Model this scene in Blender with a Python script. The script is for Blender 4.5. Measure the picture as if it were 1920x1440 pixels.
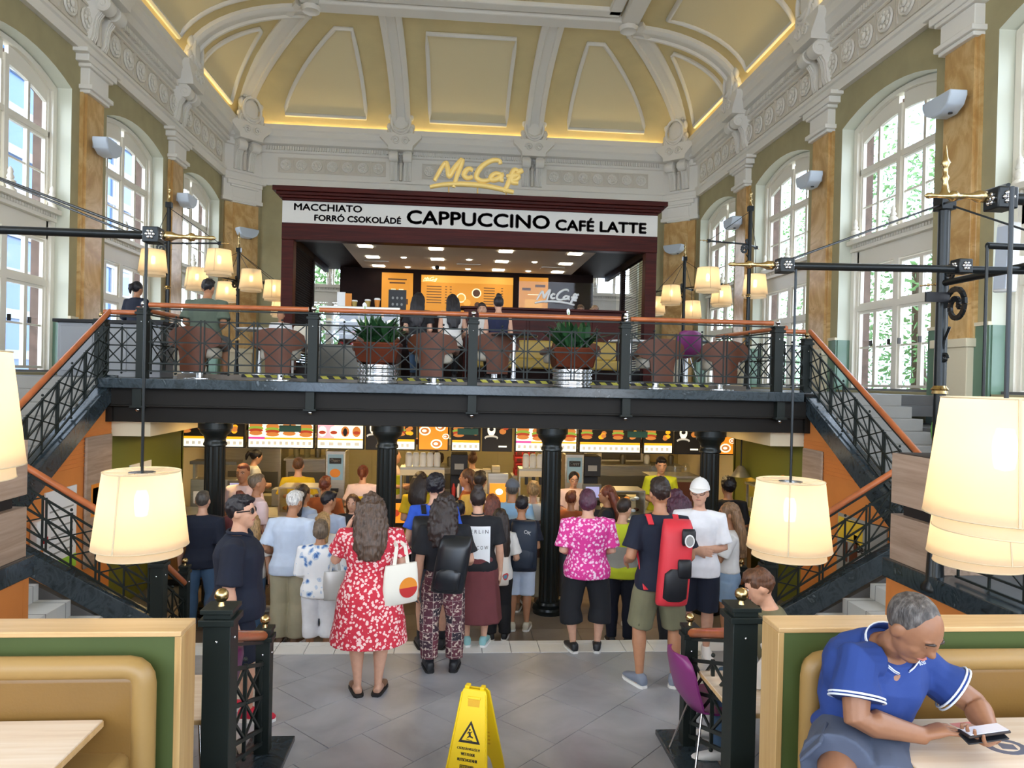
import bpy, math, random
from mathutils import Matrix, Vector
R = random.Random(7)
D = bpy.data
COL = bpy.context.scene.collection
for o in list(D.objects): D.objects.remove(o)
PI = math.pi
sin, cos = math.sin, math.cos

# ---------------------------------------------------------------- camera, sky, exposure
EYE = Vector((0, 0, 2.72))
YAW, PIT, ROL = .0806, -.0069, .0225
def cam_dir(x, y, w):
    cp, sp = cos(PIT), sin(PIT)
    yy, z = cp*y-sp*w, sp*y+cp*w
    c, s = cos(YAW), sin(YAW)
    return Vector((c*x+s*yy, -s*x+c*yy, z))
cd = D.cameras.new('camera'); cam = D.objects.new('camera', cd); COL.objects.link(cam)
_r, _u, _f = cam_dir(cos(ROL), 0, sin(ROL)), cam_dir(-sin(ROL), 0, cos(ROL)), cam_dir(0, 1, 0)
mm = Matrix((_r, _u, -_f)).transposed().to_4x4(); mm.translation = EYE
cam.matrix_world = mm
cd.sensor_width = 36; cd.lens = 1344/1920*36; cd.clip_start = .05; cd.clip_end = 300
sc = bpy.context.scene; sc.camera = cam
sc.view_settings.view_transform = 'Standard'; sc.view_settings.look = 'None'
sc.view_settings.gamma = 1; sc.view_settings.use_curve_mapping = False
sc.view_settings.exposure = 0.75
sc.cycles.use_denoising = True
sc.cycles.max_bounces = 7; sc.cycles.diffuse_bounces = 4; sc.cycles.glossy_bounces = 3
sc.cycles.transparent_max_bounces = 12; sc.cycles.transmission_bounces = 4
sc.cycles.sample_clamp_indirect = 4; sc.cycles.caustics_reflective = False; sc.cycles.caustics_refractive = False
w = D.worlds.new('sky'); sc.world = w; w.use_nodes = True
nt = w.node_tree; bg = nt.nodes['Background']
tc = nt.nodes.new('ShaderNodeTexCoord'); mp = nt.nodes.new('ShaderNodeMapping'); mp.inputs['Scale'].default_value = (1, 1, 2.5)
nz = nt.nodes.new('ShaderNodeTexNoise'); nz.inputs['Scale'].default_value = 2.2; nz.inputs['Detail'].default_value = 5
rp = nt.nodes.new('ShaderNodeValToRGB')
rp.color_ramp.elements[0].position = .38; rp.color_ramp.elements[0].color = (.50, .66, .9, 1)
rp.color_ramp.elements[1].position = .62; rp.color_ramp.elements[1].color = (.97, .98, 1, 1)
nt.links.new(tc.outputs['Generated'], mp.inputs['Vector']); nt.links.new(mp.outputs[0], nz.inputs['Vector'])
nt.links.new(nz.outputs['Fac'], rp.inputs['Fac']); nt.links.new(rp.outputs[0], bg.inputs['Color'])
bg.inputs['Strength'].default_value = 5.0

# ---------------------------------------------------------------- helpers
def lin(h):
    h = h.lstrip('#'); c = [int(h[i:i+2], 16)/255 for i in (0, 2, 4)]
    return tuple(x/12.92 if x <= .04045 else ((x+.055)/1.055)**2.4 for x in c)+(1,)
class NT:
    def __init__(s, name):
        s.m = D.materials.new(name); s.m.use_nodes = True; s.t = s.m.node_tree
        s.b = s.t.nodes['Principled BSDF']; s.out = s.t.nodes['Material Output']; s._c = None
    def n(s, typ, **kw):
        x = s.t.nodes.new('ShaderNode'+typ)
        for k, v in kw.items():
            if k in x.inputs: x.inputs[k].default_value = v
            else: setattr(x, k, v)
        return x
    def l(s, a, b): s.t.links.new(a, b)
    def co(s, stretch=(1, 1, 1), rot=(0, 0, 0)):
        if s._c is None: s._c = s.n('TexCoord')
        mp = s.n('Mapping'); mp.inputs['Scale'].default_value = stretch; mp.inputs['Rotation'].default_value = rot
        s.l(s._c.outputs['Object'], mp.inputs['Vector']); return mp.outputs[0]
    def noise(s, scale, stretch=(1, 1, 1), detail=4, dist=0, rot=(0, 0, 0), rough=.5):
        x = s.n('TexNoise'); x.inputs['Scale'].default_value = scale; x.inputs['Detail'].default_value = detail
        x.inputs['Distortion'].default_value = dist; x.inputs['Roughness'].default_value = rough
        s.l(s.co(stretch, rot), x.inputs['Vector']); return x.outputs['Fac']
    def ramp(s, fac, stops, interp='LINEAR'):
        x = s.n('ValToRGB'); cr = x.color_ramp; cr.interpolation = interp
        while len(cr.elements) < len(stops): cr.elements.new(.5)
        for e, (p, c) in zip(cr.elements, stops): e.position = p; e.color = lin(c) if isinstance(c, str) else c
        s.l(fac, x.inputs['Fac']); return x.outputs[0]
    def bump(s, h, strength=.3, dist=.01):
        x = s.n('Bump'); x.inputs['Strength'].default_value = strength; x.inputs['Distance'].default_value = dist
        s.l(h, x.inputs['Height']); s.l(x.outputs[0], s.b.inputs['Normal'])
def mix3(a, b, t): return tuple(a[i]*(1-t)+b[i]*t for i in range(3))+(1,)
def M(name, col, rough=.5, metal=0, var=None, bump=None, em=0, spec=.5, sheen=0, coat=0):
    k = NT(name); b = k.b
    c = lin(col)
    b.inputs['Base Color'].default_value = c; b.inputs['Roughness'].default_value = rough; b.inputs['Metallic'].default_value = metal
    b.inputs['Specular IOR Level'].default_value = spec
    if coat: b.inputs['Coat Weight'].default_value = coat; b.inputs['Coat Roughness'].default_value = .12
    if var:
        sc_, amt = var[:2]; st = var[2] if len(var) > 2 else (1, 1, 1)
        f = k.noise(sc_, st)
        lo = tuple(x*(1-amt) for x in c[:3])+(1,); hi = tuple(min(1, x*(1+amt)) for x in c[:3])+(1,)
        k.l(k.ramp(f, [(.3, lo), (.7, hi)]), b.inputs['Base Color'])
    if bump: k.bump(k.noise(bump[0], bump[2] if len(bump) > 2 else (1, 1, 1)), bump[1])
    if em:
        b.inputs['Emission Color'].default_value = c; b.inputs['Emission Strength'].default_value = em
    return k.m
def wood(name, a, b, c, axis=0, scale=6, rough=.45, coat=.2):
    k = NT(name); st = [9, 9, 9]; st[axis] = .5
    f = k.noise(scale*.35, tuple(st), 6, .6, rough=.65)
    k.l(k.ramp(f, [(.25, a), (.5, b), (.75, c)]), k.b.inputs['Base Color'])
    k.b.inputs['Roughness'].default_value = rough; k.b.inputs['Coat Weight'].default_value = coat; k.b.inputs['Coat Roughness'].default_value = .25
    return k.m
def marble(name, stops, scale=2, dist=2.5, rough=.2, stretch=(1, 1, 1)):
    k = NT(name); f = k.noise(scale, stretch, 8, dist, rough=.6)
    k.l(k.ramp(f, stops), k.b.inputs['Base Color']); k.b.inputs['Roughness'].default_value = rough
    return k.m
def spots(name, stops, scale=20, kind='voro', rough=.8, dist=0, stretch=(1, 1, 1)):
    """printed cloth"""
    k = NT(name)
    nn = k.noise(scale*.8, stretch, 2)
    v = k.n('TexVoronoi'); v.inputs['Scale'].default_value = scale
    mx = k.n('VectorMath', operation='MULTIPLY_ADD'); mx.inputs[1].default_value = (dist,)*3
    k.l(nn, mx.inputs[0]); k.l(k.co(stretch), mx.inputs[2]); k.l(mx.outputs[0], v.inputs['Vector'])
    k.l(k.ramp(v.outputs['Distance'], stops, 'CONSTANT'), k.b.inputs['Base Color']); k.b.inputs['Roughness'].default_value = rough
    return k.m
def glass(name, tint=(1, 1, 1, 1), gloss=.12):
    k = NT(name); t = k.n('BsdfTransparent'); g = k.n('BsdfGlossy'); mx = k.n('MixShader'); mx.inputs[0].default_value = gloss
    t.inputs['Color'].default_value = tint; g.inputs['Roughness'].default_value = .03
    k.l(t.outputs[0], mx.inputs[1]); k.l(g.outputs[0], mx.inputs[2]); k.l(mx.outputs[0], k.out.inputs['Surface'])
    return k.m

class G:
    """collects faces; mk() links them as ONE mesh object"""
    def __init__(s): s.v = []; s.f = []
    def add(s, vs, fs):
        o = len(s.v); s.v += [tuple(p) for p in vs]; s.f += [tuple(i+o for i in f) for f in fs]; return s
    def hexa(s, p):  # 8 pts: bottom 4 ccw, top 4
        return s.add(p, [(3, 2, 1, 0), (4, 5, 6, 7), (0, 1, 5, 4), (1, 2, 6, 5), (2, 3, 7, 6), (3, 0, 4, 7)])
    def box(s, x0, x1, y0, y1, z0, z1):
        return s.hexa([(x0, y0, z0), (x1, y0, z0), (x1, y1, z0), (x0, y1, z0), (x0, y0, z1), (x1, y0, z1), (x1, y1, z1), (x0, y1, z1)])
    def cbox(s, c, d, m=None):
        p = [Vector((sx*d[0]/2, sy*d[1]/2, sz*d[2]/2)) for sz in (-1, 1) for sx, sy in ((-1, -1), (1, -1), (1, 1), (-1, 1))]
        if m is not None: p = [m @ q for q in p]
        return s.hexa([q+Vector(c) for q in p])
    def beam(s, p, q, w, h, up=(0, 0, 1)):
        p, q = Vector(p), Vector(q); t = (q-p).normalized(); up = Vector(up)
        if abs(t.dot(up)) > .98: up = Vector((0, 1, 0))
        a = t.cross(up).normalized(); b = a.cross(t)
        c = [-a*w/2-b*h/2, a*w/2-b*h/2, a*w/2+b*h/2, -a*w/2+b*h/2]
        return s.hexa([p+x for x in c]+[q+x for x in c])
    def loft(s, rings, cap=True, closed=False):
        n = len(rings[0]); o = len(s.v)
        for r in rings: s.v += [tuple(p) for p in r]
        m = len(rings)
        for i in range(m if closed else m-1):
            a, b = o+i*n, o+((i+1) % m)*n
            for j in range(n): s.f.append((a+j, a+(j+1) % n, b+(j+1) % n, b+j))
        if cap and not closed:
            s.f.append(tuple(o+j for j in reversed(range(n)))); s.f.append(tuple(o+(m-1)*n+j for j in range(n)))
        return s
    def tube(s, pts, r, n=8, cap=True, closed=False):
        pts = [Vector(p) for p in pts]; m = len(pts)
        if not hasattr(r, '__len__'): r = [r]*m
        rings = []; a = None
        for i, p in enumerate(pts):
            if closed: t = pts[(i+1) % m]-pts[i-1]
            else: t = pts[min(i+1, m-1)]-pts[max(i-1, 0)]
            t.normalize()
            if a is None:
                a = t.orthogonal().normalized()
            else:
                a = (a-t*a.dot(t)); a = a.normalized() if a.length > 1e-6 else t.orthogonal().normalized()
            b = t.cross(a); rr = r[i]
            rings.append([p+a*rr*cos(2*PI*k/n)+b*rr*sin(2*PI*k/n) for k in range(n)])
        return s.loft(rings, cap, closed)
    def lathe(s, prof, c=(0, 0, 0), n=20, axis='z', cap=True):
        rings = []
        for r, h in prof:
            ring = []
            for k in range(n):
                u, v = r*cos(2*PI*k/n), r*sin(2*PI*k/n)
                p = {'z': (u, v, h), 'x': (h, u, v), 'y': (v, h, u)}[axis]
                ring.append((c[0]+p[0], c[1]+p[1], c[2]+p[2]))
            rings.append(ring)
        return s.loft(rings, cap)
    def sph(s, c, r, n=10, m=7, mt=None):
        if not hasattr(r, '__len__'): r = (r, r, r)
        rings = []
        for i in range(m+1):
            t = PI*(i+.02)/(m+.04)
            ring = [Vector((r[0]*sin(t)*cos(2*PI*k/n), r[1]*sin(t)*sin(2*PI*k/n), -r[2]*cos(t))) for k in range(n)]
            if mt is not None: ring = [mt @ q for q in ring]
            rings.append([q+Vector(c) for q in ring])
        return s.loft(rings)
    def prism(s, poly, fn, d0, d1):
        """poly of (a,b); fn(a,b,d) -> xyz"""
        n = len(poly); o = len(s.v)
        s.v += [tuple(fn(a, b, d0)) for a, b in poly]+[tuple(fn(a, b, d1)) for a, b in poly]
        s.f.append(tuple(o+i for i in reversed(range(n)))); s.f.append(tuple(o+n+i for i in range(n)))
        for i in range(n): j = (i+1) % n; s.f.append((o+i, o+j, o+n+j, o+n+i))
        return s
    def sheet(s, fn, us, vs):
        o = len(s.v); nu = len(us)
        for v in vs:
            for u in us: s.v.append(tuple(fn(u, v)))
        for j in range(len(vs)-1):
            for i in range(nu-1): a = o+j*nu+i; s.f.append((a, a+1, a+nu+1, a+nu))
        return s
    def mk(s, name, mat, parent=None, smooth=None, bevel=0, seg=2):
        me = D.meshes.new(name); me.from_pydata(s.v, [], s.f); me.update()
        return link(name, me, mat, parent, smooth, bevel, seg)
def link(name, me, mat, parent=None, smooth=None, bevel=0, seg=2):
    for m_ in (mat if isinstance(mat, (list, tuple)) else [mat]):
        if len(me.materials) < 8: me.materials.append(m_)
    if smooth is not None:
        me.shade_smooth()
        if smooth < 180: me.set_sharp_from_angle(angle=math.radians(smooth))
    o = D.objects.new(name, me); COL.objects.link(o)
    if parent is not None: par(o, parent)
    if bevel:
        b = o.modifiers.new('b', 'BEVEL'); b.width = bevel; b.segments = seg; b.limit_method = 'ANGLE'
        me.shade_smooth(); me.set_sharp_from_angle(angle=math.radians(50))
    return o
def par(o, parent):
    o.parent = parent; KID.setdefault(parent.name, []).append(o)
    if parent.parent is None: o.matrix_parent_inverse = parent.matrix_basis.inverted()
def thing(name, label, cat, loc=(0, 0, 0), rz=0, group=None):
    o = D.objects.new(name, None); COL.objects.link(o); o.empty_display_size = .1
    o.location = loc; o.rotation_euler = (0, 0, rz); o['label'] = label; o['category'] = cat
    if group: o['group'] = group
    return o
def tag(o, label, cat, group=None):
    o['label'] = label; o['category'] = cat
    if group: o['group'] = group
    return o
def struct(o): o['kind'] = 'structure'; return o
def sroot(name, loc=(0, 0, 0), rz=0):
    o = D.objects.new(name, None); COL.objects.link(o); o.location = loc; o.rotation_euler = (0, 0, rz); o['kind'] = 'structure'; return o
KID = {}
def kids(o): return KID.get(o.name, [])
def dup(root, loc, rz=0, label=None, group=None, name=None):
    r = root.copy(); COL.objects.link(r); r.location = loc; r.rotation_euler = (0, 0, rz)
    if name: r.name = name
    if label: r['label'] = label
    if group: r['group'] = group
    for ch in kids(root):
        c = ch.copy(); COL.objects.link(c); c.parent = r; KID.setdefault(r.name, []).append(c)
        for g in kids(ch):
            d = g.copy(); COL.objects.link(d); d.parent = c; KID.setdefault(c.name, []).append(d)
    return r
def text_mesh(body, w=None, h=None, bold=0, extrude=.004):
    """flat lettering in its own xz plane, lower left at 0, scaled to width w (or height h)"""
    c = D.curves.new('lettering', 'FONT'); c.body = body; c.size = 1; c.extrude = 0; c.offset = 0; c.resolution_u = 3
    o = D.objects.new('t', c); COL.objects.link(o)
    me = D.meshes.new_from_object(o.evaluated_get(bpy.context.evaluated_depsgraph_get()))
    D.objects.remove(o)
    vs = [v.co.copy() for v in me.vertices]
    x0, x1 = min(v.x for v in vs), max(v.x for v in vs); y0, y1 = min(v.y for v in vs), max(v.y for v in vs)
    sx = (w/(x1-x0)) if w else h/(y1-y0); sy = (h/(y1-y0)) if h else sx
    pts = [((v.x-x0)*sx, (v.y-y0)*sy) for v in vs]; fs = [tuple(p.vertices) for p in me.polygons]
    D.meshes.remove(me); return pts, fs
def lettering(body, mat, parent, org, ax=(1, 0, 0), up=(0, 0, 1), w=None, h=None, bold=0, name='lettering'):
    pts, fs = text_mesh(body, w, h, bold); ax, up, org = Vector(ax), Vector(up), Vector(org)
    g = G(); hh = max(b for a, b in pts)
    for dx, dy in (((0, 0), (bold, 0), (-bold, 0), (0, bold), (0, -bold)) if bold else ((0, 0),)): g.add([org+ax*(a+dx*hh)+up*(b+dy*hh) for a, b in pts], fs)
    return g.mk(name, mat, parent)
def arc(c, r, a0, a1, n): return [(c[0]+r*cos(a0+(a1-a0)*i/n), c[1]+r*sin(a0+(a1-a0)*i/n)) for i in range(n+1)]
def spiral(c, r0, r1, a0, a1, n):
    return [(c[0]+(r0+(r1-r0)*i/n)*cos(a0+(a1-a0)*i/n), c[1]+(r0+(r1-r0)*i/n)*sin(a0+(a1-a0)*i/n)) for i in range(n+1)]
# ---------------------------------------------------------------- materials
olive = M('olive_plaster', '#a89e78', .85, var=(3, .06), bump=(60, .05))
vaultm = M('vault_plaster', '#decb98', .85, var=(2, .04))
panelm = M('panel_plaster', '#ecdcb2', .85)
stucco = M('white_stucco', '#efeae0', .7, bump=(40, .06))
jambw = M('pale_jamb', '#d9dac8', .6)  # window reveals, paler than the olive wall face
framew = M('window_paint', '#e9e2d2', .45)
sage = M('sage_tile', '#66836e', .3, var=(2, .08))
ochre = marble('ochre_marble', [(.2, '#a97d43'), (.45, '#c49a5e'), (.58, '#d9b67e'), (.66, '#b48a50'), (.8, '#e2cba0')], 1.1, 2.2, .28)
greenmarble = marble('dark_green_marble', [(.3, '#1c2326'), (.5, '#38434a'), (.62, '#232c30'), (.75, '#76828a')], 3.5, 2.5, .18)
ironm = M('dark_green_iron', '#1f2522', .5, 0, spec=.3)
steelbeam = M('dark_bronze_paint', '#1d1a16', .55, 0, spec=.25)
brass = M('polished_brass', '#c4aa78', .25, 1)
chrome = M('chrome', '#d8d8d8', .18, 1)
handwood = M('orange_varnished_wood', '#b5653a', .3, var=(5, .2, (1, 1, 1)), coat=.4)
orangew = M('orange_wall_paint', '#d8853f', .75, var=(3, .05))
greenwall = M('olive_green_paint', '#6b7029', .7)
creamw = M('cream_paint', '#ded2b4', .7)
darkgrey = M('anthracite_tile', '#5b5a5a', .5, var=(5, .08))
glassm = glass('window_glass', (.96, .98, 1, 1), .05)
brickm = M('outside_brick', '#5e4a40', .9, var=(6, .25))
ledm = M('cove_light', '#ffeaa8', .5, em=7)
blackm = M('black', '#15151a', .5)
white = M('white_plastic', '#f0f0ee', .45)
pale_lam = wood('pale_laminate', '#c9ae90', '#e2cdb2', '#ecdcc6', 0, 5)
mahog = wood('mahogany', '#2a0a07', '#44120b', '#56190f', 0, 5, .5, .03)
greyplank = wood('grey_oak', '#8f7866', '#ab9380', '#bda693', 1, 5, .6, 0)
for m_ in (mahog, greyplank): m_.node_tree.nodes['Principled BSDF'].inputs['Specular IOR Level'].default_value = .2
stone = NT('grey_floor_tile'); _f = stone.noise(1.6, (1, 1, 1), 8, .6)
stone.l(stone.ramp(_f, [(.3, '#8a8b8f'), (.5, '#9fa0a4'), (.7, '#b1b2b5')]), stone.b.inputs['Base Color'])
stone.b.inputs['Roughness'].default_value = .33; stone.bump(stone.noise(14, detail=6), .12, .004)
stonem = stone.m
bst = NT('brown_grey_floor_tile'); _f = bst.noise(1.6, (1, 1, 1), 8, .6)
bst.l(bst.ramp(_f, [(.3, '#776b60'), (.7, '#94887a')]), bst.b.inputs['Base Color']); bst.b.inputs['Roughness'].default_value = .3
brownst = bst.m
groutm = M('grout', '#55555a', .9)
whitetile = M('white_step_tile', '#e6e4df', .35, var=(3, .05))

XC = .245
HP, HWL, HWN = 6.75, 6.85, 7.15      # pilaster face, wall face, window plane (from the hall axis)
BAY = 3.85
def bx(k): return 11.525+BAY*k       # window centre of bay k
ZM = 2.62                            # mezzanine floor
# ---------------------------------------------------------------- floors
def clip(poly, a, b, c):             # keep a*x+b*y<=c
    out = []
    for i in range(len(poly)):
        p, q = poly[i], poly[(i+1) % len(poly)]
        dp, dq = a*p[0]+b*p[1]-c, a*q[0]+b*q[1]-c
        if dp <= 0: out.append(p)
        if dp*dq < 0:
            t = dp/(dp-dq); out.append((p[0]+(q[0]-p[0])*t, p[1]+(q[1]-p[1])*t))
    return out
fl = G().box(-6.6, 7.1, 3.9, 7.36, -.6, -.008).mk('floor', groutm); struct(fl)
S = .59; e1 = Vector((.7071, .7071, 0))*S; e2 = Vector((.7071, -.7071, 0))*S; o0 = Vector((-1.06, 6.75, 0)); gp = .005
for j in range(-12, 14):
    for i in range(-14, 16):
        c = o0+e2*j+e1*(i+(.5 if j % 2 else 0))
        if not (-3.6 < c.x < 4.1 and 3.9 < c.y < 7.7): continue
        q = [c+e1*gp+e2*gp, c+e1*(1-gp)+e2*gp, c+e1*(1-gp)+e2*(1-gp), c+e1*gp+e2*(1-gp)]
        q = [(p.x, p.y) for p in q]
        for pl in ((1, 0, 3.4), (-1, 0, 2.95), (0, 1, 7.08), (0, -1, -4.56)): q = clip(q, *pl) if q else q
        if len(q) < 3: continue
        dz = R.uniform(-.001, .001)
        G().prism(q, lambda a, b, d: (a, b, d), -.008, dz).mk('tile', stonem, fl)
# white step edge at the top of the stairs down to the counter
st = struct(G().box(-2.9, 3.3, 7.085, 7.38, -.17, -.01).mk('step', groutm))
for i in range(21):
    x = -2.87+.29*i+.02
    G().box(x, x+.283, 7.083, 7.30, -.012, .004).mk('tile', whitetile, st)
    G().box(x, x+.283, 7.306, 7.395, -.16, .004).mk('tile', whitetile, st)
for k in range(1, 3):
    s2 = struct(G().box(-2.9, 3.3, 7.38+.3*(k-1), 7.38+.3*k, -.5, -.167*k).mk('step', whitetile))
sf = struct(G().box(-5.2, 5.7, 7.36, 17.5, -.6, -.508).mk('floor', groutm))
for i in range(13):
    for j in range(6):
        x, y = -3.75+.6*i, 7.98+.6*j
        G().box(x+.003, x+.597, y+.003, y+.597, -.509, -.5).mk('tile', brownst, sf)
# upper platform with the booths, and the risers down to the tile floor
pf = struct(G().box(-6.6, 7.1, -7, 3.86, -.6, .58).mk('floor', darkgrey))
for yy, z in ((4.2, .387), (4.5, .193)):
    struct(G().box(-1.2, 1.7, 3.86, yy, -.1, z).mk('step', whitetile))
# side terraces at landing height
for s in (-1, 1):
    xin = 3.72
    struct(G().box(min(XC+s*(xin+.045), XC+s*6.9), max(XC+s*(xin+.045), XC+s*6.9), -7, 6.14, .9, 1.05).mk('floor', darkgrey))
    struct(G().box(min(XC+s*xin, XC+s*3.76), max(XC+s*xin, XC+s*3.76), -7, 6.148, 0, 1.06).mk('wall_'+('left' if s < 0 else 'right'), orangew))
    # marble kerb along the terrace edge
    struct(G().box(min(XC+s*(xin-.03), XC+s*(xin+.2)), max(XC+s*(xin-.03), XC+s*(xin+.2)), 1, 6.25, 1.0, 1.17).mk('trim_1', greenmarble, bevel=.008))
# mezzanine floor
mz = struct(G().box(XC-4.75, XC+4.75, 9.62, 21.6, ZM-.14, ZM-.004).mk('floor', darkgrey))
struct(G().box(XC-6.9, XC+6.9, 9.62, 21.6, ZM-.3, ZM-.145).mk('floor', darkgrey))
for s in (-1, 1): struct(G().box(min(XC+s*4.7, XC+s*6.9), max(XC+s*4.7, XC+s*6.9), 9.75, 21.6, ZM-.16, ZM-.002).mk('floor', darkgrey))

# ---------------------------------------------------------------- long side walls
ZCAP, ZENT, ZLED = 7.55, 8.22, 9.78
SPR, RISE, OW = 7.5, .26, 1.31
def arch_pts(w, z0, rise, n=10):
    """segmental arch from (-w,z0) to (w,z0)"""
    rr = (w*w+rise*rise)/(2*rise); a = math.asin(w/rr)
    return [(rr*sin(-a+2*a*i/n), z0+rise-rr+rr*cos(-a+2*a*i/n)) for i in range(n+1)]
def wall_bay(g, T, half, w, z0, z1, sill, spr, rise, d0, d1):
    """wall face with an arched opening; T(a,d,z) maps along, depth, height"""
    ap = arch_pts(w, spr, rise)
    g.add([T(-half, d0, z0), T(-w, d0, z0), T(-w, d0, spr), T(-w, d0, z1), T(-half, d0, z1)], [(0, 1, 2, 3, 4)])
    g.add([T(half, d0, z0), T(w, d0, z0), T(w, d0, spr), T(w, d0, z1), T(half, d0, z1)], [(0, 1, 2, 3, 4)])
    g.add([T(-w, d0, z0), T(w, d0, z0), T(w, d0, sill), T(-w, d0, sill)], [(0, 1, 2, 3)])
    for (a, z), (b, y) in zip(ap, ap[1:]):
        g.add([T(a, d0, z), T(b, d0, y), T(b, d0, z1), T(a, d0, z1)], [(0, 1, 2, 3)])
def reveal(g, T, w, sill, spr, rise, d0, d1):
    o = [(-w, sill)]+arch_pts(w, spr, rise)+[(w, sill)]
    for (a, z), (b, y) in zip(o, o[1:]+o[:1]):
        g.add([T(a, d0, z), T(b, d0, y), T(b, d1, y), T(a, d1, z)], [(0, 1, 2, 3)])
for s, nm in ((-1, 'left'), (1, 'right')):
    gw, gr, gb, gs = G(), G(), G(), G()
    for k in range(-4, 3):
        yc = bx(k); T = lambda a, d, z: (XC+s*d, yc+a, z)
        wall_bay(gw, T, BAY/2, OW, 2.2, 10, 2.66, SPR, RISE, HWL, HWN)
        reveal(gr, T, OW, 2.66, SPR, RISE, HWL, HWN+.12)
        reveal(gb, T, OW-.04, 2.6, SPR-.1, RISE, HWN+.14, HWN+.3)
    wl = struct(gw.mk('wall_'+nm, olive))
    gr.mk('window_reveal', jambw, wl); gb.mk('brick_jamb', brickm, wl)
    # lower wall and wainscot, cream rail on top
    struct(G().box(min(XC+s*6.8, XC+s*7.2), max(XC+s*6.8, XC+s*7.2), -7, 21, -.6, 2.2).mk('wall_'+nm, darkgrey))
    for k in range(-4, 4):
        yp = 9.6+BAY*k
        for a, b in ((-.62, .62),):
            G().box(min(XC+s*(HWL-.03), XC+s*HWL), max(XC+s*(HWL-.03), XC+s*HWL), yp+a, yp+b, 2.2, 3.58).mk('wainscot', sage, wl)
            G().box(min(XC+s*(HWL-.05), XC+s*HWL), max(XC+s*(HWL-.05), XC+s*HWL), yp+a, yp+b, 3.58, 3.63).mk('wainscot_rail', creamw, wl)
        for y1, y2 in ((yp-.64, yp-.6), (yp+.6, yp+.64)):
            G().box(min(XC+s*HWL, XC+s*(HWN)), max(XC+s*HWL, XC+s*HWN), y1, y2, 2.2, 3.58).mk('wainscot', sage, wl)
# rear end of the hall behind the viewer, with its own tall windows
if 1:
    g = G()
    for a0 in (-4.3, 0, 4.3): wall_bay(g, lambda a, d, z: (XC+a0+a, -7+d, z), 2.15, 1.75, -.6, 11.6, 1.2, 8.2, .6, 0, .3)
    g.add([(XC+s_*6.45, -7, -.6) for s_ in ()], [])
    for s_ in (-1, 1): g.box(min(XC+s_*6.45, XC+s_*7), max(XC+s_*6.45, XC+s_*7), -7.1, -7, -.6, 11.6)
    struct(g.mk('wall_rear', olive))
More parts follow.
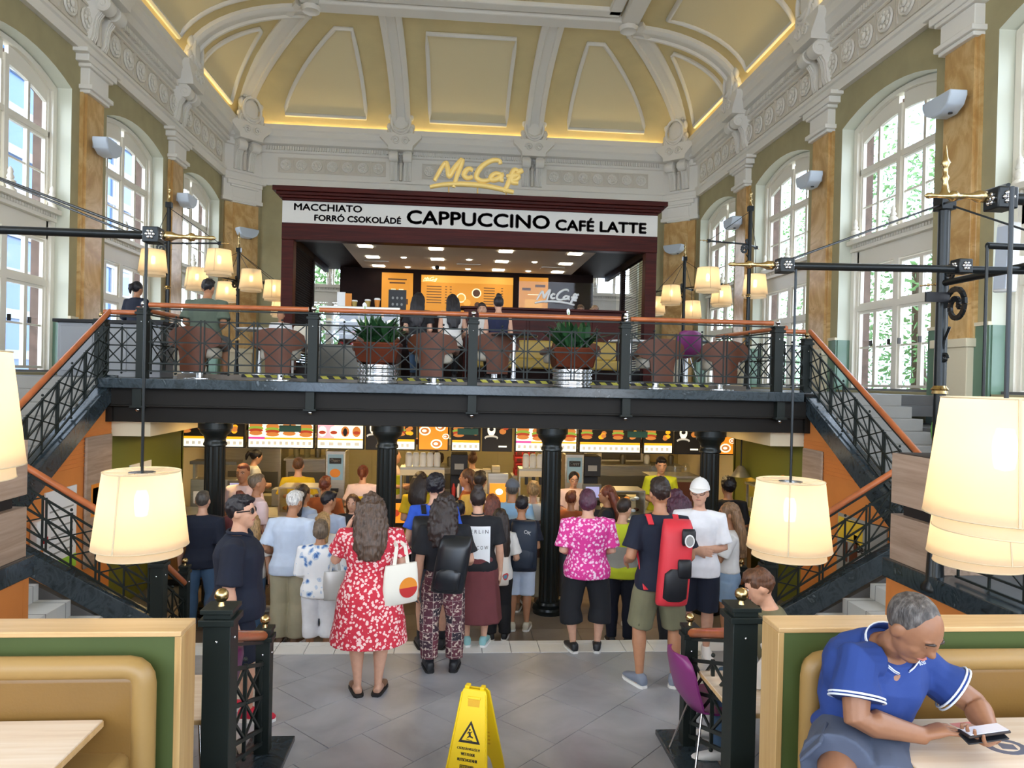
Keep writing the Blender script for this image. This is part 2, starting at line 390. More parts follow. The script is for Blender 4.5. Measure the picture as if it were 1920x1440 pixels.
# ---------------------------------------------------------------- windows (built once, copied)
handm = M('dark_latch', '#3a3632', .4, .6)
def make_window():
    r = sroot('window_1')
    W = 1.28
    # local: x along the wall, y outwards, z up
    def rect_frame(g, x0, x1, z0, z1, t, y0, y1):
        g.box(x0, x0+t, y0, y1, z0, z1); g.box(x1-t, x1, y0, y1, z0, z1); g.box(x0+t, x1-t, y0, y1, z0, z0+t); g.box(x0+t, x1-t, y0, y1, z1-t, z1)
    # outer casing with arch
    g = G()
    for w0, w1, y0, y1 in ((W+.02, W-.09, -.07, .06), (W-.09, W-.15, -.02, .08)):
        a0 = [(-w0, 2.66)]+arch_pts(w0, SPR-.02, RISE)+[(w0, 2.66)]; a1 = [(-w1, 2.66)]+arch_pts(w1, SPR-.1, RISE)+[(w1, 2.66)]
        for (p, q, u, v) in zip(a0, a0[1:], a1, a1[1:]):
            g.hexa([(p[0], y0, p[1]), (u[0], y0, u[1]), (u[0], y1, u[1]), (p[0], y1, p[1]), (q[0], y0, q[1]), (v[0], y0, v[1]), (v[0], y1, v[1]), (q[0], y1, q[1])])
    g.mk('casing', framew, r)
    G().box(-W, W, -.16, .06, 2.62, 2.70).mk('sill', darkgrey, r)
    # transom panel between the lower casements and the arched sash
    g = G().box(-W+.1, W-.1, -.02, .1, 4.9, 5.2).box(-W+.02, W-.02, -.12, .1, 5.2, 5.26).box(-W+.02, W-.02, -.2, .1, 5.32, 5.40).box(-W+.05, W-.05, -.06, .1, 5.26, 5.33)
    g.mk('transom_panel', framew, r)
    g = G()
    for i in range(34):
        x = -W+.1+i*.073; g.box(x, x+.04, -.12, -.05, 5.265, 5.318)
    o = g.mk('dentil', framew, r); o['kind'] = 'stuff'
    for x in (-W+.14, 0, W-.14):
        G().lathe([(.0, 5.4), (.09, 5.4), (.09, 5.44), (.05, 5.47), (.075, 5.53), (.08, 5.57), (.04, 5.60), (.06, 5.63), (.035, 5.68), (.045, 5.72), (.03, 5.76), (.0, 5.80)], (x, -.1, 0), 8).mk('urn', framew, r, 60)
    # centre posts and rails
    G().box(-.07, .07, -.03, .08, 2.7, 4.9).mk('mullion', framew, r); G().box(-.05, .05, -.03, .08, 5.4, 7.5).mk('mullion', framew, r)
    G().box(-W+.1, W-.1, -.03, .08, 4.1, 4.2).mk('transom', framew, r); G().box(-W+.1, W-.1, -.02, .08, 6.6, 6.7).mk('transom', framew, r)
    xs = [-W+.15, -.62, -.07], [.07, .62, W-.15]
    sash, bars, glz = G(), G(), []
    for x3 in xs:
        for x0, x1 in zip(x3, x3[1:]):
            for z0, z1 in ((2.72, 4.1), (4.2, 4.88)):
                rect_frame(sash, x0, x1, z0, z1, .045, .0, .06)
                glz.append([(x0+.045, z0+.045), (x1-.045, z0+.045), (x1-.045, z1-.045), (x0+.045, z1-.045)])
            bars.box(x0+.04, x1-.04, .015, .045, 3.42, 3.45)
            G().cbox(((x0+x1)/2+.2*(1 if x1 < .1 else -1), -.03, 3.5), (.02, .05, .1)).mk('latch', handm, r)
        for x0, x1 in zip(x3, x3[1:]):
            rect_frame(sash, x0, x1, 5.4, 6.6, .04, .0, .06); bars.box(x0, x1, .015, .045, 5.98, 6.01)
            glz.append([(x0+.04, 5.44), (x1-.04, 5.44), (x1-.04, 6.56), (x0+.04, 6.56)])
            zt = lambda x: 7.12+RISE*(1-(x/W)**2)
            n = 4; top = [(x0+(x1-x0)*i/n, zt(x0+(x1-x0)*i/n)) for i in range(n+1)]
            glz.append([(x0+.03, 6.72), (x1-.03, 6.72)]+[(x, z) for x, z in reversed(top)])
            sash.box(x0-.02, x0+.03, 0, .06, 6.7, zt(x0)); sash.box(x1-.03, x1+.02, 0, .06, 6.7, zt(x1))
            # filler above the arched light
            for (a, z), (b, y) in zip(top, top[1:]):
                u = lambda x: SPR-.12+RISE*(1-(x/W)**2)
                sash.hexa([(a, 0, z), (b, 0, y), (b, .06, y), (a, .06, z), (a, 0, u(a)+.1), (b, 0, u(b)+.1), (b, .06, u(b)+.1), (a, .06, u(a)+.1)])
    sash.mk('sash', framew, r); bars.mk('glazing_bar', framew, r)
    for q in glz: G().prism(q, lambda a, b, d: (a, d, b), .026, .034).mk('pane', glassm, r)
    return r
win = make_window()
wn = 1
for s in (1, -1):
    for k in range(-1, 3):
        loc = (XC+s*HWN, bx(k), 0); rz = -PI/2 if s > 0 else PI/2
        if wn == 1: win.location = loc; win.rotation_euler = (0, 0, rz)
        else: dup(win, loc, rz, name='window_%d' % wn)
        wn += 1
# ---------------------------------------------------------------- end wall
YE = 21.55
ge, gr = G(), G()
for a0 in (-4, 0, 4):
    T = lambda a, d, z: (XC+a0+a, YE+d, z)
    wall_bay(ge, T, 2.0, OW, 2.2, 10, 2.66, SPR, RISE, 0, .3); reveal(gr, T, OW, 2.66, SPR, RISE, 0, .42)
for s in (-1, 1):
    ge.add([(XC+s*6.0, YE, 2.2), (XC+s*6.85, 20.75, 2.2), (XC+s*6.85, 20.75, 10), (XC+s*6.0, YE, 10)], [(0, 1, 2, 3)])
we = struct(ge.mk('wall_end', olive)); gr.mk('window_reveal', jambw, we)
for a0 in (-4, 4): dup(win, (XC+a0, YE+.3, 0), 0, name='window_%d' % wn); wn += 1
# ---------------------------------------------------------------- entablature all round
PROF = [(0, 8.22), (.10, 8.22), (.10, 8.40), (.14, 8.42), (.14, 8.48), (.06, 8.50), (.06, 9.16), (.12, 9.18), (.12, 9.36), (.24, 9.40), (.30, 9.52), (.35, 9.58), (.37, 9.72), (.40, 9.76), (.40, 9.90), (.33, 9.90), (.33, 9.80), (0, 9.80)]
path = [(-6.85, -7), (-6.85, 20.75), (-6.0, YE), (6.0, YE), (6.85, 20.75), (6.85, -7)]
def ring(i):
    p = Vector(path[i]); ns = []
    for a, b in ((i-1, i), (i, i+1)):
        if 0 <= a and b < len(path):
            t = (Vector(path[b])-Vector(path[a])).normalized(); ns.append(Vector((t.y, -t.x)))
    n = sum(ns, Vector((0, 0))).normalized(); k = 1/max(.3, n.dot(ns[0]))
    return [(XC+p.x+n.x*o*k, p.y+n.y*o*k, z) for o, z in PROF]
ent = []
for i, nm in enumerate(('left', 'corner', 'end', 'corner', 'right')):
    ent.append(struct(G().loft([ring(i), ring(i+1)]).mk('trim_%d' % (i+1), stucco)))
# rosettes in square sunk fields, dentils
fieldm = M('frieze_shadow_field', '#e0d8ca', .8)
g = G().lathe([(.0, .0), (.20, .0), (.215, .02), (.20, .05), (.175, .04), (.16, .035), (.05, .05), (.07, .07), (.05, .09), (0, .1)], (0, 0, 0), 12, 'y')
for k in range(8):
    a = k*PI/4; g.sph((.115*cos(a), .05, .115*sin(a)), (.05, .02, .05), 6, 4)
ros_me = g.mk('rosette', stucco, None, 60); ros_data = ros_me.data; D.objects.remove(ros_me)
fr_me = G().box(-.25, .25, 0, .03, .25, .29).box(-.25, .25, 0, .03, -.29, -.25).box(-.29, -.25, 0, .03, -.29, .29).box(.25, .29, 0, .03, -.29, .29)
fr_me.box(-.25, .25, -.01, .003, -.25, .25)
f_o = fr_me.mk('rosette_frame', fieldm); fr_data = f_o.data; D.objects.remove(f_o)
def put_ros(root, x, y, z, rz, sc=1):
    for nm, dt in (('rosette_field', fr_data), ('rosette', ros_data)):
        o = D.objects.new(nm, dt); COL.objects.link(o); par(o, root)
        o.location = (x, y, z); o.rotation_euler = (0, 0, rz); o.scale = (sc, 1, sc)
for s, root in ((-1, ent[0]), (1, ent[4])):
    for k in range(-1, 3):
        y0 = 9.6+BAY*(k-0)+.5
        if k == 2: ys = [17.3+.62+.56*i for i in range(5)]
        else: ys = [y0+.20+.566*i for i in range(6)]
        for y in ys: put_ros(root, XC+s*(HWL-.06), y, 8.83, PI/2 if s > 0 else -PI/2, .96)
    g = G()
    for i in range(260):
        y = 3+i*.069; g.box(min(XC+s*6.66, XC+s*6.74), max(XC+s*6.66, XC+s*6.74), y, y+.036, 9.24, 9.345)
    o = g.mk('dentil', stucco, root); o['kind'] = 'stuff'
for c in (-3.95, 0, 3.95):
    n = 7 if c else 6
    for i in range(n): put_ros(ent[2], XC+c+(i-(n-1)/2)*.445, YE-.06, 8.83, PI, .76)
g = G()
for i in range(165): g.box(XC-5.85+i*.071, XC-5.85+i*.071+.037, YE-.19, YE-.11, 9.24, 9.345)
o = g.mk('dentil', stucco, ent[2]); o['kind'] = 'stuff'
# ---------------------------------------------------------------- pilasters with capital, scroll consoles and cartouche
def make_pilaster():
    """local: x along the wall, y outwards from the hall; wall face at y=0"""
    r = sroot('pilaster')
    G().box(-.3, .3, -.1, .02, 3.4, 7.56).box(-.36, .36, -.06, .02, 3.4, 7.56).mk('shaft', ochre, r, bevel=.006)
    G().box(-.34, .34, -.13, .02, 2.2, 3.3).box(-.38, .38, -.17, .02, 3.3, 3.42).mk('pedestal', creamw, r, bevel=.01)
    g = G()
    for w, d, z0, z1 in ((.36, .17, 7.54, 7.60), (.40, .22, 7.60, 7.68), (.35, .15, 7.68, 7.98), (.42, .2, 7.98, 8.04), (.52, .22, 8.04, 8.16), (.62, .25, 8.16, 8.24)):
        g.box(-w, w, -d, .02, z0, z1)
    g.mk('capital', stucco, r, bevel=.012)
    for x in (-.2, .2):
        g = G()
        # S-curved console: thick at the top with a scroll, thin at the foot
        pts = [(-.06, 8.5), (-.12, 8.5), (-.16, 8.6), (-.17, 8.75), (-.2, 8.9), (-.28, 9.02), (-.38, 9.1), (-.42, 9.2), (-.36, 9.3), (-.06, 9.3)]
        g.prism(pts, lambda a, b, d: (d, a, b), x-.1, x+.1)
        for e in (-.045, .0, .045): g.tube([(x+e, a-.012, b) for a, b in pts[1:7]], .014, 5)
        for sx in (-.11, .11):
            sp = spiral((-.33, 9.14), .13, .03, 1.2, 1.2+3.6*PI, 22)
            g.tube([(x+sx, a, b) for a, b in sp], .022, 5)
        g.lathe([(0, -.12), (.14, -.12), (.14, .12), (0, .12)], (x, -.33, 9.14), 14, 'x')
        g.mk('console', stucco, r, 50)
    G().lathe([(0, 8.5), (.05, 8.5), (.05, 8.95), (.085, 9.0), (.04, 9.08), (.07, 9.14), (.0, 9.3)], (0, -.12, 0), 6).mk('dart', fieldm, r)
    # pedestal block with two spirals under the cartouche
    g = G()
    g.prism([(-.34, 9.3), (.34, 9.3), (.36, 9.42), (.6, 9.66), (.6, 9.78), (-.6, 9.78), (-.6, 9.66), (-.36, 9.42)], lambda a, b, d: (a, d, b), -.52, -.1)
    for sx in (-1, 1):
        g.tube([(sx*(.14+a), -.54, b) for a, b in spiral((0, 9.56), .12, .03, 0, 3.5*PI, 20)], .025, 5)
    g.mk('scroll_block', stucco, r, 50)
    g = G()
    g.sph((0, -.42, 10.12), (.24, .11, .34), 14, 9); g.tube([(.27*cos(a*PI/10), -.5, 10.12+.36*sin(a*PI/10)) for a in range(20)], .045, 6, False, True)
    for sx in (-1, 1):
        g.tube([(sx*(.16+a), -.46, b) for a, b in spiral((.05, 9.86), .14, .04, -.6, 3*PI, 18)], .05, 6)
        g.tube([(sx*(.1+a), -.44, b) for a, b in spiral((.03, 10.58), .13, .04, -1, 2.6*PI, 16)], .05, 6)
        g.sph((sx*.3, -.42, 10.3), (.08, .08, .14), 8, 5); g.sph((sx*.34, -.42, 9.98), (.07, .07, .1), 8, 5)
    g.sph((0, -.42, 10.72), (.13, .1, .15), 10, 6); g.sph((0, -.45, 10.52), (.1, .08, .09), 8, 5)
    g.tube([(-.2, -.5, 9.93), (-.1, -.53, 9.86), (0, -.54, 9.83), (.1, -.53, 9.86), (.2, -.5, 9.93)], .05, 6)
    g.box(-.26, .26, -.38, -.2, 9.78, 10.85)
    g.mk('cartouche', stucco, r, 60)
    return r
pil = make_pilaster(); first = True
spots_p = []
for s in (1, -1):
    rz = -PI/2 if s > 0 else PI/2
    for k in range(-2, 3): spots_p.append((XC+s*HWL, 9.6+BAY*k, rz))
    spots_p.append((XC+s*6.425, 21.15, -PI/4*.96 if s > 0 else PI/4*.96))
for a in (-1.95, 1.95): spots_p.append((XC+a, YE, 0))
for x, y, rz in spots_p:
    if first: pil.location = (x, y, 0); pil.rotation_euler = (0, 0, rz); first = False
    else: dup(pil, (x, y, 0), rz)
# wide marble on the splayed corners
for s in (-1, 1):
    m = Matrix.Rotation(-s*PI/4*.96, 4, 'Z')
    G().cbox((0, -.04, 5), (1.0, .1, 5.1), m).mk('corner_marble', ochre, we).location = (XC+s*6.425, 21.15, 0)
    G().cbox((0, -.06, 7.9), (1.15, .2, .66), m).cbox((0, -.09, 7.62), (1.2, .28, .1), m).mk('corner_capital', stucco, we).location = (XC+s*6.425, 21.15, 0)
# ---------------------------------------------------------------- coved vault
U0, U1, Z0, Z1, Y0, Y1 = 6.62, 3.83, 9.82, 11.32, 21.3, 17.0
def sidev(s, y, t, off=0):
    u = U0-(U0-U1)*(1-cos(t)); z = Z0+(Z1-Z0)*sin(t)
    n = Vector((cos(t)/(U0-U1), sin(t)/(Z1-Z0))).normalized()   # outward normal of the ellipse
    return (XC+s*(u-n.x*off), y, z-n.y*off)
def endv(a, t, off=0):
    y = Y0-(Y0-Y1)*(1-cos(t)); z = Z0+(Z1-Z0)*sin(t)
    n = Vector((cos(t)/(Y0-Y1), sin(t)/(Z1-Z0))).normalized()
    return (XC+a, y-n.x*off, z-n.y*off)
diag = lambda t: U0-(U0-U1)*(1-cos(t))
ydg = lambda t: Y0-(Y0-Y1)*(1-cos(t))
ts = [i/14*PI/2 for i in range(15)]
g = G()
for s in (-1, 1): g.sheet(lambda u, t: sidev(s, -7+(ydg(t)+7)*u, t), [i/6 for i in range(7)], ts)
g.sheet(lambda u, t: endv(-diag(t)+2*diag(t)*u, t), [i/10 for i in range(11)], ts)
vault = struct(g.mk('ceiling', vaultm, None, 60))
struct(G().box(XC-U1, XC+U1, -7, Y1, Z1-.002, Z1+.2).mk('ceiling', panelm))
struct(G().box(-7.8, 8.2, -7, 23, 11.55, 11.7).mk('ceiling', panelm))
SEC = [(-.27, -.02), (-.27, .09), (-.19, .13), (-.13, .13), (-.11, .07), (.11, .07), (.13, .13), (.19, .13), (.27, .09), (.27, -.02)]
def rib(fn, t0=0, t1=PI/2, n=14):
    return G().loft([[fn(w_, t0+(t1-t0)*i/n, o) for w_, o in SEC] for i in range(n+1)]).mk('rib', stucco, vault, 40)
for s in (-1, 1):
    for k in range(-3, 3): rib(lambda a, t, o: sidev(s, 9.6+BAY*k+a, t, o))
    def dg(a, t, o):
        p = Vector(endv(s*diag(t), t, 0)); q = Vector((s*(1 if True else 0)*.6, .8, 0)); side = Vector((.8*s, -.6, 0))*0+Vector((.84, -s*-.54*-1, 0))
        side = Vector((.84, .54*-s*-1*-1, 0))
        n = Vector((-s*.55*cos(t), -.55*cos(t), -sin(t)-.3)).normalized()
        return p+side*a+n*o
    rib(dg)
for a0 in (-1.95, 1.95): rib(lambda a, t, o: endv(a0+a, t, o))
def panel(pts, fn, fill=None):
    q = [Vector(fn(a, t, .035)) for a, t in pts]
    g = G().tube(q, .06, 6, False, True); q2 = [Vector(fn(a, t, .03)) for a, t in fill] if fill else None
    o = g.mk('panel_moulding', stucco, vault, 60)
def rect(a0, a1, t0, t1, n=8):
    return [(a0, t0)]+[(a1, t0)]+[(a1, t0+(t1-t0)*i/n) for i in range(1, n+1)]+[(a0, t1)]+[(a0, t1-(t1-t0)*i/n) for i in range(1, n)]
def pan_rect(fn, a0, a1, t0, t1):
    panel(rect(a0, a1, t0, t1), fn)
    G().sheet(lambda u, v: fn(a0+(a1-a0)*u, t0+(t1-t0)*v, .02), [0, 1], [i/8 for i in range(9)]).mk('ceiling_panel', panelm, vault, 60)
pan_rect(endv, -1.12, 1.12, .26, 1.34)
for s in (-1, 1):
    n = 10; oc = [(s*(5.25-1.9*(i/n)**1.6), .26+1.08*i/n) for i in range(n+1)]
    inn = [(s*2.95, .26+1.08*i/n) for i in range(n+1)]
    panel([inn[0]]+oc+list(reversed(inn[1:])), endv)
    G().sheet(lambda u, v: endv((s*2.95)*(1-u)+u*s*(5.25-1.9*v**1.6), .26+1.08*v, .02), [0, .5, 1], [i/n for i in range(n+1)]).mk('ceiling_panel', panelm, vault, 60)
    fs = lambda a, t, o=0: sidev(s, a, t, o)
    for k in range(-3, 2): pan_rect(fs, 9.6+BAY*k+.75, 9.6+BAY*(k+1)-.75, .24, 1.30)
    oc = [(20.3-2.2*(i/n)**1.5, .22+.85*i/n) for i in range(n+1)]
    panel([(17.95, .22)]+oc+[(17.95, .22+.85*i/n) for i in range(n, 0, -1)], fs)
    G().sheet(lambda u, v: fs(17.95*(1-u)+u*(20.3-2.2*v**1.5), .22+.85*v, .02), [0, .5, 1], [i/n for i in range(n+1)]).mk('ceiling_panel', panelm, vault, 60)
# flat-ceiling frame
g = G()
for o_, w_, d in ((0, .34, .16), (-.5, .2, .1)):
    u = U1+o_; y = Y1+o_
    g.box(XC-u-.1, XC+u+.1, y-w_, y+.1, Z1-d, Z1+.05); g.box(XC-u-.1, XC-u+w_, -7, y, Z1-d, Z1+.05); g.box(XC+u-w_, XC+u+.1, -7, y, Z1-d, Z1+.05)
g.mk('ceiling_beam', stucco, vault, bevel=.03)
for s in (-1, 1):
    G().lathe([(0, Z1-.2), (.14, Z1-.2), (.2, Z1-.26), (.22, Z1-.2), (.24, Z1-.14), (.24, Z1-.1)], (XC+s*(U1-.12), Y1-.12, 0), 10).mk('ceiling_boss', stucco, vault, 50)
# light strip lying in the cornice gutter
for s in (-1, 1):
    G().box(min(XC+s*6.60, XC+s*6.64), max(XC+s*6.60, XC+s*6.64), -2, 20.6, 9.82, 9.85).mk('cove_light_strip', ledm, ent[0 if s < 0 else 4])
G().box(XC-5.9, XC+5.9, YE-.28, YE-.24, 9.82, 9.85).mk('cove_light_strip', ledm, ent[2])
# wall uplights
upm = M('uplight_enamel', '#c3ccd6', .4)
def make_uplight():
    r = thing('wall_uplight', '', 'lamp')
    g = G().prism([(-.3, .0), (-.24, -.12), (-.1, -.2), (.1, -.2), (.24, -.12), (.3, .0), (.3, .07), (-.3, .07)], lambda a, b, d: (a, d, b), -.36, -.1)
    g.mk('body', upm, r, bevel=.02)
    G().box(-.1, .1, -.12, .0, -.08, .05).mk('bracket', upm, r); G().lathe([(0, -.205), (.03, -.205), (.03, -.19), (0, -.19)], (.12, -.22, 0), 10).mk('sensor', blackm, r)
    return r
up = make_uplight(); i = 0
UPL = [(1, 0, 'nearest on the right wall, beside the large arched window'), (1, 1, 'on the second marble pilaster of the right wall'), (1, 2, 'on the third marble pilaster of the right wall'), (1, 3, 'on the right splayed marble corner beside the kiosk'),
       (-1, 1, 'nearest on the left wall'), (-1, 2, 'on the left wall above the hanging lamps'), (-1, 3, 'on the left splayed marble corner')]
for s, k, lb in UPL:
    if k < 3: loc, rz = (XC+s*(HWL-.08), 9.6+BAY*k, 6.75), (-PI/2 if s > 0 else PI/2)
    else: loc, rz = (XC+s*6.36, 21.1, 6.75), (-s*PI/4)
    lab = 'pale blue-grey wall uplight '+lb
    if i == 0: up.location = loc; up.rotation_euler = (0, 0, rz); up['label'] = lab; up['group'] = 'wall uplights'
    else: dup(up, loc, rz, lab)
    i += 1
# ---------------------------------------------------------------- mezzanine edge
struct(G().box(XC-4.72, XC+4.5, 9.38, 9.75, 2.495, 2.625).mk('trim_6', greenmarble, bevel=.01))
g = G().box(XC-4.72, XC+4.6, 9.52, 9.66, 2.27, 2.495).box(XC-4.72, XC+4.6, 9.6, 9.74, 2.06, 2.27).box(XC-4.72, XC+4.6, 9.5, 9.6, 2.26, 2.285)
edge = struct(g.mk('trim_7', steelbeam, bevel=.006))
struct(G().box(-5.2, 5.7, 9.64, 17.5, 2.055, 2.12).mk('ceiling', creamw))
for s in (-1, 1):
    struct(G().box(min(XC+s*4.6, XC+s*4.84), max(XC+s*4.6, XC+s*4.84), 9.55, 9.9, 2.06, 2.6).mk('trim_8', steelbeam))
POSTX = (-4.0, -1.85, .24, 2.3, 4.44)
for x in POSTX:
    G().box(x-.055, x+.055, 9.42, 9.52, 2.27, 2.5).box(x-.08, x+.08, 9.40, 9.52, 2.25, 2.275).mk('bracket', ironm, edge)
    G().sph((x, 9.46, 2.225), .028, 8, 6).mk('bracket_ball', chrome, edge, 180)
# ---------------------------------------------------------------- newel posts and railings
def newel(loc, w, h, ball, label, cat='post', group=None, base=None, rz=0):
    r = thing('newel_post', label, cat, loc, rz, group)
    x, y, z = loc
    m = Matrix.Rotation(rz, 4, 'Z')
    G().box(x-w/2, x+w/2, y-w/2, y+w/2, z, z+h-.10).mk('shaft', ironm, r, bevel=.004)
    c = w/2
    G().box(x-c*1.28, x+c*1.28, y-c*1.28, y+c*1.28, z+h-.11, z+h-.075).box(x-c*1.0, x+c*1.0, y-c*1.0, y+c*1.0, z+h-.075, z+h-.045).box(x-c*1.18, x+c*1.18, y-c*1.18, y+c*1.18, z+h-.045, z+h-.02).mk('cap', ironm, r, bevel=.003)
    G().lathe([(.0, z+h-.02), (ball*.55, z+h-.02), (ball*.4, z+h), (ball*.35, z+h+.01), (0, z+h+.012)], (x, y, 0), 10).sph((x, y, z+h+ball*.95), ball, 14, 10).mk('finial', base or brass, r, 60)
    for sx in (0, 1):
        G().sph((x+(0 if sx == 0 else w/2), y-(w/2 if sx == 0 else 0), z+h-.2), .009, 6, 4).mk('bolt', chrome, r, 180)
    return r
def railing(p0, p1, label, group, hh=.95, cells=6, lo=.1, detail=False, bw=.018, hr=.033, pair=True, trim=(0, 0), cat='railing'):
    """lattice of crossed bars between p0 and p1 (foot points)"""
    p0, p1 = Vector(p0), Vector(p1); L = p1-p0; up = Vector((0, 0, 1))
    r = thing('railing', label, cat, tuple(p0), 0, group)
    P = lambda t, z: p0+L*t+up*z
    t0, t1 = trim
    side = Vector((L.y, -L.x, 0)).normalized()
    G().tube([P(0-t0, hh), P(1+t1, hh)], hr, 10).mk('handrail', handwood, r, 60)
    G().beam(P(0, hh-.05), P(1, hh-.05), .02, .02).mk('handrail_bar', ironm, r)
    zt, zb = hh-.2, lo+.1; zm = (zt+zb)/2
    for nm, z in (('top_bar', zt), ('middle_bar', zm), ('bottom_bar', zb), ('bottom_bar', lo)):
        G().beam(P(0, z), P(1, z), bw, bw).mk(nm, ironm, r)
    lat = G()
    ts = []
    if pair:
        n = cells//2; wv = 1/n
        for i in range(n):
            a, b = i*wv+.035*wv, (i+1)*wv-.035*wv; ts += [(a, (a+b)/2), ((a+b)/2, b)]
    else:
        ts = [(i/cells, (i+1)/cells) for i in range(cells)]
    def out(gx, nm):
        if detail: gx.mk(nm, ironm, r)
    done = set()
    for a, b in ts:
        for t in (a, b):
            if round(t, 4) in done: continue
            done.add(round(t, 4)); gg = G().beam(P(t, lo), P(t, zt+.02), bw*.9, bw*.9)
            if detail: gg.mk('upright', ironm, r)
            else: lat.v += []; lat.add(gg.v, gg.f)
        for z0, z1 in ((zb, zm), (zm, zt)):
            for q0, q1 in ((P(a, z0), P(b, z1)), (P(a, z1), P(b, z0))):
                gg = G().beam(q0, q1, bw*.55, bw*.75)
                if detail: gg.mk('cross_bar', ironm, r)
                else: lat.add(gg.v, gg.f)
    if not detail:
        o = lat.mk('lattice', ironm, r); o['kind'] = 'stuff'
    kn = G()
    for i, (a, b) in enumerate(ts):
        if i % 2 == 0: kn.sph(P(b, zt+.05), .016, 6, 4); kn.sph(P(b, lo-.03), .016, 6, 4); kn.sph(P(b, zt)+side*.012, .012, 6, 4); kn.sph(P(b, zm)+side*.012, .012, 6, 4)
    kn.mk('knob', ironm, r, 180)['kind'] = 'stuff'
    return r
wh = ('far left of the balcony front', 'second from the left along the balcony front', 'middle of the balcony front', 'fourth from the left along the balcony front', 'right end of the balcony front')
for x, n in zip(POSTX, wh): newel((x, 9.58, 2.62), .125, .93, .035, 'square green newel post with a steel ball, '+n, 'post', 'newel posts of the balcony front', chrome)
bh = ('in front of the seated man in the grey shirt', 'in front of the left copper planter', 'in front of the right copper planter', 'at the right end, before the empty chairs')
for a, b, n in zip(POSTX, POSTX[1:], bh): railing((a+.07, 9.58, 2.62), (b-.07, 9.58, 2.62), 'balcony railing of crossed bars '+n, 'balcony front railings', .95, 6, .1)
for s, x0, x1, n in ((-1, -4.58, -4.06, 'left'), (1, 4.5, 4.9, 'right')):
    xc = XC-4.83 if s < 0 else 4.93
    newel((xc, 9.72, 2.62), .12, .78, .035, 'shorter dark newel post at the head of the %s upper stairs' % n, 'post')
    a, b = (xc+.06, -4.07) if s < 0 else (4.51, xc-.06)
    railing((a, 9.66, 2.62), (b, 9.66, 2.62), 'short one-panel railing beside the head of the %s upper stairs' % n, None, .85, 2, .1)
# inner return railings round the stair wells on the balcony
for s, n in ((-1, 'left'), (1, 'right')):
    xx = XC+s*4.35
    railing((xx, 9.66, 2.62), (xx-s*.15, 11.9, 2.62), 'railing running back into the balcony beside the %s lamp posts' % n, None, .9, 6, .1)
# ---------------------------------------------------------------- columns
colm = M('black_green_iron', '#1d2221', .3, .3)
wc = ('leftmost of the four, behind the man in the navy T-shirt', 'second from the left, behind the woman in the red dress', 'third from the left, beside the woman in the pink blouse', 'rightmost of the four, behind the boy in the white cap')
for x, n in zip((-3.16, -.89, 1.37, 3.62), wc):
    r = thing('iron_column', 'black iron column under the balcony, '+n, 'column', (x, 9.85, -.5), 0, 'columns under the balcony')
    r['kind'] = 'structure'
    G().lathe([(0, -.5), (.215, -.5), (.215, -.46), (.225, -.44), (.215, -.41), (.17, -.4), (.18, -.37), (.165, -.34), (.14, -.33)], (x, 9.85, 0), 20).mk('base', colm, r, 40)
    gg = G(); rings = []
    for z, rr in ((-.33, .138), (1.74, .132)):
        rings.append([(x+(rr if k % 2 else rr*.93)*cos(2*PI*k/32), 9.85+(rr if k % 2 else rr*.93)*sin(2*PI*k/32), z) for k in range(32)])
    gg.loft(rings).mk('shaft', colm, r, 25)
    G().lathe([(.13, 1.74), (.15, 1.75), (.15, 1.78), (.135, 1.8), (.135, 1.84), (.15, 1.88), (.19, 1.92), (.2, 1.95), (.2, 1.97), (.22, 1.975), (.22, 2.06), (0, 2.06)], (x, 9.85, 0), 20).mk('capital', colm, r, 40)
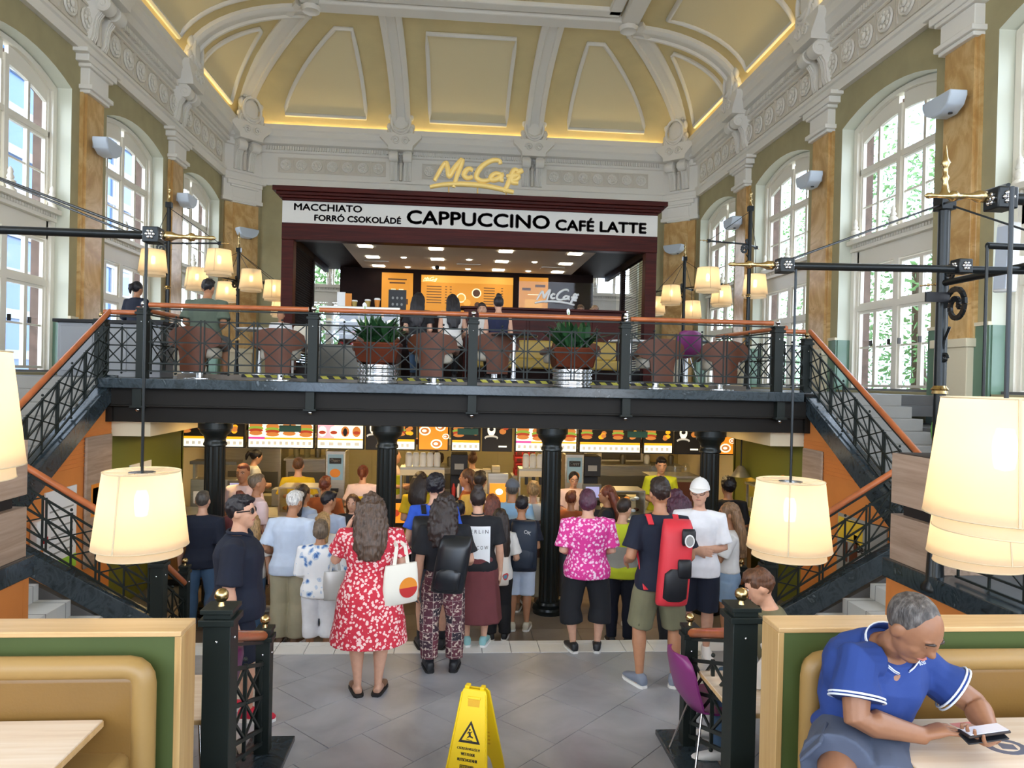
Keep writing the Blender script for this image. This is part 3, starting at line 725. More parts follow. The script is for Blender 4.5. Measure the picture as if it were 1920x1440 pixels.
# ---------------------------------------------------------------- side stairs
steptile = M('white_stair_tile', '#dcdcd8', .4, var=(4, .05))
gtile = M('grey_stair_tile', '#8f8c86', .5, var=(4, .06))
for s, n in ((-1, 'left'), (1, 'right')):
    X = lambda r: XC+s*r
    def bx2(g, a, b, y0, y1, z0, z1): return g.box(min(X(a), X(b)), max(X(a), X(b)), y0, y1, z0, z1)
    sr = sroot('staircase', (X(4), 7, 0))
    # lower flight: rises outwards
    for i in range(6):
        a = 3.32+.302*i
        bx2(G(), a, 5.1, 6.23, 7.3, -.05 if i == 0 else .157*i, .157*(i+1)).mk('step', steptile, sr, bevel=.004)
        gg = G()
        for y in (6.5, 6.86, 7.2): bx2(gg, a-.0015, a+.302, y, y+.004, .157*i, .157*(i+1)+.0015)
        gg.mk('tile_joint', groutm, sr)['kind'] = 'stuff'
    bx2(G(), 4.83, 6.85, 6.15, 7.36, .9, 1.06).mk('landing', gtile, sr)
    # upper flight: rises towards the balcony
    for i in range(10):
        y = 7.36+.236*i
        bx2(G(), 4.78, 5.95, y, 9.75, 1.06+.156*i, 1.06+.156*(i+1)).mk('step', gtile, sr, bevel=.004)
    # stringers
    def slope(g, fn, a0, a1, z00, z01, z10, z11, b0, b1):
        return g.hexa([fn(a0, b0, z00), fn(a1, b0, z10), fn(a1, b1, z10), fn(a0, b1, z00), fn(a0, b0, z01), fn(a1, b0, z11), fn(a1, b1, z11), fn(a0, b1, z01)])
    slope(G(), lambda a, b, z: (X(b), a, z), 7.2, 9.72, 0.94, 1.24, 2.42, 2.66, 4.6, 4.8).mk('stringer', greenmarble, sr, bevel=.006)
    slope(G(), lambda a, b, z: (X(a), b, z), 3.05, 4.8, -.02, .24, .98, 1.20, 7.28, 7.42).mk('stringer', greenmarble, sr, bevel=.006)
    slope(G(), lambda a, b, z: (X(a), b, z), 3.1, 5.0, -.6, .0, -.6, 1.0, 7.3, 7.38).mk('stair_cheek', darkgrey, sr)
    # orange wall under the upper flight
    q = [(7.36, -.5), (9.72, -.5), (9.72, 2.4), (7.36, .98)]
    ow = struct(G().prism(q, lambda a, b, d: (X(d), a, b), 4.68, 4.76).mk('wall_'+n, orangew))
    gg = G()
    for j in range(9): z = 1.55+.05*j; gg.box(min(X(4.665), X(4.68)), max(X(4.665), X(4.68)), max(7.4, 8.4+.08*j), 9.7, z, z+.012)
    gg.mk('wall_groove', orangew, ow)['kind'] = 'stuff'
    struct(bx2(G(), 3.72, 5.1, 6.15, 6.225, -.05, 1.06).mk('wall_'+n, orangew))
    struct(bx2(G(), 5.95, 6.9, 6.1, 9.75, -.5, 2.2).mk('wall_'+n, darkgrey))
    # railings
    railing((X(4.7), 7.28, 1.22), (X(4.7), 9.66, 2.66), 'sloping railing of the %s upper stair flight, wooden handrail over crossed bars' % n, 'upper stair railings', .82, 8, .06, trim=(.02, 0))
    railing((X(3.2), 7.35, .26), (X(4.72), 7.35, 1.2), 'sloping railing of the %s lower stair flight below the planter' % n, 'lower stair railings', .76, 6, .06, trim=(-.04, .02))
    newel((X(3.12), 7.35, 0), .125, .9, .035, 'dark newel post at the foot of the %s side stairs, partly behind the hanging lamp' % n)
    newel((X(3.14), 8.1, -.5), .09, 1.12, .03, 'slim newel post at the %s end of the steps down to the counter' % n)
    railing((X(3.13), 7.42, -.02), (X(3.13), 8.05, -.42), 'short railing beside the steps down to the counter on the %s' % n, None, .84, 2, .08)
# ---------------------------------------------------------------- boards and posters on the stair walls
def poster(label, s, y0, y1, z0, z1, base, items, cat='poster', th=.02, rad=0, xoff=4.68, bv=.004):
    xx = XC+s*xoff; d = -s
    r = thing('wall_poster' if cat == 'poster' else 'wall_board', label, cat, (xx, (y0+y1)/2, z0))
    G().box(min(xx, xx+d*th), max(xx, xx+d*th), y0, y1, z0, z1).mk('board', base, r, bevel=bv)
    for nm, m_, a0, a1, b0, b1 in items:
        e = th+.003
        G().box(min(xx+d*th, xx+d*e), max(xx+d*th, xx+d*e), y0+(y1-y0)*a0, y0+(y1-y0)*a1, z0+(z1-z0)*b0, z0+(z1-z0)*b1).mk(nm, m_, r)
    return r
pgreen = M('lime_print', '#9fcf3f', .6); pwhite = M('white_print', '#eef0f2', .55); porange = M('orange_print', '#e08a2a', .55); pyel = M('yellow_print', '#e7c23a', .5)
pred = M('red_print', '#b82b2b', .55); pbrown = M('brown_print', '#5b2f1b', .55); pblk = M('black_print', '#1b1817', .55); pgrey = M('grey_print', '#9a9a98', .55)
ppink = M('pink_print', '#e46a9c', .55); pblue = M('light_blue_print', '#8fb6cf', .5)
poster('white notice board with a green foot on the left orange stair wall', -1, 8.2, 8.85, .4, 1.36, pwhite, [('print_band', pgreen, 0, 1, 0, .16)]+[('print_line', pgrey, .12, .88, .25+.1*i, .27+.1*i) for i in range(6)])
poster('tall grey wooden board with rounded corners on the left orange stair wall', -1, 9.02, 9.68, .3, 1.9, greyplank, [('picture', porange, .18, .72, .38, .63), ('picture', pwhite, .24, .66, .46, .6)], 'board', .04, bv=.03)
poster('small white dispenser box on the left orange stair wall', -1, 7.93, 8.18, .78, 1.1, white, [('print_band', pred, .3, .7, .2, .4)], 'box', .1, bv=.02)
poster('grey wooden board with rounded corners on the right orange stair wall', 1, 9.15, 9.69, .3, 1.85, greyplank, [], 'board', .04, bv=.03)
r = poster('grey poster of coffee beans with lettering behind the right lower railing', 1, 7.72, 8.75, .3, 1.12, pgrey, [('picture', pyel, .45, .98, .62, .95), ('picture', pbrown, .62, .72, .1, .5), ('picture', pbrown, .76, .86, .3, .6), ('picture', pbrown, .55, .63, .4, .75)])
lettering('Better', pblk, r, (XC+4.655, 8.3, .72), (0, -1, 0), (0, 0, 1), h=.11, bold=.02)
# ---------------------------------------------------------------- planters on the terrace corners
leafm = M('fleshy_leaf', '#5b8f45', .5, var=(8, .2)); soil = M('soil', '#3a2c22', .95)
for s, n in ((-1, 'left'), (1, 'right')):
    X = lambda r: XC+s*r
    r = thing('box_planter', 'two-tier grey oak box planter on the marble corner of the %s terrace' % n, 'planter', (X(3.95), 5.95, 1.17))
    def b3(a, b, y0, y1, z0, z1): return G().box(min(X(a), X(b)), max(X(a), X(b)), y0, y1, z0, z1)
    b3(3.73, 4.2, 5.62, 6.2, 1.17, 1.58).mk('box', greyplank, r, bevel=.004); b3(3.8, 4.14, 5.7, 6.12, 1.58, 1.68).mk('spacer', blackm, r); b3(3.73, 4.2, 5.62, 6.2, 1.68, 2.13).mk('box', greyplank, r, bevel=.004)
    b3(3.76, 4.17, 5.65, 6.17, 2.12, 2.137).mk('soil', soil, r)
    t = thing('succulent', 'green paddle-leaved plant growing in the %s oak planter' % n, 'plant', (X(4.0), 5.9, 2.13))
    for i in range(11):
        a = R.uniform(0, 2*PI); rr = R.uniform(.02, .15); h = R.uniform(.18, .36); le = R.uniform(.05, .075)
        x, y = X(4.0)+rr*cos(a), 5.85+rr*sin(a)*1.2
        m = Matrix.Rotation(R.uniform(0, PI), 4, 'Z') @ Matrix.Rotation(R.uniform(-.35, .35), 4, 'Y')
        G().sph((x, y, 2.13+h*.55), (le, .018, h*.5), 8, 6, m).mk('leaf', leafm, t, 180)
    for i in range(3): G().sph((X(4.0)+.06*i-.08, 5.8, 2.42+.03*i), (.025, .025, .03), 6, 5).mk('bud', ppink, t, 180)
    railing((X(3.85), 2.6, 1.1), (X(3.85), 5.5, 1.1), 'iron terrace railing behind the marble kerb on the %s' % n, None, .85, 8, .1)
# ---------------------------------------------------------------- counter hall under the balcony
steel = M('brushed_steel', '#b9b7ae', .35, .85, var=(3, .1, (1, 1, 12)))
steeld = M('dark_steel', '#6f6d66', .4, .7); khaki = M('khaki_enamel', '#8d8664', .5); tilew = M('cream_wall_tile', '#b3a981', .35)
woodcnt = wood('counter_wood', '#8a5a30', '#a56f3e', '#b8824c', 2, 5)
for s, n in ((-1, 'left'), (1, 'right')):
    X = lambda r: XC+s*r
    wl = struct(G().box(min(X(4.72), X(4.85)), max(X(4.72), X(4.85)), 9.74, 12.3, -.5, 2.06).mk('wall_'+n, greenwall))
    struct(G().box(min(X(5.3), X(5.4)), max(X(5.3), X(5.4)), 12.3, 17.5, -.5, 2.06).mk('wall_'+n, creamw))
    struct(G().box(min(X(4.72), X(5.4)), max(X(4.72), X(5.4)), 12.25, 12.35, -.5, 2.06).mk('wall_'+n, greenwall))
    struct(G().box(min(X(4.2), X(4.72)), max(X(4.2), X(4.72)), 9.74, 12.0, 1.86, 2.06).mk('trim_9', creamw))
bw = struct(G().box(-5.2, 5.7, 17.3, 17.5, -.5, 2.06).mk('wall_back', tilew))
for i in range(14):
    for j in range(5): G().box(-4.9+.75*i, -4.9+.75*i+.74, 17.285, 17.31, -.4+.5*j, -.4+.5*j+.49).mk('wall_tile', tilew, bw)
for i, x in enumerate((2.7, 4.1)):
    G().box(x-.55, x+.55, 17.2, 17.3, .75, 1.5).mk('hatch_frame', white, bw); G().box(x-.48, x+.48, 17.18, 17.25, .82, 1.43).mk('hatch', steeld, bw)
kcl = M('case_tube_light', '#fff0d0', .5, em=4); kl = M('kitchen_tube_light', '#ffd891', .5, em=14)
for j, y in enumerate((10.9, 13.4, 15.6)):
    for x in (-3.2, -.9, 1.4, 3.6):
        r = thing('ceiling_light', 'flat warm ceiling light under the balcony, row %s from the counter, %s' % (('nearest', 'middle', 'farthest')[j], {-3.2: 'far left', -.9: 'left of centre', 1.4: 'right of centre', 3.6: 'far right'}[x]), 'lamp', (x, y, 2.05))
        G().box(x-.3, x+.3, y-.3, y+.3, 2.035, 2.056).mk('frame', white, r); G().box(x-.27, x+.27, y-.27, y+.27, 2.028, 2.036).mk('diffuser', kl, r)
# counter
cn = thing('serving_counter', 'long wooden serving counter with a steel top behind the queue', 'counter', (.2, 11.2, -.5))
G().box(-4.3, 4.8, 11.1, 11.7, -.4, .52).mk('body', woodcnt, cn, bevel=.005); G().box(-4.35, 4.85, 11.0, 11.8, .52, .57).mk('worktop', steel, cn, bevel=.005); G().box(-4.3, 4.8, 11.16, 11.7, -.5, -.4).mk('plinth', blackm, cn)
for i in range(9): G().box(-4.25+i*1.0, -4.25+i*1.0+.97, 11.085, 11.105, -.36, .5).mk('panel', woodcnt, cn, bevel=.006)
# back counter
bc = thing('back_counter', 'steel back counter under the kitchen machines', 'counter', (.2, 12.9, -.5))
G().box(-4.2, 4.7, 12.55, 13.2, -.5, .40).mk('body', khaki, bc); G().box(-4.2, 4.7, 12.5, 13.2, .40, .44).mk('worktop', steel, bc)
for i in range(10): G().box(-4.15+i*.885, -4.15+i*.885+.84, 12.535, 12.56, -.42, .34).mk('door', steeld, bc, bevel=.005)
for i in range(34):
    x = -4.1+.26*i+R.uniform(-.04, .04); h = R.uniform(.08, .3); m_ = R.choice([steel, steeld, pbrown, pblk, white, khaki, pgrey, pred, creamw])
    if min(abs(x+2.0), abs(x-2.15), abs(x-.12), abs(x-2.48)) < .3 or -.95 < x < 1.95 or x > 3.45: continue
    G().box(x, x+.2, 12.62, 12.9, .44, .44+h).mk('container', m_, bc, bevel=.008)
# kitchen rows behind
for j, (x0, x1, h) in enumerate(((-4.6, -3.5, 1.2), (-3.4, -2.45, .95), (-1.0, .1, .8), (1.9, 2.9, .75), (3.0, 4.9, .9))):
    r = thing('kitchen_unit', 'steel kitchen unit at the back, '+('far left by the wall', 'behind the man in the yellow shirt', 'behind the cup dispensers', 'under the white wall hatch', 'far right under the wall hatches')[j], 'kitchen unit', ((x0+x1)/2, 15.3, -.5), 0, 'kitchen units at the back')
    G().box(x0, x1, 15.0, 15.7, -.5, h).mk('body', steel, r, bevel=.01); G().box(x0-.03, x1+.03, 14.94, 15.75, h, h+.04).mk('top', steel, r)
    for q in range(3): G().box(x0+.05, x1-.05, 14.98, 15.01, -.4+q*.4, -.08+q*.4).mk('drawer', steeld, r, bevel=.006)
    for q in range(4): G().lathe([(0, h+.04), (.06, h+.04), (.07, h+.2), (.05, h+.24), (0, h+.24)], (x0+.15+q*(x1-x0-.3)/3, 15.3, 0), 8).mk('jar', R.choice([white, steeld, khaki]), r, 50)
    for q in range(int((x1-x0)/.17)): hh = R.uniform(.07, .2); G().box(x0+.02+.17*q, x0+.15+.17*q, 15.25, 15.6, (1.29 if h < 1 else 1.54), (1.29 if h < 1 else 1.54)+hh).mk('container', R.choice([white, pbrown, steeld, pgrey, porange, pred, khaki]), r)
    G().box(x0, x1, 15.2, 15.75, 1.25 if h < 1 else 1.5, 1.29 if h < 1 else 1.54).mk('shelf', steel, r)
# menu boards
def emi(name, col, e): return M(name, col, .5, em=e)
mW, mY, mK, mO, mP, mG, mB, mR, mT = emi('screen_white', '#f6efd6', .75), emi('screen_yellow', '#e9a11c', .8), emi('screen_black', '#1c1712', .3), emi('screen_orange', '#dc8322', .75), emi('screen_pink', '#e9a6b0', .75), emi('screen_green', '#83a33a', .6), emi('screen_bun', '#bd7434', .65), emi('screen_red', '#a83a1e', .6), emi('screen_grey', '#bdb7a8', .6)
mM = emi('screen_magenta', '#c9418f', .7)
def ell(c, rx, rz, n=14): return [(c[0]+rx*cos(2*PI*i/n), c[1]+rz*sin(2*PI*i/n)) for i in range(n)]
def menu(x0, x1, kind, label):
    yb, z0, z1 = 12.5, 1.47, 1.93; y = yb-.05
    r = thing('menu_board', label, 'menu board', ((x0+x1)/2, yb, z0), 0, 'lit menu boards over the counter')
    G().box(x0, x1, y+.012, yb+.06, z0-.02, z1).mk('case', blackm, r)
    G().box(x0+.1, x1-.1, yb, yb+.03, z1, 2.056).mk('hanger', blackm, r)
    F = lambda a, b, d: (a, y+d, b); lay = [0.008]
    W = x1-x0; w0, w1 = x0+.02, x1-.02
    def q(m_, a0, a1, b0, b1, nm='print'):
        lay[0] -= .0006; G().prism([(w0+(w1-w0)*a0, z0+(z1-z0)*b0), (w0+(w1-w0)*a1, z0+(z1-z0)*b0), (w0+(w1-w0)*a1, z0+(z1-z0)*b1), (w0+(w1-w0)*a0, z0+(z1-z0)*b1)], F, lay[0], lay[0]+.0005).mk(nm, m_, r)
    def e(m_, a, b, rx, rz, nm='print'):
        lay[0] -= .0006; G().prism(ell((x0+W*a, z0+(z1-z0)*b), rx, rz), F, lay[0], lay[0]+.0005).mk(nm, m_, r)
    def burger(a, b, s=1):
        e(mB, a, b+.13*s, .1*s, .055*s); e(mG, a, b+.03*s, .115*s, .035*s); e(mR, a, b-.04*s, .11*s, .03*s); e(mB, a, b-.13*s, .1*s, .035*s)
    if kind in 'kn':
        q(mK, 0, 1, 0, 1, 'screen'); q(mW, 0, 1, 0, .28); q(mY, 0, 1, .28, .37)
        n = max(2, int(W/.24))
        for i in range(n):
            a = (i+.5)/n; burger(a, .68, .95) if i % 2 == 0 else [e(mY if j % 2 else mB, a+R.uniform(-.4, .4)*.1/W, .55+R.uniform(0, .25), .045, .035) for j in range(5)]
        for i in range(int(W/.1)): q(mT, .04+i*.1/W, .04+i*.1/W+.05/W, .08, .2)
    elif kind == 'w':
        q(mW, 0, 1, 0, 1, 'screen'); q(mY, 0, 1, .3, .36); q(mM, 0, .25, .3, .38)
        n = 4
        for i in range(n): burger((i+.5)/n, .66 if i % 2 == 0 else .62, 1.1)
        for i in range(int(W/.1)): q(mT, .03+i*.1/W, .03+i*.1/W+.05/W, .1, .22)
    elif kind == 'p':
        q(mW, 0, 1, 0, 1, 'screen'); q(mP, 0, .36, .36, 1); q(mY, 0, 1, .3, .36)
        for i in range(4): e(mW if i < 2 else mB, .12+.24*i, .62, .07, .09); e(mR, .12+.24*i, .58, .06, .03)
        e(mK, .6, .6, .035, .07)
        for i in range(5): q(mT, .06+i*.19, .16+i*.19, .1, .22)
    elif kind == 'o':
        q(mO, 0, 1, 0, 1, 'screen')
        for a, b, rr in ((.22, .7, .1), (.72, .85, .09), (.6, .22, .1), (.9, .5, .06)): e(mW, a, b, rr, rr*.8); e(mB, a, b, rr*.75, rr*.55); e(mW, a-.02, b, rr*.4, rr*.25)
    elif kind == 'd':
        q(mK, 0, 1, 0, 1, 'screen')
        e(mW, .3, .78, .07, .11); e(mK, .3, .8, .04, .035); e(mT, .3, .48, .12, .045); e(mK, .3, .44, .1, .03); e(mB, .68, .72, .06, .05); e(mR, .78, .86, .05, .04); q(mW, .55, .85, .12, .18)
    return r
for x0, x1, k, n in ((-4.63, -3.52, 'k', 'lit dark menu board with burgers, leftmost over the counter'), (-3.47, -2.36, 'w', 'lit white menu board with four burgers left of centre'), (-2.32, -1.52, 'p', 'lit pink and white menu board of desserts'), (-1.49, -1.05, 'd', 'narrow black menu board half behind the second column'), (-1.01, -.64, 'n', 'small dark menu board just right of the second column'),
                   (-.6, -.07, 'o', 'orange menu board with coffee cups seen from above'), (-.03, .48, 'n', 'small menu board under the middle green sign'), (.51, 1.03, 'd', 'black menu board with a white sundae, left of the third column'), (1.08, 2.18, 'w', 'lit white menu board with burgers behind the third column'),
                   (2.21, 3.32, 'k', 'wide dark menu board with burgers and fries right of the third column'), (3.36, 3.9, 'n', 'small dark menu board under the right green sign'), (3.93, 4.45, 'd', 'black menu board with a white sundae, left of the rightmost column'), (4.62, 5.02, 'o', 'orange menu board with cups at the right end')):
    menu(x0, x1, k, n)
gsign = M('dark_green_sign', '#0e3d1e', .6)
for x, n in ((-2.15, 'left'), (.2, 'middle'), (2.53, 'right')):
    r = thing('green_sign', 'small blank dark green sign hanging under the balcony edge, the %s one of three' % n, 'sign', (x, 9.7, 2.0), 0, 'green signs under the balcony')
    G().box(x-.14, x+.14, 9.68, 9.7, 1.955, 2.04).mk('panel', gsign, r); G().box(x-.01, x+.01, 9.685, 9.695, 2.03, 2.062).mk('hanger', ironm, r)
# machines on the back counter
def juice(x, n):
    r = thing('juice_dispenser', 'tall grey juice dispenser '+n, 'drinks machine', (x, 12.7, .44), 0, 'juice dispensers')
    G().box(x-.17, x+.17, 12.5, 12.95, .44, 1.42).mk('body', steel, r, bevel=.015); G().box(x-.13, x+.13, 12.485, 12.5, .92, 1.36).mk('front_panel', pblue, r); G().box(x-.1, x+.1, 12.478, 12.486, 1.2, 1.3).mk('name_plate', pblk, r)
    lettering('Cappy', pwhite, r, (x-.08, 12.476, 1.225), w=.16, bold=.02); G().prism(ell((x, 1.04), .09, .075), lambda a, b, d: (a, d, b), 12.479, 12.486).mk('picture', porange, r)
    G().box(x-.06, x+.06, 12.42, 12.5, .72, .78).mk('tap', blackm, r); G().box(x-.12, x+.12, 12.4, 12.5, .46, .48).mk('drip_tray', steeld, r)
juice(-2.0, 'behind the man in the yellow shirt'); juice(2.15, 'right of the third column')
def cuprack(x, n, ncup):
    r = thing('cup_rack', 'drink-tap rack with white cups on top, '+n, 'cup rack', (x, 12.75, .44), 0, 'cup racks')
    w = .065*ncup+.06
    G().box(x-w, x+w, 12.6, 12.95, .44, .5).box(x-w, x+w, 12.6, 12.95, 1.1, 1.14).box(x-w, x-w+.03, 12.62, 12.92, .5, 1.1).box(x+w-.03, x+w, 12.62, 12.92, .5, 1.1).mk('frame', steel, r)
    G().box(x-w, x+w, 12.6, 12.62, 1.0, 1.1).mk('fascia', creamw, r)
    for i in range(ncup):
        cx = x+(i-(ncup-1)/2)*.125
        G().lathe([(0, 1.14), (.055, 1.14), (.06, 1.2), (.06, 1.34), (.04, 1.385), (0, 1.39)], (cx, 12.78, 0), 12).mk('cup', white, r, 50)
        G().box(cx-.025, cx+.025, 12.58, 12.66, .86, .99).mk('tap', blackm, r)
    for i in range(5): G().lathe([(0, .5), (.04, .5), (.05, .62), (0, .62)], (x-w+.1+i*.12, 12.7, 0), 8).mk('paper_cup', white, r)
cuprack(-.52, 'behind the boy with the black backpack', 5); cuprack(1.5, 'half behind the third column', 4)
for x, n in ((.12, 'left of the third column'), (2.48, 'beside the right juice dispenser')):
    r = thing('coffee_machine', 'black coffee machine on the back counter '+n, 'coffee machine', (x, 12.8, .44), 0, 'black coffee machines')
    G().box(x-.15, x+.15, 12.55, 13.0, .44, .62).box(x-.15, x+.15, 12.78, 13.0, .62, 1.1).box(x-.15, x+.15, 12.55, 13.0, 1.02, 1.38).mk('body', blackm, r, bevel=.01)
    for i in range(3): G().lathe([(0, .62), (.03, .62), (.035, .78), (.02, .82), (.015, .86), (0, .86)], (x-.09+i*.09, 12.62, 0), 8).mk('bottle', R.choice([white, pred, pblk]), r, 50)
    G().box(x-.08, x+.08, 12.545, 12.552, 1.12, 1.22).mk('display', pgrey, r)
for q in range(4):
    r = tag(G().box(1.2+.012*(q % 2), 1.58+.012*(q % 2), 13.75, 14.15, .86+.125*q, .975+.125*q).mk('food_crate', pred, None, bevel=.01), 'red plastic crate in the stack left of the third column, '+('lowest', 'second from below', 'third from below', 'topmost')[q], 'crate', 'red crates in a stack')
    for i in range(3): G().box(1.24+.12*i, 1.33+.12*i, 13.74, 13.752, .89+.125*q, .94+.125*q).mk('grip', pbrown, r)
r = thing('crate_stand', 'steel trolley under the stack of red crates', 'trolley', (1.38, 13.95, -.5)); G().box(1.15, 1.62, 13.7, 14.2, .82, .86).mk('top', steel, r)
for x in (1.17, 1.6):
    for y in (13.72, 14.18): G().box(x-.015, x+.015, y-.015, y+.015, -.5, .82).mk('leg', steel, r)
for i in range(3):
    r = thing('box_stack', 'stack of flat white cartons '+('left of the red crates', 'just beside the red crates', 'low, in front of the red crates')[i], 'boxes', ((.62, .78, .95)[i], 12.85, .44), 0, 'white carton stacks')
    for q in range((11, 12, 6)[i]): x = (.62, .78, .95)[i]; G().box(x-.07, x+.07, 12.75, 12.95, .44+.06*q, .44+.06*q+.054).mk('carton', creamw, r)
# things standing on the counter
def display(x0, x1, n):
    r = thing('display_case', 'glass counter case of pastries '+n, 'display case', ((x0+x1)/2, 11.3, .57))
    G().box(x0, x1, 11.1, 11.6, .57, .62).box(x0, x1, 11.1, 11.6, .98, 1.0).box(x0, x0+.02, 11.1, 11.6, .62, .98).box(x1-.02, x1, 11.1, 11.6, .62, .98).mk('frame', steel, r)
    G().box(x0+.02, x1-.02, 11.12, 11.55, .795, .805).mk('shelf', glassm, r); G().box(x0+.02, x1-.02, 11.1, 11.106, .62, .98).mk('front_pane', glassm, r)
    G().box(x0+.05, x1-.05, 11.3, 11.36, .965, .98).mk('case_light', kcl, r)
    for q in range(2):
        for i in range(6):
            c = (x0+.08+i*(x1-x0-.16)/5, 11.25+.1*(i % 2), .64+.18*q+.02)
            G().sph(c, (.05, .05, .03), 8, 5).mk('pastry', R.choice([creamw, porange, pbrown, white]), r, 180)
display(-2.62, -2.0, 'left of centre, behind the white-haired man'); display(2.5, 3.05, 'right, behind the man in the lime polo shirt')
scr = emi('till_screen', '#8e8fb8', .5)
for x, n, ad in ((.27, 'in the middle, left of the orange lit advert', 0), (2.25, 'right of the third column', 0), (-3.3, 'at the left end behind two men in pale shirts', 0)):
    r = thing('cash_till', 'till with a lit screen '+n, 'till', (x, 11.35, .57), 0, 'tills on the counter')
    G().box(x-.17, x+.17, 11.2, 11.6, .57, .68).mk('drawer_box', blackm, r, bevel=.01); G().box(x-.15, x+.15, 11.35, 11.42, .8, 1.06).mk('monitor', steeld, r, bevel=.01)
    G().box(x-.11, x+.11, 11.343, 11.351, .85, 1.02).mk('screen', scr, r); G().box(x-.03, x+.03, 11.38, 11.44, .68, .82).mk('stem', blackm, r)
r = thing('lit_advert', 'orange lit advert of a dessert standing on the counter', 'advert', (.72, 11.2, .57))
G().box(.56, .88, 11.2, 11.3, .57, 1.24).mk('case', steel, r, bevel=.01); G().box(.59, .85, 11.192, 11.2, .72, 1.08).mk('picture', mO, r); G().prism(ell((.74, .95), .06, .05), lambda a, b, d: (a, d, b), 11.186, 11.191).mk('picture', mW, r); G().prism(ell((.70, .83), .05, .05), lambda a, b, d: (a, d, b), 11.186, 11.191).mk('picture', mR, r)
r = thing('counter_poster', 'orange food poster in a dark frame on the front of the counter', 'poster', (-.78, 11.0, .2))
G().box(-1.0, -.55, 10.96, 11.0, .46, .86).mk('frame', blackm, r); G().box(-.95, -.6, 10.95, 10.961, .5, .8).mk('picture', mO, r)
for x, rr in ((-.85, .07), (-.7, .05)): G().prism(ell((x, .65), rr, rr*.8), lambda a, b, d: (a, d, b), 10.945, 10.951).mk('picture', mR, r)
# bean grinder / hot cabinet on the right, jars on top
r = thing('hot_cabinet', 'brown hot-food cabinet with glass jars on top beside the rightmost column', 'cabinet', (3.95, 12.6, .44))
G().box(3.55, 4.35, 12.5, 13.0, .44, 1.02).mk('body', khaki, r, bevel=.01); G().box(3.6, 4.3, 12.485, 12.505, .5, .95).mk('door', pbrown, r); G().box(3.5, 4.4, 12.45, 13.02, 1.02, 1.06).mk('top', steel, r)
for i in range(4): G().lathe([(0, 1.06), (.07, 1.06), (.08, 1.2), (.05, 1.26), (0, 1.27)], (3.62+.2*i, 12.7, 0), 10).mk('jar', glassm, r, 50)
r = thing('fry_station', 'steel fry station with drawers left of the leftmost column gap', 'fry station', (-3.75, 12.4, -.5))
G().box(-4.3, -3.55, 12.2, 12.5, .44, .95).mk('body', steel, r, bevel=.01)
for q in range(4): G().box(-4.25+.17*q, -4.1+.17*q, 12.19, 12.21, .55, .75).mk('drawer', white, r, bevel=.004)
G().box(-4.3, -3.55, 12.15, 12.5, 1.2, 1.25).mk('hood', steeld, r); G().box(-4.3, -4.26, 12.3, 12.4, .9, 1.22).mk('post', steel, r)
r = thing('heat_lamp', 'glowing heat lamp over the shelf at the far right of the counter', 'lamp', (4.85, 11.6, 1.2))
G().lathe([(.04, 1.36), (.06, 1.34), (.16, 1.18), (.15, 1.18), (.04, 1.32)], (4.8, 11.6, 0), 12).mk('shade', steel, r, 40); G().sph((4.8, 11.6, 1.22), .05, 8, 6).mk('bulb', emi('heat_bulb', '#ffb060', 30), r, 180); G().tube([(4.8, 11.6, 1.36), (4.8, 11.6, 2.06)], .012, 6).mk('cord', blackm, r)
r = thing('wall_shelf', 'cluttered steel shelf unit on the right side wall', 'shelf', (4.6, 10.8, .3))
for z in (.35, .75, 1.15): G().box(4.62, 4.95, 10.2, 11.0, z, z+.03).mk('shelf', steel, r)
for y in (10.22, 10.98): G().box(4.64, 4.67, y-.015, y+.015, -.5, 1.18).mk('post', steel, r)
for i in range(8): G().box(4.66+.02*(i % 3), 4.9, 10.25+.09*i, 10.32+.09*i, .38+.4*(i % 2), .55+.4*(i % 2)).mk('carton', R.choice([pbrown, blackm, khaki, pgrey]), r)
r = thing('notice_sheets', 'two white paper notices on the left olive green wall', 'notice', (XC-4.71, 10.9, 1.0))
for y in (10.35, 10.75): G().box(XC-4.72, XC-4.705, y, y+.3, 1.0, 1.4).mk('sheet', pwhite, r)
r = thing('wall_badge', 'small round orange badge on the right olive green wall', 'sign', (XC+4.71, 10.4, 1.1))
G().lathe([(0, XC+4.70), (.12, XC+4.70), (.12, XC+4.72), (0, XC+4.72)], (0, 10.4, 1.25), 16, 'x').mk('disc', porange, r, 40); G().box(XC+4.7, XC+4.72, 10.36, 10.44, 1.0, 1.15).mk('tail', porange, r)
# ---------------------------------------------------------------- raised balcony floor behind a hazard strip
rf = struct(G().box(XC-4.2, XC+4.2, 10.62, 21.4, 2.6, 2.69).mk('floor', brownst))
hz = NT('hazard_tape'); wv = hz.n('TexWave', wave_type='BANDS', bands_direction='DIAGONAL'); wv.inputs['Scale'].default_value = 1.6
hz.l(hz.co((2.2, 0, 2.2)), wv.inputs['Vector']); hz.l(hz.ramp(wv.outputs['Fac'], [(0, '#1a1a18'), (.5, '#d8d04a')], 'CONSTANT'), hz.b.inputs['Base Color'])
G().box(XC-3.3, XC+3.6, 10.6, 10.7, 2.66, 2.70).mk('hazard_strip', hz.m, rf)
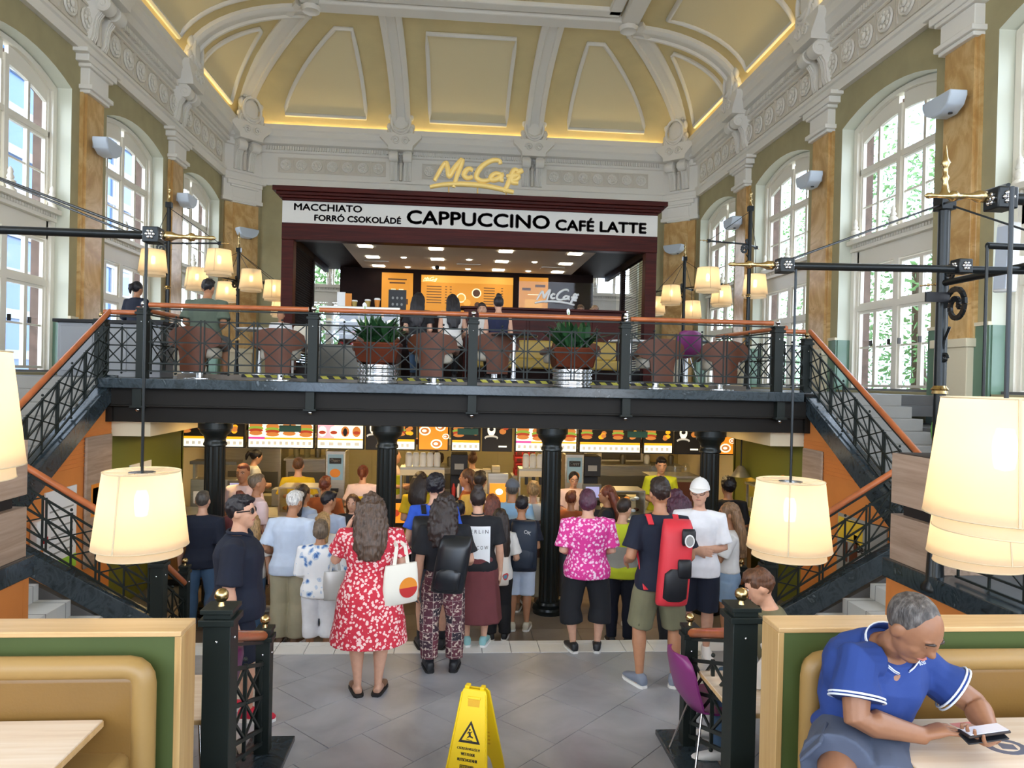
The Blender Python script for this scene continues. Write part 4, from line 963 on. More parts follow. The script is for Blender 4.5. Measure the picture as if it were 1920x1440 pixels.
# ---------------------------------------------------------------- cafe kiosk
kz = 2.69; KX0, KX1, KY = -3.57, 4.24, 15.0
kk = thing('cafe_kiosk', 'large mahogany cafe kiosk with a lettered white sign band on the balcony', 'kiosk', (XC, KY, kz))
dkm = M('very_dark_wood', '#1d0d0b', .6, var=(4, .2), spec=.15); signw = M('sign_white', '#dcd8cf', .5); sigt = M('sign_lettering', '#241312', .5)
grycl = M('grey_ceiling_board', '#e0dcd6', .7)
G().box(KX0, KX1, KY-.02, KY+.2, 5.81, 6.26).mk('sign_band', signw, kk, bevel=.004)
g = G()
for e, z0, z1 in ((.0, 6.26, 6.31), (.05, 6.31, 6.36), (.1, 6.36, 6.42), (.16, 6.42, 6.52)): g.box(KX0-e, KX1+e, KY-.06-e, 20, z0, z1)
g.mk('cornice', mahog, kk, bevel=.01)
G().box(KX0, KX1, KY-.04, KY+.22, 5.47, 5.81).mk('beam', mahog, kk, bevel=.006)
for x in (KX0, KX1-.24): G().box(x, x+.24, KY-.02, KY+.24, kz, 5.47).mk('post', mahog, kk, bevel=.006)
for (b, wd, x, z, bo) in (('MACCHIATO', 1.36, -3.33, 6.075, .015), ('FORRÓ CSOKOLÁDÉ', 1.75, -2.92, 5.872, .012), ('CAPPUCCINO', 2.96, -1.04, 5.89, .022), ('CAFÉ LATTE', 1.93, 2.06, 5.875, .018)):
    lettering(b, sigt, kk, (x, KY-.024, z), w=wd, bold=.055, h={'MACCHIATO': .135, 'FORRÓ CSOKOLÁDÉ': .15, 'CAPPUCCINO': .27, 'CAFÉ LATTE': .27}[b])
# ceiling, sides, back
G().box(KX0+.05, KX1-.05, KY+.2, 20.0, 5.62, 5.7).mk('dark_ceiling', dkm, kk); G().box(-2.5, 3.12, KY+.22, 19.4, 5.6, 5.63).mk('ceiling_panel', grycl, kk)
dl = M('downlight_panel', '#fff2d8', .5, em=9)
for x in (-2.03, -.47, 1.1, 2.68):
    for y in (16.15, 17.57, 18.95): G().box(x-.15, x+.15, y-.14, y+.14, 5.588, 5.601).mk('downlight', dl, kk)
for x in (-1.28, .3, 1.9):
    for y in (17.5, 19.0): G().lathe([(0, 5.585), (.05, 5.585), (.07, 5.6), (0, 5.6)], (x, y, 0), 10).mk('spotlight', dl, kk)
for x in (-2.0, .3, 2.45): G().box(x-.3, x+.3, 18.15, 18.45, 5.58, 5.6).mk('vent', grycl, kk)
G().sph((-.5, 18.6, 5.55), .06, 8, 6).mk('camera_dome', blackm, kk, 180)
G().box(-3.1, 3.75, 19.5, 19.7, kz, 5.62).mk('back_wall', dkm, kk)
for s, x in ((-1, KX0+.1), (1, KX1-.1)):
    g = G()
    for i in range(46): z = 2.95+i*.055; g.hexa([(x-.03, 15.3, z), (x+.03, 15.3, z+.03), (x+.03, 17.6, z+.03), (x-.03, 17.6, z), (x-.03, 15.3, z+.008), (x+.03, 15.3, z+.038), (x+.03, 17.6, z+.038), (x-.03, 17.6, z+.008)])
    g.mk('blind_slats', dkm, kk)['kind'] = 'stuff'
    G().box(x-.05, x+.05, 17.55, 17.72, kz, 5.62).box(x-.05, x+.05, 15.24, 15.32, kz, 5.62).box(x-.05, x+.05, 15.3, 17.6, kz, 2.95).box(x-.05, x+.05, 15.3, 19.6, 5.47, 5.62).mk('side_frame', dkm, kk)
# lit boards on the back wall
lo = emi('board_amber', '#c9851f', .4); lo2 = emi('board_amber_light', '#d99c38', .42); lk = emi('board_ink', '#5a3410', .1); lw = emi('board_cream', '#f0dfb0', .6)
def board(name, label, x0, x1, z0, z1, parts, base=lo, y=19.44):
    r = thing(name, label, 'board', ((x0+x1)/2, 19.5, z0))
    G().box(x0, x1, y, 19.5, z0, z1).mk('panel', base, r)
    for m_, a0, a1, b0, b1 in parts: G().box(x0+(x1-x0)*a0, x0+(x1-x0)*a1, y-.008, y, z0+(z1-z0)*b0, z0+(z1-z0)*b1).mk('print', m_, r)
    return r
pr = [(lo2, 0, 1, .8, 1)]
for i in range(7): pr += [(lk, .06, .22, .68-.075*i, .7-.075*i), (lk, .26, .28, .68-.075*i, .7-.075*i), (lk, .31, .33, .68-.075*i, .7-.075*i), (lk, .68, .8, .68-.075*i, .7-.075*i), (lk, .87, .89, .68-.075*i, .7-.075*i)]
mb = board('cafe_menu_board', 'wide amber cafe menu board lit on the kiosk back wall', -.94, 1.54, 4.5, 5.47, pr)
for x, z, r_, m_ in ((.14, 4.88, .13, lw), (.14, 4.88, .1, lo2), (.55, 5.02, .13, lw), (.55, 5.02, .1, lk), (.58, 4.7, .08, lk), (.3, 4.75, .1, lo2)):
    G().prism(ell((x, z), r_, r_), lambda a, b, d: (a, d, b), 19.425-.002*(r_ < .11), 19.433).mk('print', m_, mb)
board('amber_poster', 'narrow amber poster on the kiosk back wall, left of the cafe menu', -1.99, -1.16, 4.3, 5.5, [(lk, .2, .8, .84, .87), (lk, .25, .75, .76, .79), (lw, .3, .45, .6, .64), (lw, .55, .7, .6, .64), (lk, .65, .85, .3, .42), (lk, .5, .9, .1, .14)])
board('amber_poster', 'narrow amber poster on the kiosk back wall, right of the cafe menu', 1.71, 2.5, 4.3, 5.5, [(lk, .1, .4, .7, .76), (lk, .55, .9, .78, .84), (lw, .3, .7, .6, .62), (lo2, .2, .8, .2, .5)])
SCRIPT = [[(0, .2), (.08, .62), (.13, .78), (.15, .6), (.17, .36), (.22, .6), (.31, .9), (.30, .7), (.26, .4), (.22, .02)], [(.44, .58), (.40, .63), (.36, .56), (.34, .42), (.38, .33), (.44, .38)],
          [(.76, .82), (.74, .93), (.66, .92), (.55, .74), (.49, .5), (.49, .34), (.56, .26), (.66, .32)], [(.77, .5), (.70, .52), (.65, .4), (.67, .31), (.74, .36), (.78, .5), (.76, .34), (.8, .3)],
          [(.98, .62), (.92, .66), (.89, .5), (.85, .2), (.80, -.06)], [(.83, .44), (.95, .5)], [(.88, .32), (.95, .36), (.97, .46), (.93, .48), (.89, .38), (.90, .26), (.97, .24)], [(.95, .56), (1.02, .66)],
          [(-.05, .0), (.12, .1), (.36, .14), (.62, .1), (.86, -.02), (.92, -.06)]]
def script_sign(parent, mat, org, w, h, r, y=0, name='script_letter'):
    for st in SCRIPT:
        q = [Vector((org[0]+a*w, org[1], org[2]+b*h)) for a, b in st]
        sm = []
        for i in range(len(q)-1):
            p0, p1, p2, p3 = q[max(i-1, 0)], q[i], q[i+1], q[min(i+2, len(q)-1)]
            for k in range(5):
                t = k/5; sm.append(.5*((2*p1)+(p2-p0)*t+(2*p0-5*p1+4*p2-p3)*t*t+(3*p1-p0-3*p2+p3)*t**3))
        sm.append(q[-1]); n = len(sm)
        G().tube(sm, [r*(.55+.65*sin(PI*(.15+.7*i/n))) for i in range(n)], 8).mk(name, mat, parent, 60)
goldm = M('gold_sign_face', '#e8c878', .4, .15, em=.12)
gs = thing('script_sign', 'gold handwriting-style cafe sign standing on top of the kiosk cornice', 'sign', (.4, 15.05, 6.52))
script_sign(gs, goldm, (-.5, 14.98, 6.66), 1.8, .66, .048)
for x in (-.2, .4, 1.0): G().box(x-.015, x+.015, 15.0, 15.05, 6.5, 6.72).mk('foot', brass, gs)
script_sign(mb, lw, (-.88, 19.42, 5.3), .36, .12, .008)
# bar front with glass
br = thing('kiosk_bar', 'tall dark mahogany bar front with a glass screen at the right of the kiosk', 'bar counter', (1.9, 15.5, kz))
G().box(.18, 3.6, 15.3, 15.7, kz, 4.2).mk('front', mahog, br, bevel=.01); G().box(.1, 3.68, 15.25, 15.8, 4.2, 4.25).mk('top', mahog, br, bevel=.01)
G().box(1.35, 3.5, 15.5, 15.515, 4.25, 4.85).mk('glass_screen', glass('bar_glass', (.9, .9, .92, 1), .012), br)
script_sign(br, white, (1.75, 15.48, 4.38), .9, .33, .022)
for i in range(5): G().box(.22+.68*i, .22+.68*i+.62, 15.28, 15.31, 2.8, 4.1).mk('bar_panel', mahog, br, bevel=.01)
yb = thing('mustard_bench', 'low mustard bench along the foot of the mahogany bar', 'bench', (1.6, 14.6, kz)); ms = M('mustard_leather', '#b5994a', .5)
G().box(.4, 3.4, 14.9, 15.2, kz+.45, kz+.85).mk('backrest', ms, yb, bevel=.04); G().box(.4, 3.4, 14.5, 15.2, kz+.25, kz+.45).mk('seat', ms, yb, bevel=.04); G().box(.45, 3.35, 14.6, 15.2, kz, kz+.26).mk('plinth', dkm, yb)
# glass cake counter on the left
cc = thing('cake_counter', 'lit glass cake counter at the left front of the kiosk', 'display case', (-1.8, 13.9, kz))
G().box(-2.55, -1.05, 13.7, 14.3, kz, 3.3).mk('base', steeld, cc, bevel=.01); G().box(-2.55, -1.05, 13.68, 14.3, 3.96, 4.02).mk('top', steel, cc, bevel=.006)
for z in (3.5, 3.73): G().box(-2.5, -1.1, 13.75, 14.2, z, z+.012).mk('shelf', steel, cc)
G().box(-2.55, -1.05, 13.69, 13.70, 3.3, 3.96).mk('front_pane', glassm, cc); G().box(-2.5, -1.1, 13.8, 13.84, 3.94, 3.958).mk('case_light', kcl, cc)
for x in (-2.55, -1.83, -1.08): G().box(x, x+.03, 13.69, 13.72, 3.3, 3.96).mk('mullion', steel, cc)
for j, z in enumerate((3.32, 3.53, 3.76)):
    for i in range(6): G().sph((-2.4+.23*i, 13.95, z), (.07, .06, .045), 8, 5).mk('cake', R.choice([creamw, pbrown, porange, pred, white]), cc, 180)
for i, (x, h) in enumerate(((-1.93, .14), (-1.68, .16), (-1.5, .19))):
    r = thing('takeaway_cup', 'paper coffee cup with a white lid on the cake counter, '+('left and smallest', 'middle', 'right and tallest')[i]+' of three', 'cup', (x, 13.9, 4.02), 0, 'cups on the cake counter')
    G().lathe([(0, 4.02), (.04, 4.02), (.055, 4.02+h*.8), (0, 4.02+h*.8)], (x, 13.9, 0), 12).mk('body', porange if i == 2 else ms, r, 50); G().lathe([(.06, 4.02+h*.8), (.06, 4.02+h*.88), (.05, 4.02+h), (0, 4.02+h)], (x, 13.9, 0), 12).mk('lid', white, kids(r)[0], 50)
bxm = thing('menu_stand', 'small orange and white menu stand at the left end of the cake counter', 'menu stand', (-2.15, 13.9, 4.02)); G().box(-2.25, -2.1, 13.85, 13.9, 4.02, 4.3).mk('card', white, bxm); G().box(-2.11, -1.98, 13.86, 13.91, 4.02, 4.28).mk('card', porange, bxm)
ch = thing('chalk_sign', 'black chalk sign with white doodles on the counter before the left amber poster', 'sign', (-1.2, 14.9, 4.02)); G().box(-1.38, -1.02, 14.88, 14.92, 4.02, 4.5).mk('board', blackm, ch)
for i in range(6): G().sph((-1.29+.09*(i % 3), 14.875, 4.2+.13*(i//3)), (.025, .006, .03), 8, 4).mk('doodle', pgrey, ch)
G().box(-1.45, -.9, 14.7, 15.1, kz, 4.02).mk('stand', dkm, ch)
# ---------------------------------------------------------------- balcony furniture
crm = M('cream_leather', '#ddd4c2', .5); tan = M('rust_brown_backrest', '#6b3a20', .5, var=(4, .12)); taupe = M('taupe_cloth', '#8a6d63', .7)
def make_tub():
    r = thing('tub_chair', '', 'chair')
    g = G(); rings = []
    for z, k in ((.3, .9), (.33, 1), (.43, 1), (.47, .93), (.48, .6)):
        rings.append([(.27*k*math.copysign(abs(cos(a))**.6, cos(a)), .02+.25*k*math.copysign(abs(sin(a))**.6, sin(a)), z) for a in [2*PI*i/20 for i in range(20)]])
    g.loft(rings).mk('seat', crm, r, 60)
    prof = [(.16, .1), (.17, .3), (.19, .42), (.33, .47), (.36, .54), (.34, .64), (.26, .70), (.12, .73)]
    yy = lambda x, o: -.30+.9*x*x-o
    g = G(); pts = [(-a, b) for a, b in prof]+[(a, b) for a, b in reversed(prof)]
    n = len(prof); rows = []
    for a, b in prof: rows.append([(-a+2*a*i/8, b) for i in range(9)])
    for o in (0, .035):
        g.add([(x, yy(x, o), z) for row in rows for x, z in row], [(j*9+i, j*9+i+1, j*9+i+10, j*9+i+9) for j in range(n-1) for i in range(8)])
    off = 9*n; loop = [i for i in range(9)]+[j*9+8 for j in range(1, n)]+[(n-1)*9+i for i in range(7, -1, -1)]+[j*9 for j in range(n-2, 0, -1)]
    for p, q in zip(loop, loop[1:]+loop[:1]): g.f.append((p, q, q+off, p+off))
    g.mk('backrest', tan, r, 60)
    G().tube([(-.3, -.2, .52), (-.33, 0, .5), (-.3, .15, .47)], .05, 8).mk('arm', taupe, r, 60); G().tube([(.3, -.2, .52), (.33, 0, .5), (.3, .15, .47)], .05, 8).mk('arm', taupe, r, 60)
    G().lathe([(0, 0), (.22, 0), (.22, .015), (.05, .03), (.045, .3), (0, .3)], (0, 0, 0), 14).mk('base', chrome, r, 50)
    return r
tub = make_tub()
TUB = [(-3.62, 10.55, 0, 'under the seated man in grey'), (-2.47, 10.45, .1, 'empty, left of the left copper planter'), (-.30, 10.5, -.1, 'empty, right of the left copper planter'), (.62, 11.2, .1, 'right of the central newel post'), (1.75, 11.6, .5, 'behind the right copper planter'), (2.98, 10.45, .05, 'empty, left of the fourth newel post'), (4.0, 10.55, -.1, 'empty, farthest right on the balcony'), (-2.9, 12.2, 3.0, 'facing us beyond the white table'), (2.2, 12.6, 2.8, 'facing us in front of the bar'), (-1.3, 11.9, .3, 'in front of the cake counter')]
for i, (x, y, rz, n) in enumerate(TUB):
    z = 2.62 if y < 10.62 else 2.69; lb = 'cream tub chair with rust-brown back on the balcony, '+n
    if i == 0: tub.location = (x, y, z); tub['label'] = lb; tub['group'] = 'balcony tub chairs'
    else: dup(tub, (x, y, z), rz, lb)
tabm = M('white_table_top', '#dcdce0', .3); tabd = M('dark_table_top', '#2c3238', .25)
for x, y, m_, n in ((-2.98, 11.25, tabm, 'white table beside the seated man in grey'), (.9, 10.95, tabd, 'dark table behind the central railing'), (-.35, 11.75, tabm, 'pale table of the two long-haired women'), (2.9, 11.7, tabm, 'pale table in front of the bar'), (3.75, 11.4, tabd, 'dark table near the purple chair')):
    r = thing('cafe_table', n+' on one steel leg', 'table', (x, y, 2.69), 0, 'balcony cafe tables')
    G().lathe([(0, 3.37), (.36, 3.37), (.37, 3.385), (.36, 3.40), (0, 3.40)], (x, y, 0), 20).mk('tabletop', m_, r, 50); G().lathe([(0, 2.69), (.24, 2.69), (.24, 2.705), (.035, 2.73), (.03, 3.37), (0, 3.37)], (x, y, 0), 14).mk('leg', chrome, r, 50)
copper = M('copper', '#74371f', .35, .6, var=(3, .2)); leafd = M('dark_leaf', '#2f5a33', .45, var=(6, .3)); leafl = M('light_leaf', '#7cb04a', .45)
def leaf(g, c, a, el, L, w):
    d = Vector((cos(a)*cos(el), sin(a)*cos(el), sin(el))); sd = Vector((-sin(a), cos(a), 0)); dn = Vector((0, 0, -1)); pts = []
    for t, ww in ((0, .1), (.3, .9), (.6, 1), (.85, .5), (1, .02)):
        p = c+d*L*t+dn*L*.32*t*t; pts += [p-sd*w*ww, p+dn*-.012*ww, p+sd*w*ww]
    g.add(pts, [f for j in range(4) for f in ((3*j, 3*j+1, 3*j+4, 3*j+3), (3*j+1, 3*j+2, 3*j+5, 3*j+4))])
for x, n, hl in ((-1.06, 'left', 0), (1.67, 'right', 1)):
    r = thing('copper_planter', 'square copper planter on a ribbed steel base, the %s one behind the railing' % n, 'planter', (x, 10.1, 2.62), 0, 'copper planters on the balcony')
    G().hexa([(x-.26, 9.86, 2.9), (x+.26, 9.86, 2.9), (x+.26, 10.36, 2.9), (x-.26, 10.36, 2.9), (x-.32, 9.8, 3.18), (x+.32, 9.8, 3.18), (x+.32, 10.42, 3.18), (x-.32, 10.42, 3.18)]).mk('bowl', copper, r, bevel=.015)
    pf_ = []
    for i in range(5): z = 2.62+.055*i; pf_ += [(.27, z), (.285, z+.012), (.285, z+.035), (.27, z+.047)]
    G().lathe([(0, 2.62)]+pf_+[(.25, 2.9), (0, 2.9)], (x, 10.1, 0), 24).mk('ribbed_base', chrome, r, 40)
    G().box(x-.28, x+.28, 9.84, 10.38, 3.17, 3.182).mk('soil', soil, r)
    t = thing('peace_lily', 'dark leafy plant in the %s copper planter' % n + (' with a white flower' if hl else ' with arching leaves'), 'plant', (x, 10.1, 3.18))
    for i in range(110):
        g = G(); leaf(g, Vector((x+R.uniform(-.2, .2), 10.1+R.uniform(-.18, .18), 3.17)), R.uniform(0, 2*PI), R.uniform(.6, 1.5), R.uniform(.34, .66), R.uniform(.026, .046))
        g.mk('leaf', leafd, t, 60)
    if hl:
        for a, el in ((.3, 1.35), (1.2, 1.2)): g = G(); leaf(g, Vector((x+.08, 10.05, 3.25)), a, el, .42, .07); g.mk('leaf', leafl, t, 60)
    sx = x-.05 if hl else x-.16
    G().tube([(sx, 10.05, 3.18), (sx-.02, 10.04, 3.55), (sx-.03, 10.03, 3.68)], .006, 5).mk('stem', leafl, t); g = G(); leaf(g, Vector((sx-.03, 10.03, 3.62)), 2.2, 1.5, .17, .035); g.mk('flower', white, t, 60)
# purple shell chair
purp = M('purple_plastic', '#7d2f6b', .35)
def make_shell():
    r = thing('shell_chair', '', 'chair')
    sec = []   # profile of the shell seen from the side (y, z, half width)
    for y, z, w_ in ((.23, .40, .17), (.2, .43, .21), (.1, .43, .225), (-.05, .42, .23), (-.15, .44, .235), (-.205, .52, .24), (-.235, .62, .235), (-.26, .73, .225), (-.275, .80, .19), (-.28, .83, .12)): sec.append((y, z, w_))
    g = G()
    for o in (0, .014):
        g.add([(u*w_, y+(.05*u*u if z > .5 else 0)-o*(1 if z > .5 else 0), z+(.05*u*u if z < .5 else 0)-o*(1 if z < .5 else 0)) for y, z, w_ in sec for u in (-1, -.6, -.2, .2, .6, 1)], [(j*6+i, j*6+i+1, j*6+i+7, j*6+i+6) for j in range(len(sec)-1) for i in range(5)])
    n = len(sec)*6; loop = list(range(6))+[j*6+5 for j in range(1, len(sec))]+[(len(sec)-1)*6+i for i in range(4, -1, -1)]+[j*6 for j in range(len(sec)-2, 0, -1)]
    for p, q in zip(loop, loop[1:]+loop[:1]): g.f.append((p, q, q+n, p+n))
    g.mk('shell', purp, r, 60)
    for sx in (-1, 1):
        for sy in (-1, 1): G().tube([(sx*.1, sy*.1, .42), (sx*.21, sy*.2, .012), (sx*.212, sy*.202, 0)], [.009, .009, .014], 8).mk('leg', chrome, r, 60)
    return r
shell = make_shell()
SH = [(3.52, 10.95, 2.69, .3, 'purple shell chair on the balcony near the fourth newel post'), (1.86, 4.97, 0, -1.45, 'purple shell chair on the tile floor behind the right foreground newel posts'), (-1.72, 5.05, 0, 1.3, 'purple shell chair half hidden behind the left booth and newel post'), (2.3, 4.75, 0, 1.6, 'purple shell chair on the far side of the table behind the right booth')]
for i, (x, y, z, rz, lb) in enumerate(SH[:3]):
    if i == 0: shell.location = (x, y, z); shell.rotation_euler = (0, 0, rz); shell['label'] = lb; shell['group'] = 'purple shell chairs'
    else: dup(shell, (x, y, z), rz, lb)
# serving desk at the left where the waitress stands
r = thing('service_desk', 'white cabinet with a dark top at the left end of the balcony', 'cabinet', (-5.1, 11.2, 2.62))
cabm = M('grey_cabinet', '#a2a5aa', .5); G().box(-5.75, -4.3, 10.9, 11.4, 2.62, 3.4).mk('body', cabm, r, bevel=.01); G().box(-5.8, -4.25, 10.85, 11.45, 3.4, 3.45).mk('top', blackm, r, bevel=.006)
for i in range(3): G().box(-5.7+.48*i, -5.7+.48*i+.44, 10.885, 10.91, 2.7, 3.35).mk('door', cabm, r, bevel=.004)
r = thing('white_armchair', 'white metal-framed armchair on the balcony left of the kiosk', 'chair', (-2.35, 11.6, 2.69))
G().box(-2.6, -2.2, 11.4, 11.8, 3.06, 3.14).mk('seat', crm, r, bevel=.03); G().box(-2.6, -2.2, 11.78, 11.86, 3.1, 3.5).mk('backrest', crm, r, bevel=.03)
for x in (-2.6, -2.2):
    for y in (11.4, 11.8): G().box(x-.015, x+.015, y-.015, y+.015, 2.69, 3.1).mk('leg', white, r)
# ---------------------------------------------------------------- lamps
sh = NT('lampshade_cloth'); tl = sh.n('BsdfTranslucent'); df = sh.n('BsdfDiffuse'); tr = sh.n('BsdfTransparent'); a = sh.n('MixShader'); b = sh.n('MixShader')
tl.inputs['Color'].default_value = lin('#f5e4c4'); df.inputs['Color'].default_value = lin('#e6dcc6'); a.inputs[0].default_value = .38; b.inputs[0].default_value = .05
sh.l(tl.outputs[0], a.inputs[1]); sh.l(df.outputs[0], a.inputs[2]); sh.l(a.outputs[0], b.inputs[1]); sh.l(tr.outputs[0], b.inputs[2]); sh.l(b.outputs[0], sh.out.inputs['Surface'])
shadem = sh.m
shadeseam = M('shade_trim', '#cdbd9c', .7); bulbm = M('bulb', '#ffd9a0', .5, em=21)
lampiron = M('black_lamp_iron', '#26292a', .3, .6)
def make_shade(rod=1.2):
    """origin at the bottom centre of the lower rim; shade .6 m across"""
    r = thing('pendant_lamp', '', 'lamp')
    g = G()
    def cone(g, r0, r1, z0, z1, n=40):
        g.add([(r_*cos(2*PI*k/n), r_*sin(2*PI*k/n), z) for r_, z in ((r0, z0), (r1, z1)) for k in range(n)], [(k, (k+1) % n, n+(k+1) % n, n+k) for k in range(n)])
    cone(g, .30, .24, .06, .56); osh = g.mk('outer_shade', shadem, r, 180)
    g = G(); cone(g, .262, .25, .0, .13); g.mk('inner_shade', shadem, r, 180)
    ring = lambda rr, z, t: G().tube([(rr*cos(2*PI*k/40), rr*sin(2*PI*k/40), z) for k in range(40)], t, 5, False, True)
    ring(.30, .06, .003).mk('rim', shadeseam, osh); ring(.24, .56, .004).mk('rim', shadeseam, osh); ring(.262, .0, .003).mk('rim', shadeseam, r)
    g = G()
    for k in range(6): a_ = k*PI/3; g.tube([(.07*cos(a_), .07*sin(a_), .55), (.24*cos(a_), .24*sin(a_), .555)], .004, 5)
    g.mk('spoke', shadeseam, r)
    G().lathe([(0, .545), (.085, .545), (.085, .555), (0, .56)], (0, 0, 0), 20).mk('top_plate', chrome, r, 50)
    a_ = 1.1; G().tube([(-.3*cos(a_), -.302*sin(a_), .06), (-.24*cos(a_), -.242*sin(a_), .56)], .006, 5).mk('seam', shadeseam, osh)
    G().lathe([(0, .25), (.035, .26), (.045, .31), (.045, .38), (.03, .43), (0, .44)], (0, 0, 0), 10).mk('bulb', bulbm, r, 180); G().lathe([(0, .43), (.022, .43), (.022, .55), (0, .55)], (0, 0, 0), 8).mk('socket', chrome, r)
    return r
def rod(root, p0, p1, rr, mat=lampiron, nm='rod'): return G().tube([p0, p1], rr, 8).mk(nm, mat, root, 60)
def clampbox(root, p, s=.075):
    x, y, z = p
    G().cbox(p, (s*1.3, s*1.3, s*1.3)).mk('joint_box', lampiron, root, bevel=.006)
    for d in ((0, -1), (-1, 0), (1, 0)):
        g = G(); c = Vector(p)+Vector((d[0], d[1], 0))*s*.68
        for k in range(6): g.sph(c+(Vector((cos(k*PI/3)*(1-abs(d[0])), cos(k*PI/3)*abs(d[0]), sin(k*PI/3)))*s*.28), s*.14, 6, 4)
        g.sph(c, s*.17, 6, 4); g.mk('rosette', chrome, root, 180)
def brassend(root, p, d, s=1.0):
    """turned brass terminal pointing along d"""
    d = Vector(d).normalized(); pr = [(.0, .02), (.01, .045), (.05, .045), (.075, .028), (.1, .02), (.15, .022), (.17, .04), (.19, .04), (.2, .022), (.27, .014), (.3, .022), (.315, .02), (.33, .004)]
    G().tube([Vector(p)+d*t*s for t, _ in pr], [r_*s*.72 for _, r_ in pr], 10).mk('brass_terminal', brass, root, 60)
def finial(root, x, y, z, s=1):
    G().lathe([(.0, z), (.05*s, z), (.05*s, z+.02*s), (.03*s, z+.05*s), (.022*s, z+.12*s), (.035*s, z+.15*s), (.018*s, z+.18*s), (.022*s, z+.24*s), (.04*s, z+.27*s), (.02*s, z+.31*s), (.004, z+.42*s)], (x, y, 0), 10).mk('finial', brass, root, 60)
def post_tall(x, y, z0, z1, label, rad=.045, cat='lamp post', group=None, s=1):
    r = thing('lamp_post', label, cat, (x, y, z0), 0, group)
    rod(r, (x, y, z0), (x, y, z1), rad, nm='pole')
    for z in (z0+(z1-z0)*.3, z0+(z1-z0)*.52): G().lathe([(rad, z-.04), (rad*1.35, z-.035), (rad*1.2, z-.01), (rad*1.5, z), (rad*1.2, z+.015), (rad, z+.03)], (x, y, 0), 14, cap=False).mk('brass_ring', brass, r, 60)
    G().lathe([(0, z0), (rad*2.2, z0), (rad*2.2, z0+.03), (rad*1.5, z0+.08), (rad*1.3, z0+.3), (rad, z0+.34)], (x, y, 0), 14).mk('foot', lampiron, r, 50)
    G().cbox((x, y, z1), (rad*2.6,)*3).mk('joint_box', lampiron, r, bevel=.005); finial(r, x, y, z1+rad*1.2, s)
    return r
def scrolls(root, p, d, s=.16):
    """wrought scroll bracket under an arm at p, along horizontal d"""
    d = Vector(d).normalized(); p = Vector(p)
    for dz, sg, k in ((-.55, -1, 1.0), (.35, 1, .5)):
        c = p+d*s*1.0*k+Vector((0, 0, dz*s*1.6))
        pts = [c+d*(a_*1)+Vector((0, 0, b_*sg)) for a_, b_ in spiral((0, 0), s*.78*k, s*.16*k, PI, PI+3.2*PI, 26)]
        g = G()
        for q0, q1 in zip(pts, pts[1:]): g.beam(q0, q1, .012*k+.01, .03*k+.01)
        g.mk('scroll', lampiron, root)
    pts = [p+Vector((0, 0, -s*2.9))+d*.02, p+Vector((0, 0, -s*2.2))+d*s*.25, p+Vector((0, 0, -s*1.7))+d*s*.6]
    G().tube(pts, .012, 6).mk('scroll', lampiron, root); G().tube([p+d*(s*.32+a_*.35)+Vector((0, 0, -s*2.95+b_*.35)) for a_, b_ in spiral((0, 0), s*.6, s*.2, 0, 2.4*PI, 14)], .012, 6).mk('scroll', lampiron, root)
shd = make_shade(); shd_used = [0]
def pendant(x, y, zb, ztop, label, sc=1.0, group='pendant lamps', rr=.009):
    if not shd_used[0]: r = shd; shd_used[0] = 1; r['label'] = label; r['group'] = group; r.location = (x, y, zb)
    else: r = dup(shd, (x, y, zb), R.uniform(-.5, .5), label, group)
    r.scale = (sc,)*3
    o = G().tube([(0, 0, .55), (0, 0, (ztop-zb)/sc)], rr/sc, 8).mk('rod', lampiron, None); o.parent = r
    return r
# right foreground post and its arms
ZA = 3.56
pr_ = post_tall(4.0, 5.62, 1.05, 4.25, 'tall black lamp post with brass rings on the right terrace, carrying long arms', .047)
rod(pr_, (4.0, 5.62, ZA+.03), (3.78, 2.9, ZA), .028, nm='arm'); brassend(pr_, (4.0, 5.66, ZA+.03), (-.15, .3, 0), .5)
scrolls(pr_, (4.0, 5.62, ZA), (-.12, -1, 0), .2); clampbox(pr_, (3.45, 4.66, ZA)); 
rod(pr_, (2.2, 4.65, ZA-.04), (4.6, 4.67, ZA), .026, nm='cross_arm'); clampbox(pr_, (2.19, 4.65, ZA-.04)); brassend(pr_, (2.12, 4.65, ZA-.04), (-1, .05, 0), .95)
rod(pr_, (4.0, 5.62, 4.25), (2.22, 4.65, ZA), .008, nm='stay_wire'); rod(pr_, (4.0, 5.62, 4.25), (4.6, 4.7, ZA+.1), .008, nm='stay_wire')
rod(pr_, (4.0, 5.62, 4.25), (2.35, 2.9, 3.6), .009, nm='stay_wire')
rod(pr_, (3.78, 2.9, ZA), (2.3, 2.9, ZA-.02), .026, nm='cross_arm'); clampbox(pr_, (2.3, 2.88, ZA-.03), .07); brassend(pr_, (2.24, 2.88, ZA-.02), (-1, .1, 0), .8)
G().box(3.78, 3.98, 5.5, 5.52, 3.42, 3.50).mk('bracket_plate', blackm, pr_)
pendant(2.27, 4.65, 1.57, ZA-.04, 'large cream pendant lamp above the table behind the right booth, right of the counter queue', .91)
pendant(2.22, 2.72, 2.155, ZA-.02, 'biggest cream pendant lamp, cut by the right edge of the picture', .95)
pendant(3.08, 3.95, 1.7, ZA, 'cream pendant lamp half behind the biggest one on the right', .9); rod(pr_, (3.08, 3.95, ZA), (3.86, 3.95, ZA), .02, nm='cross_arm')
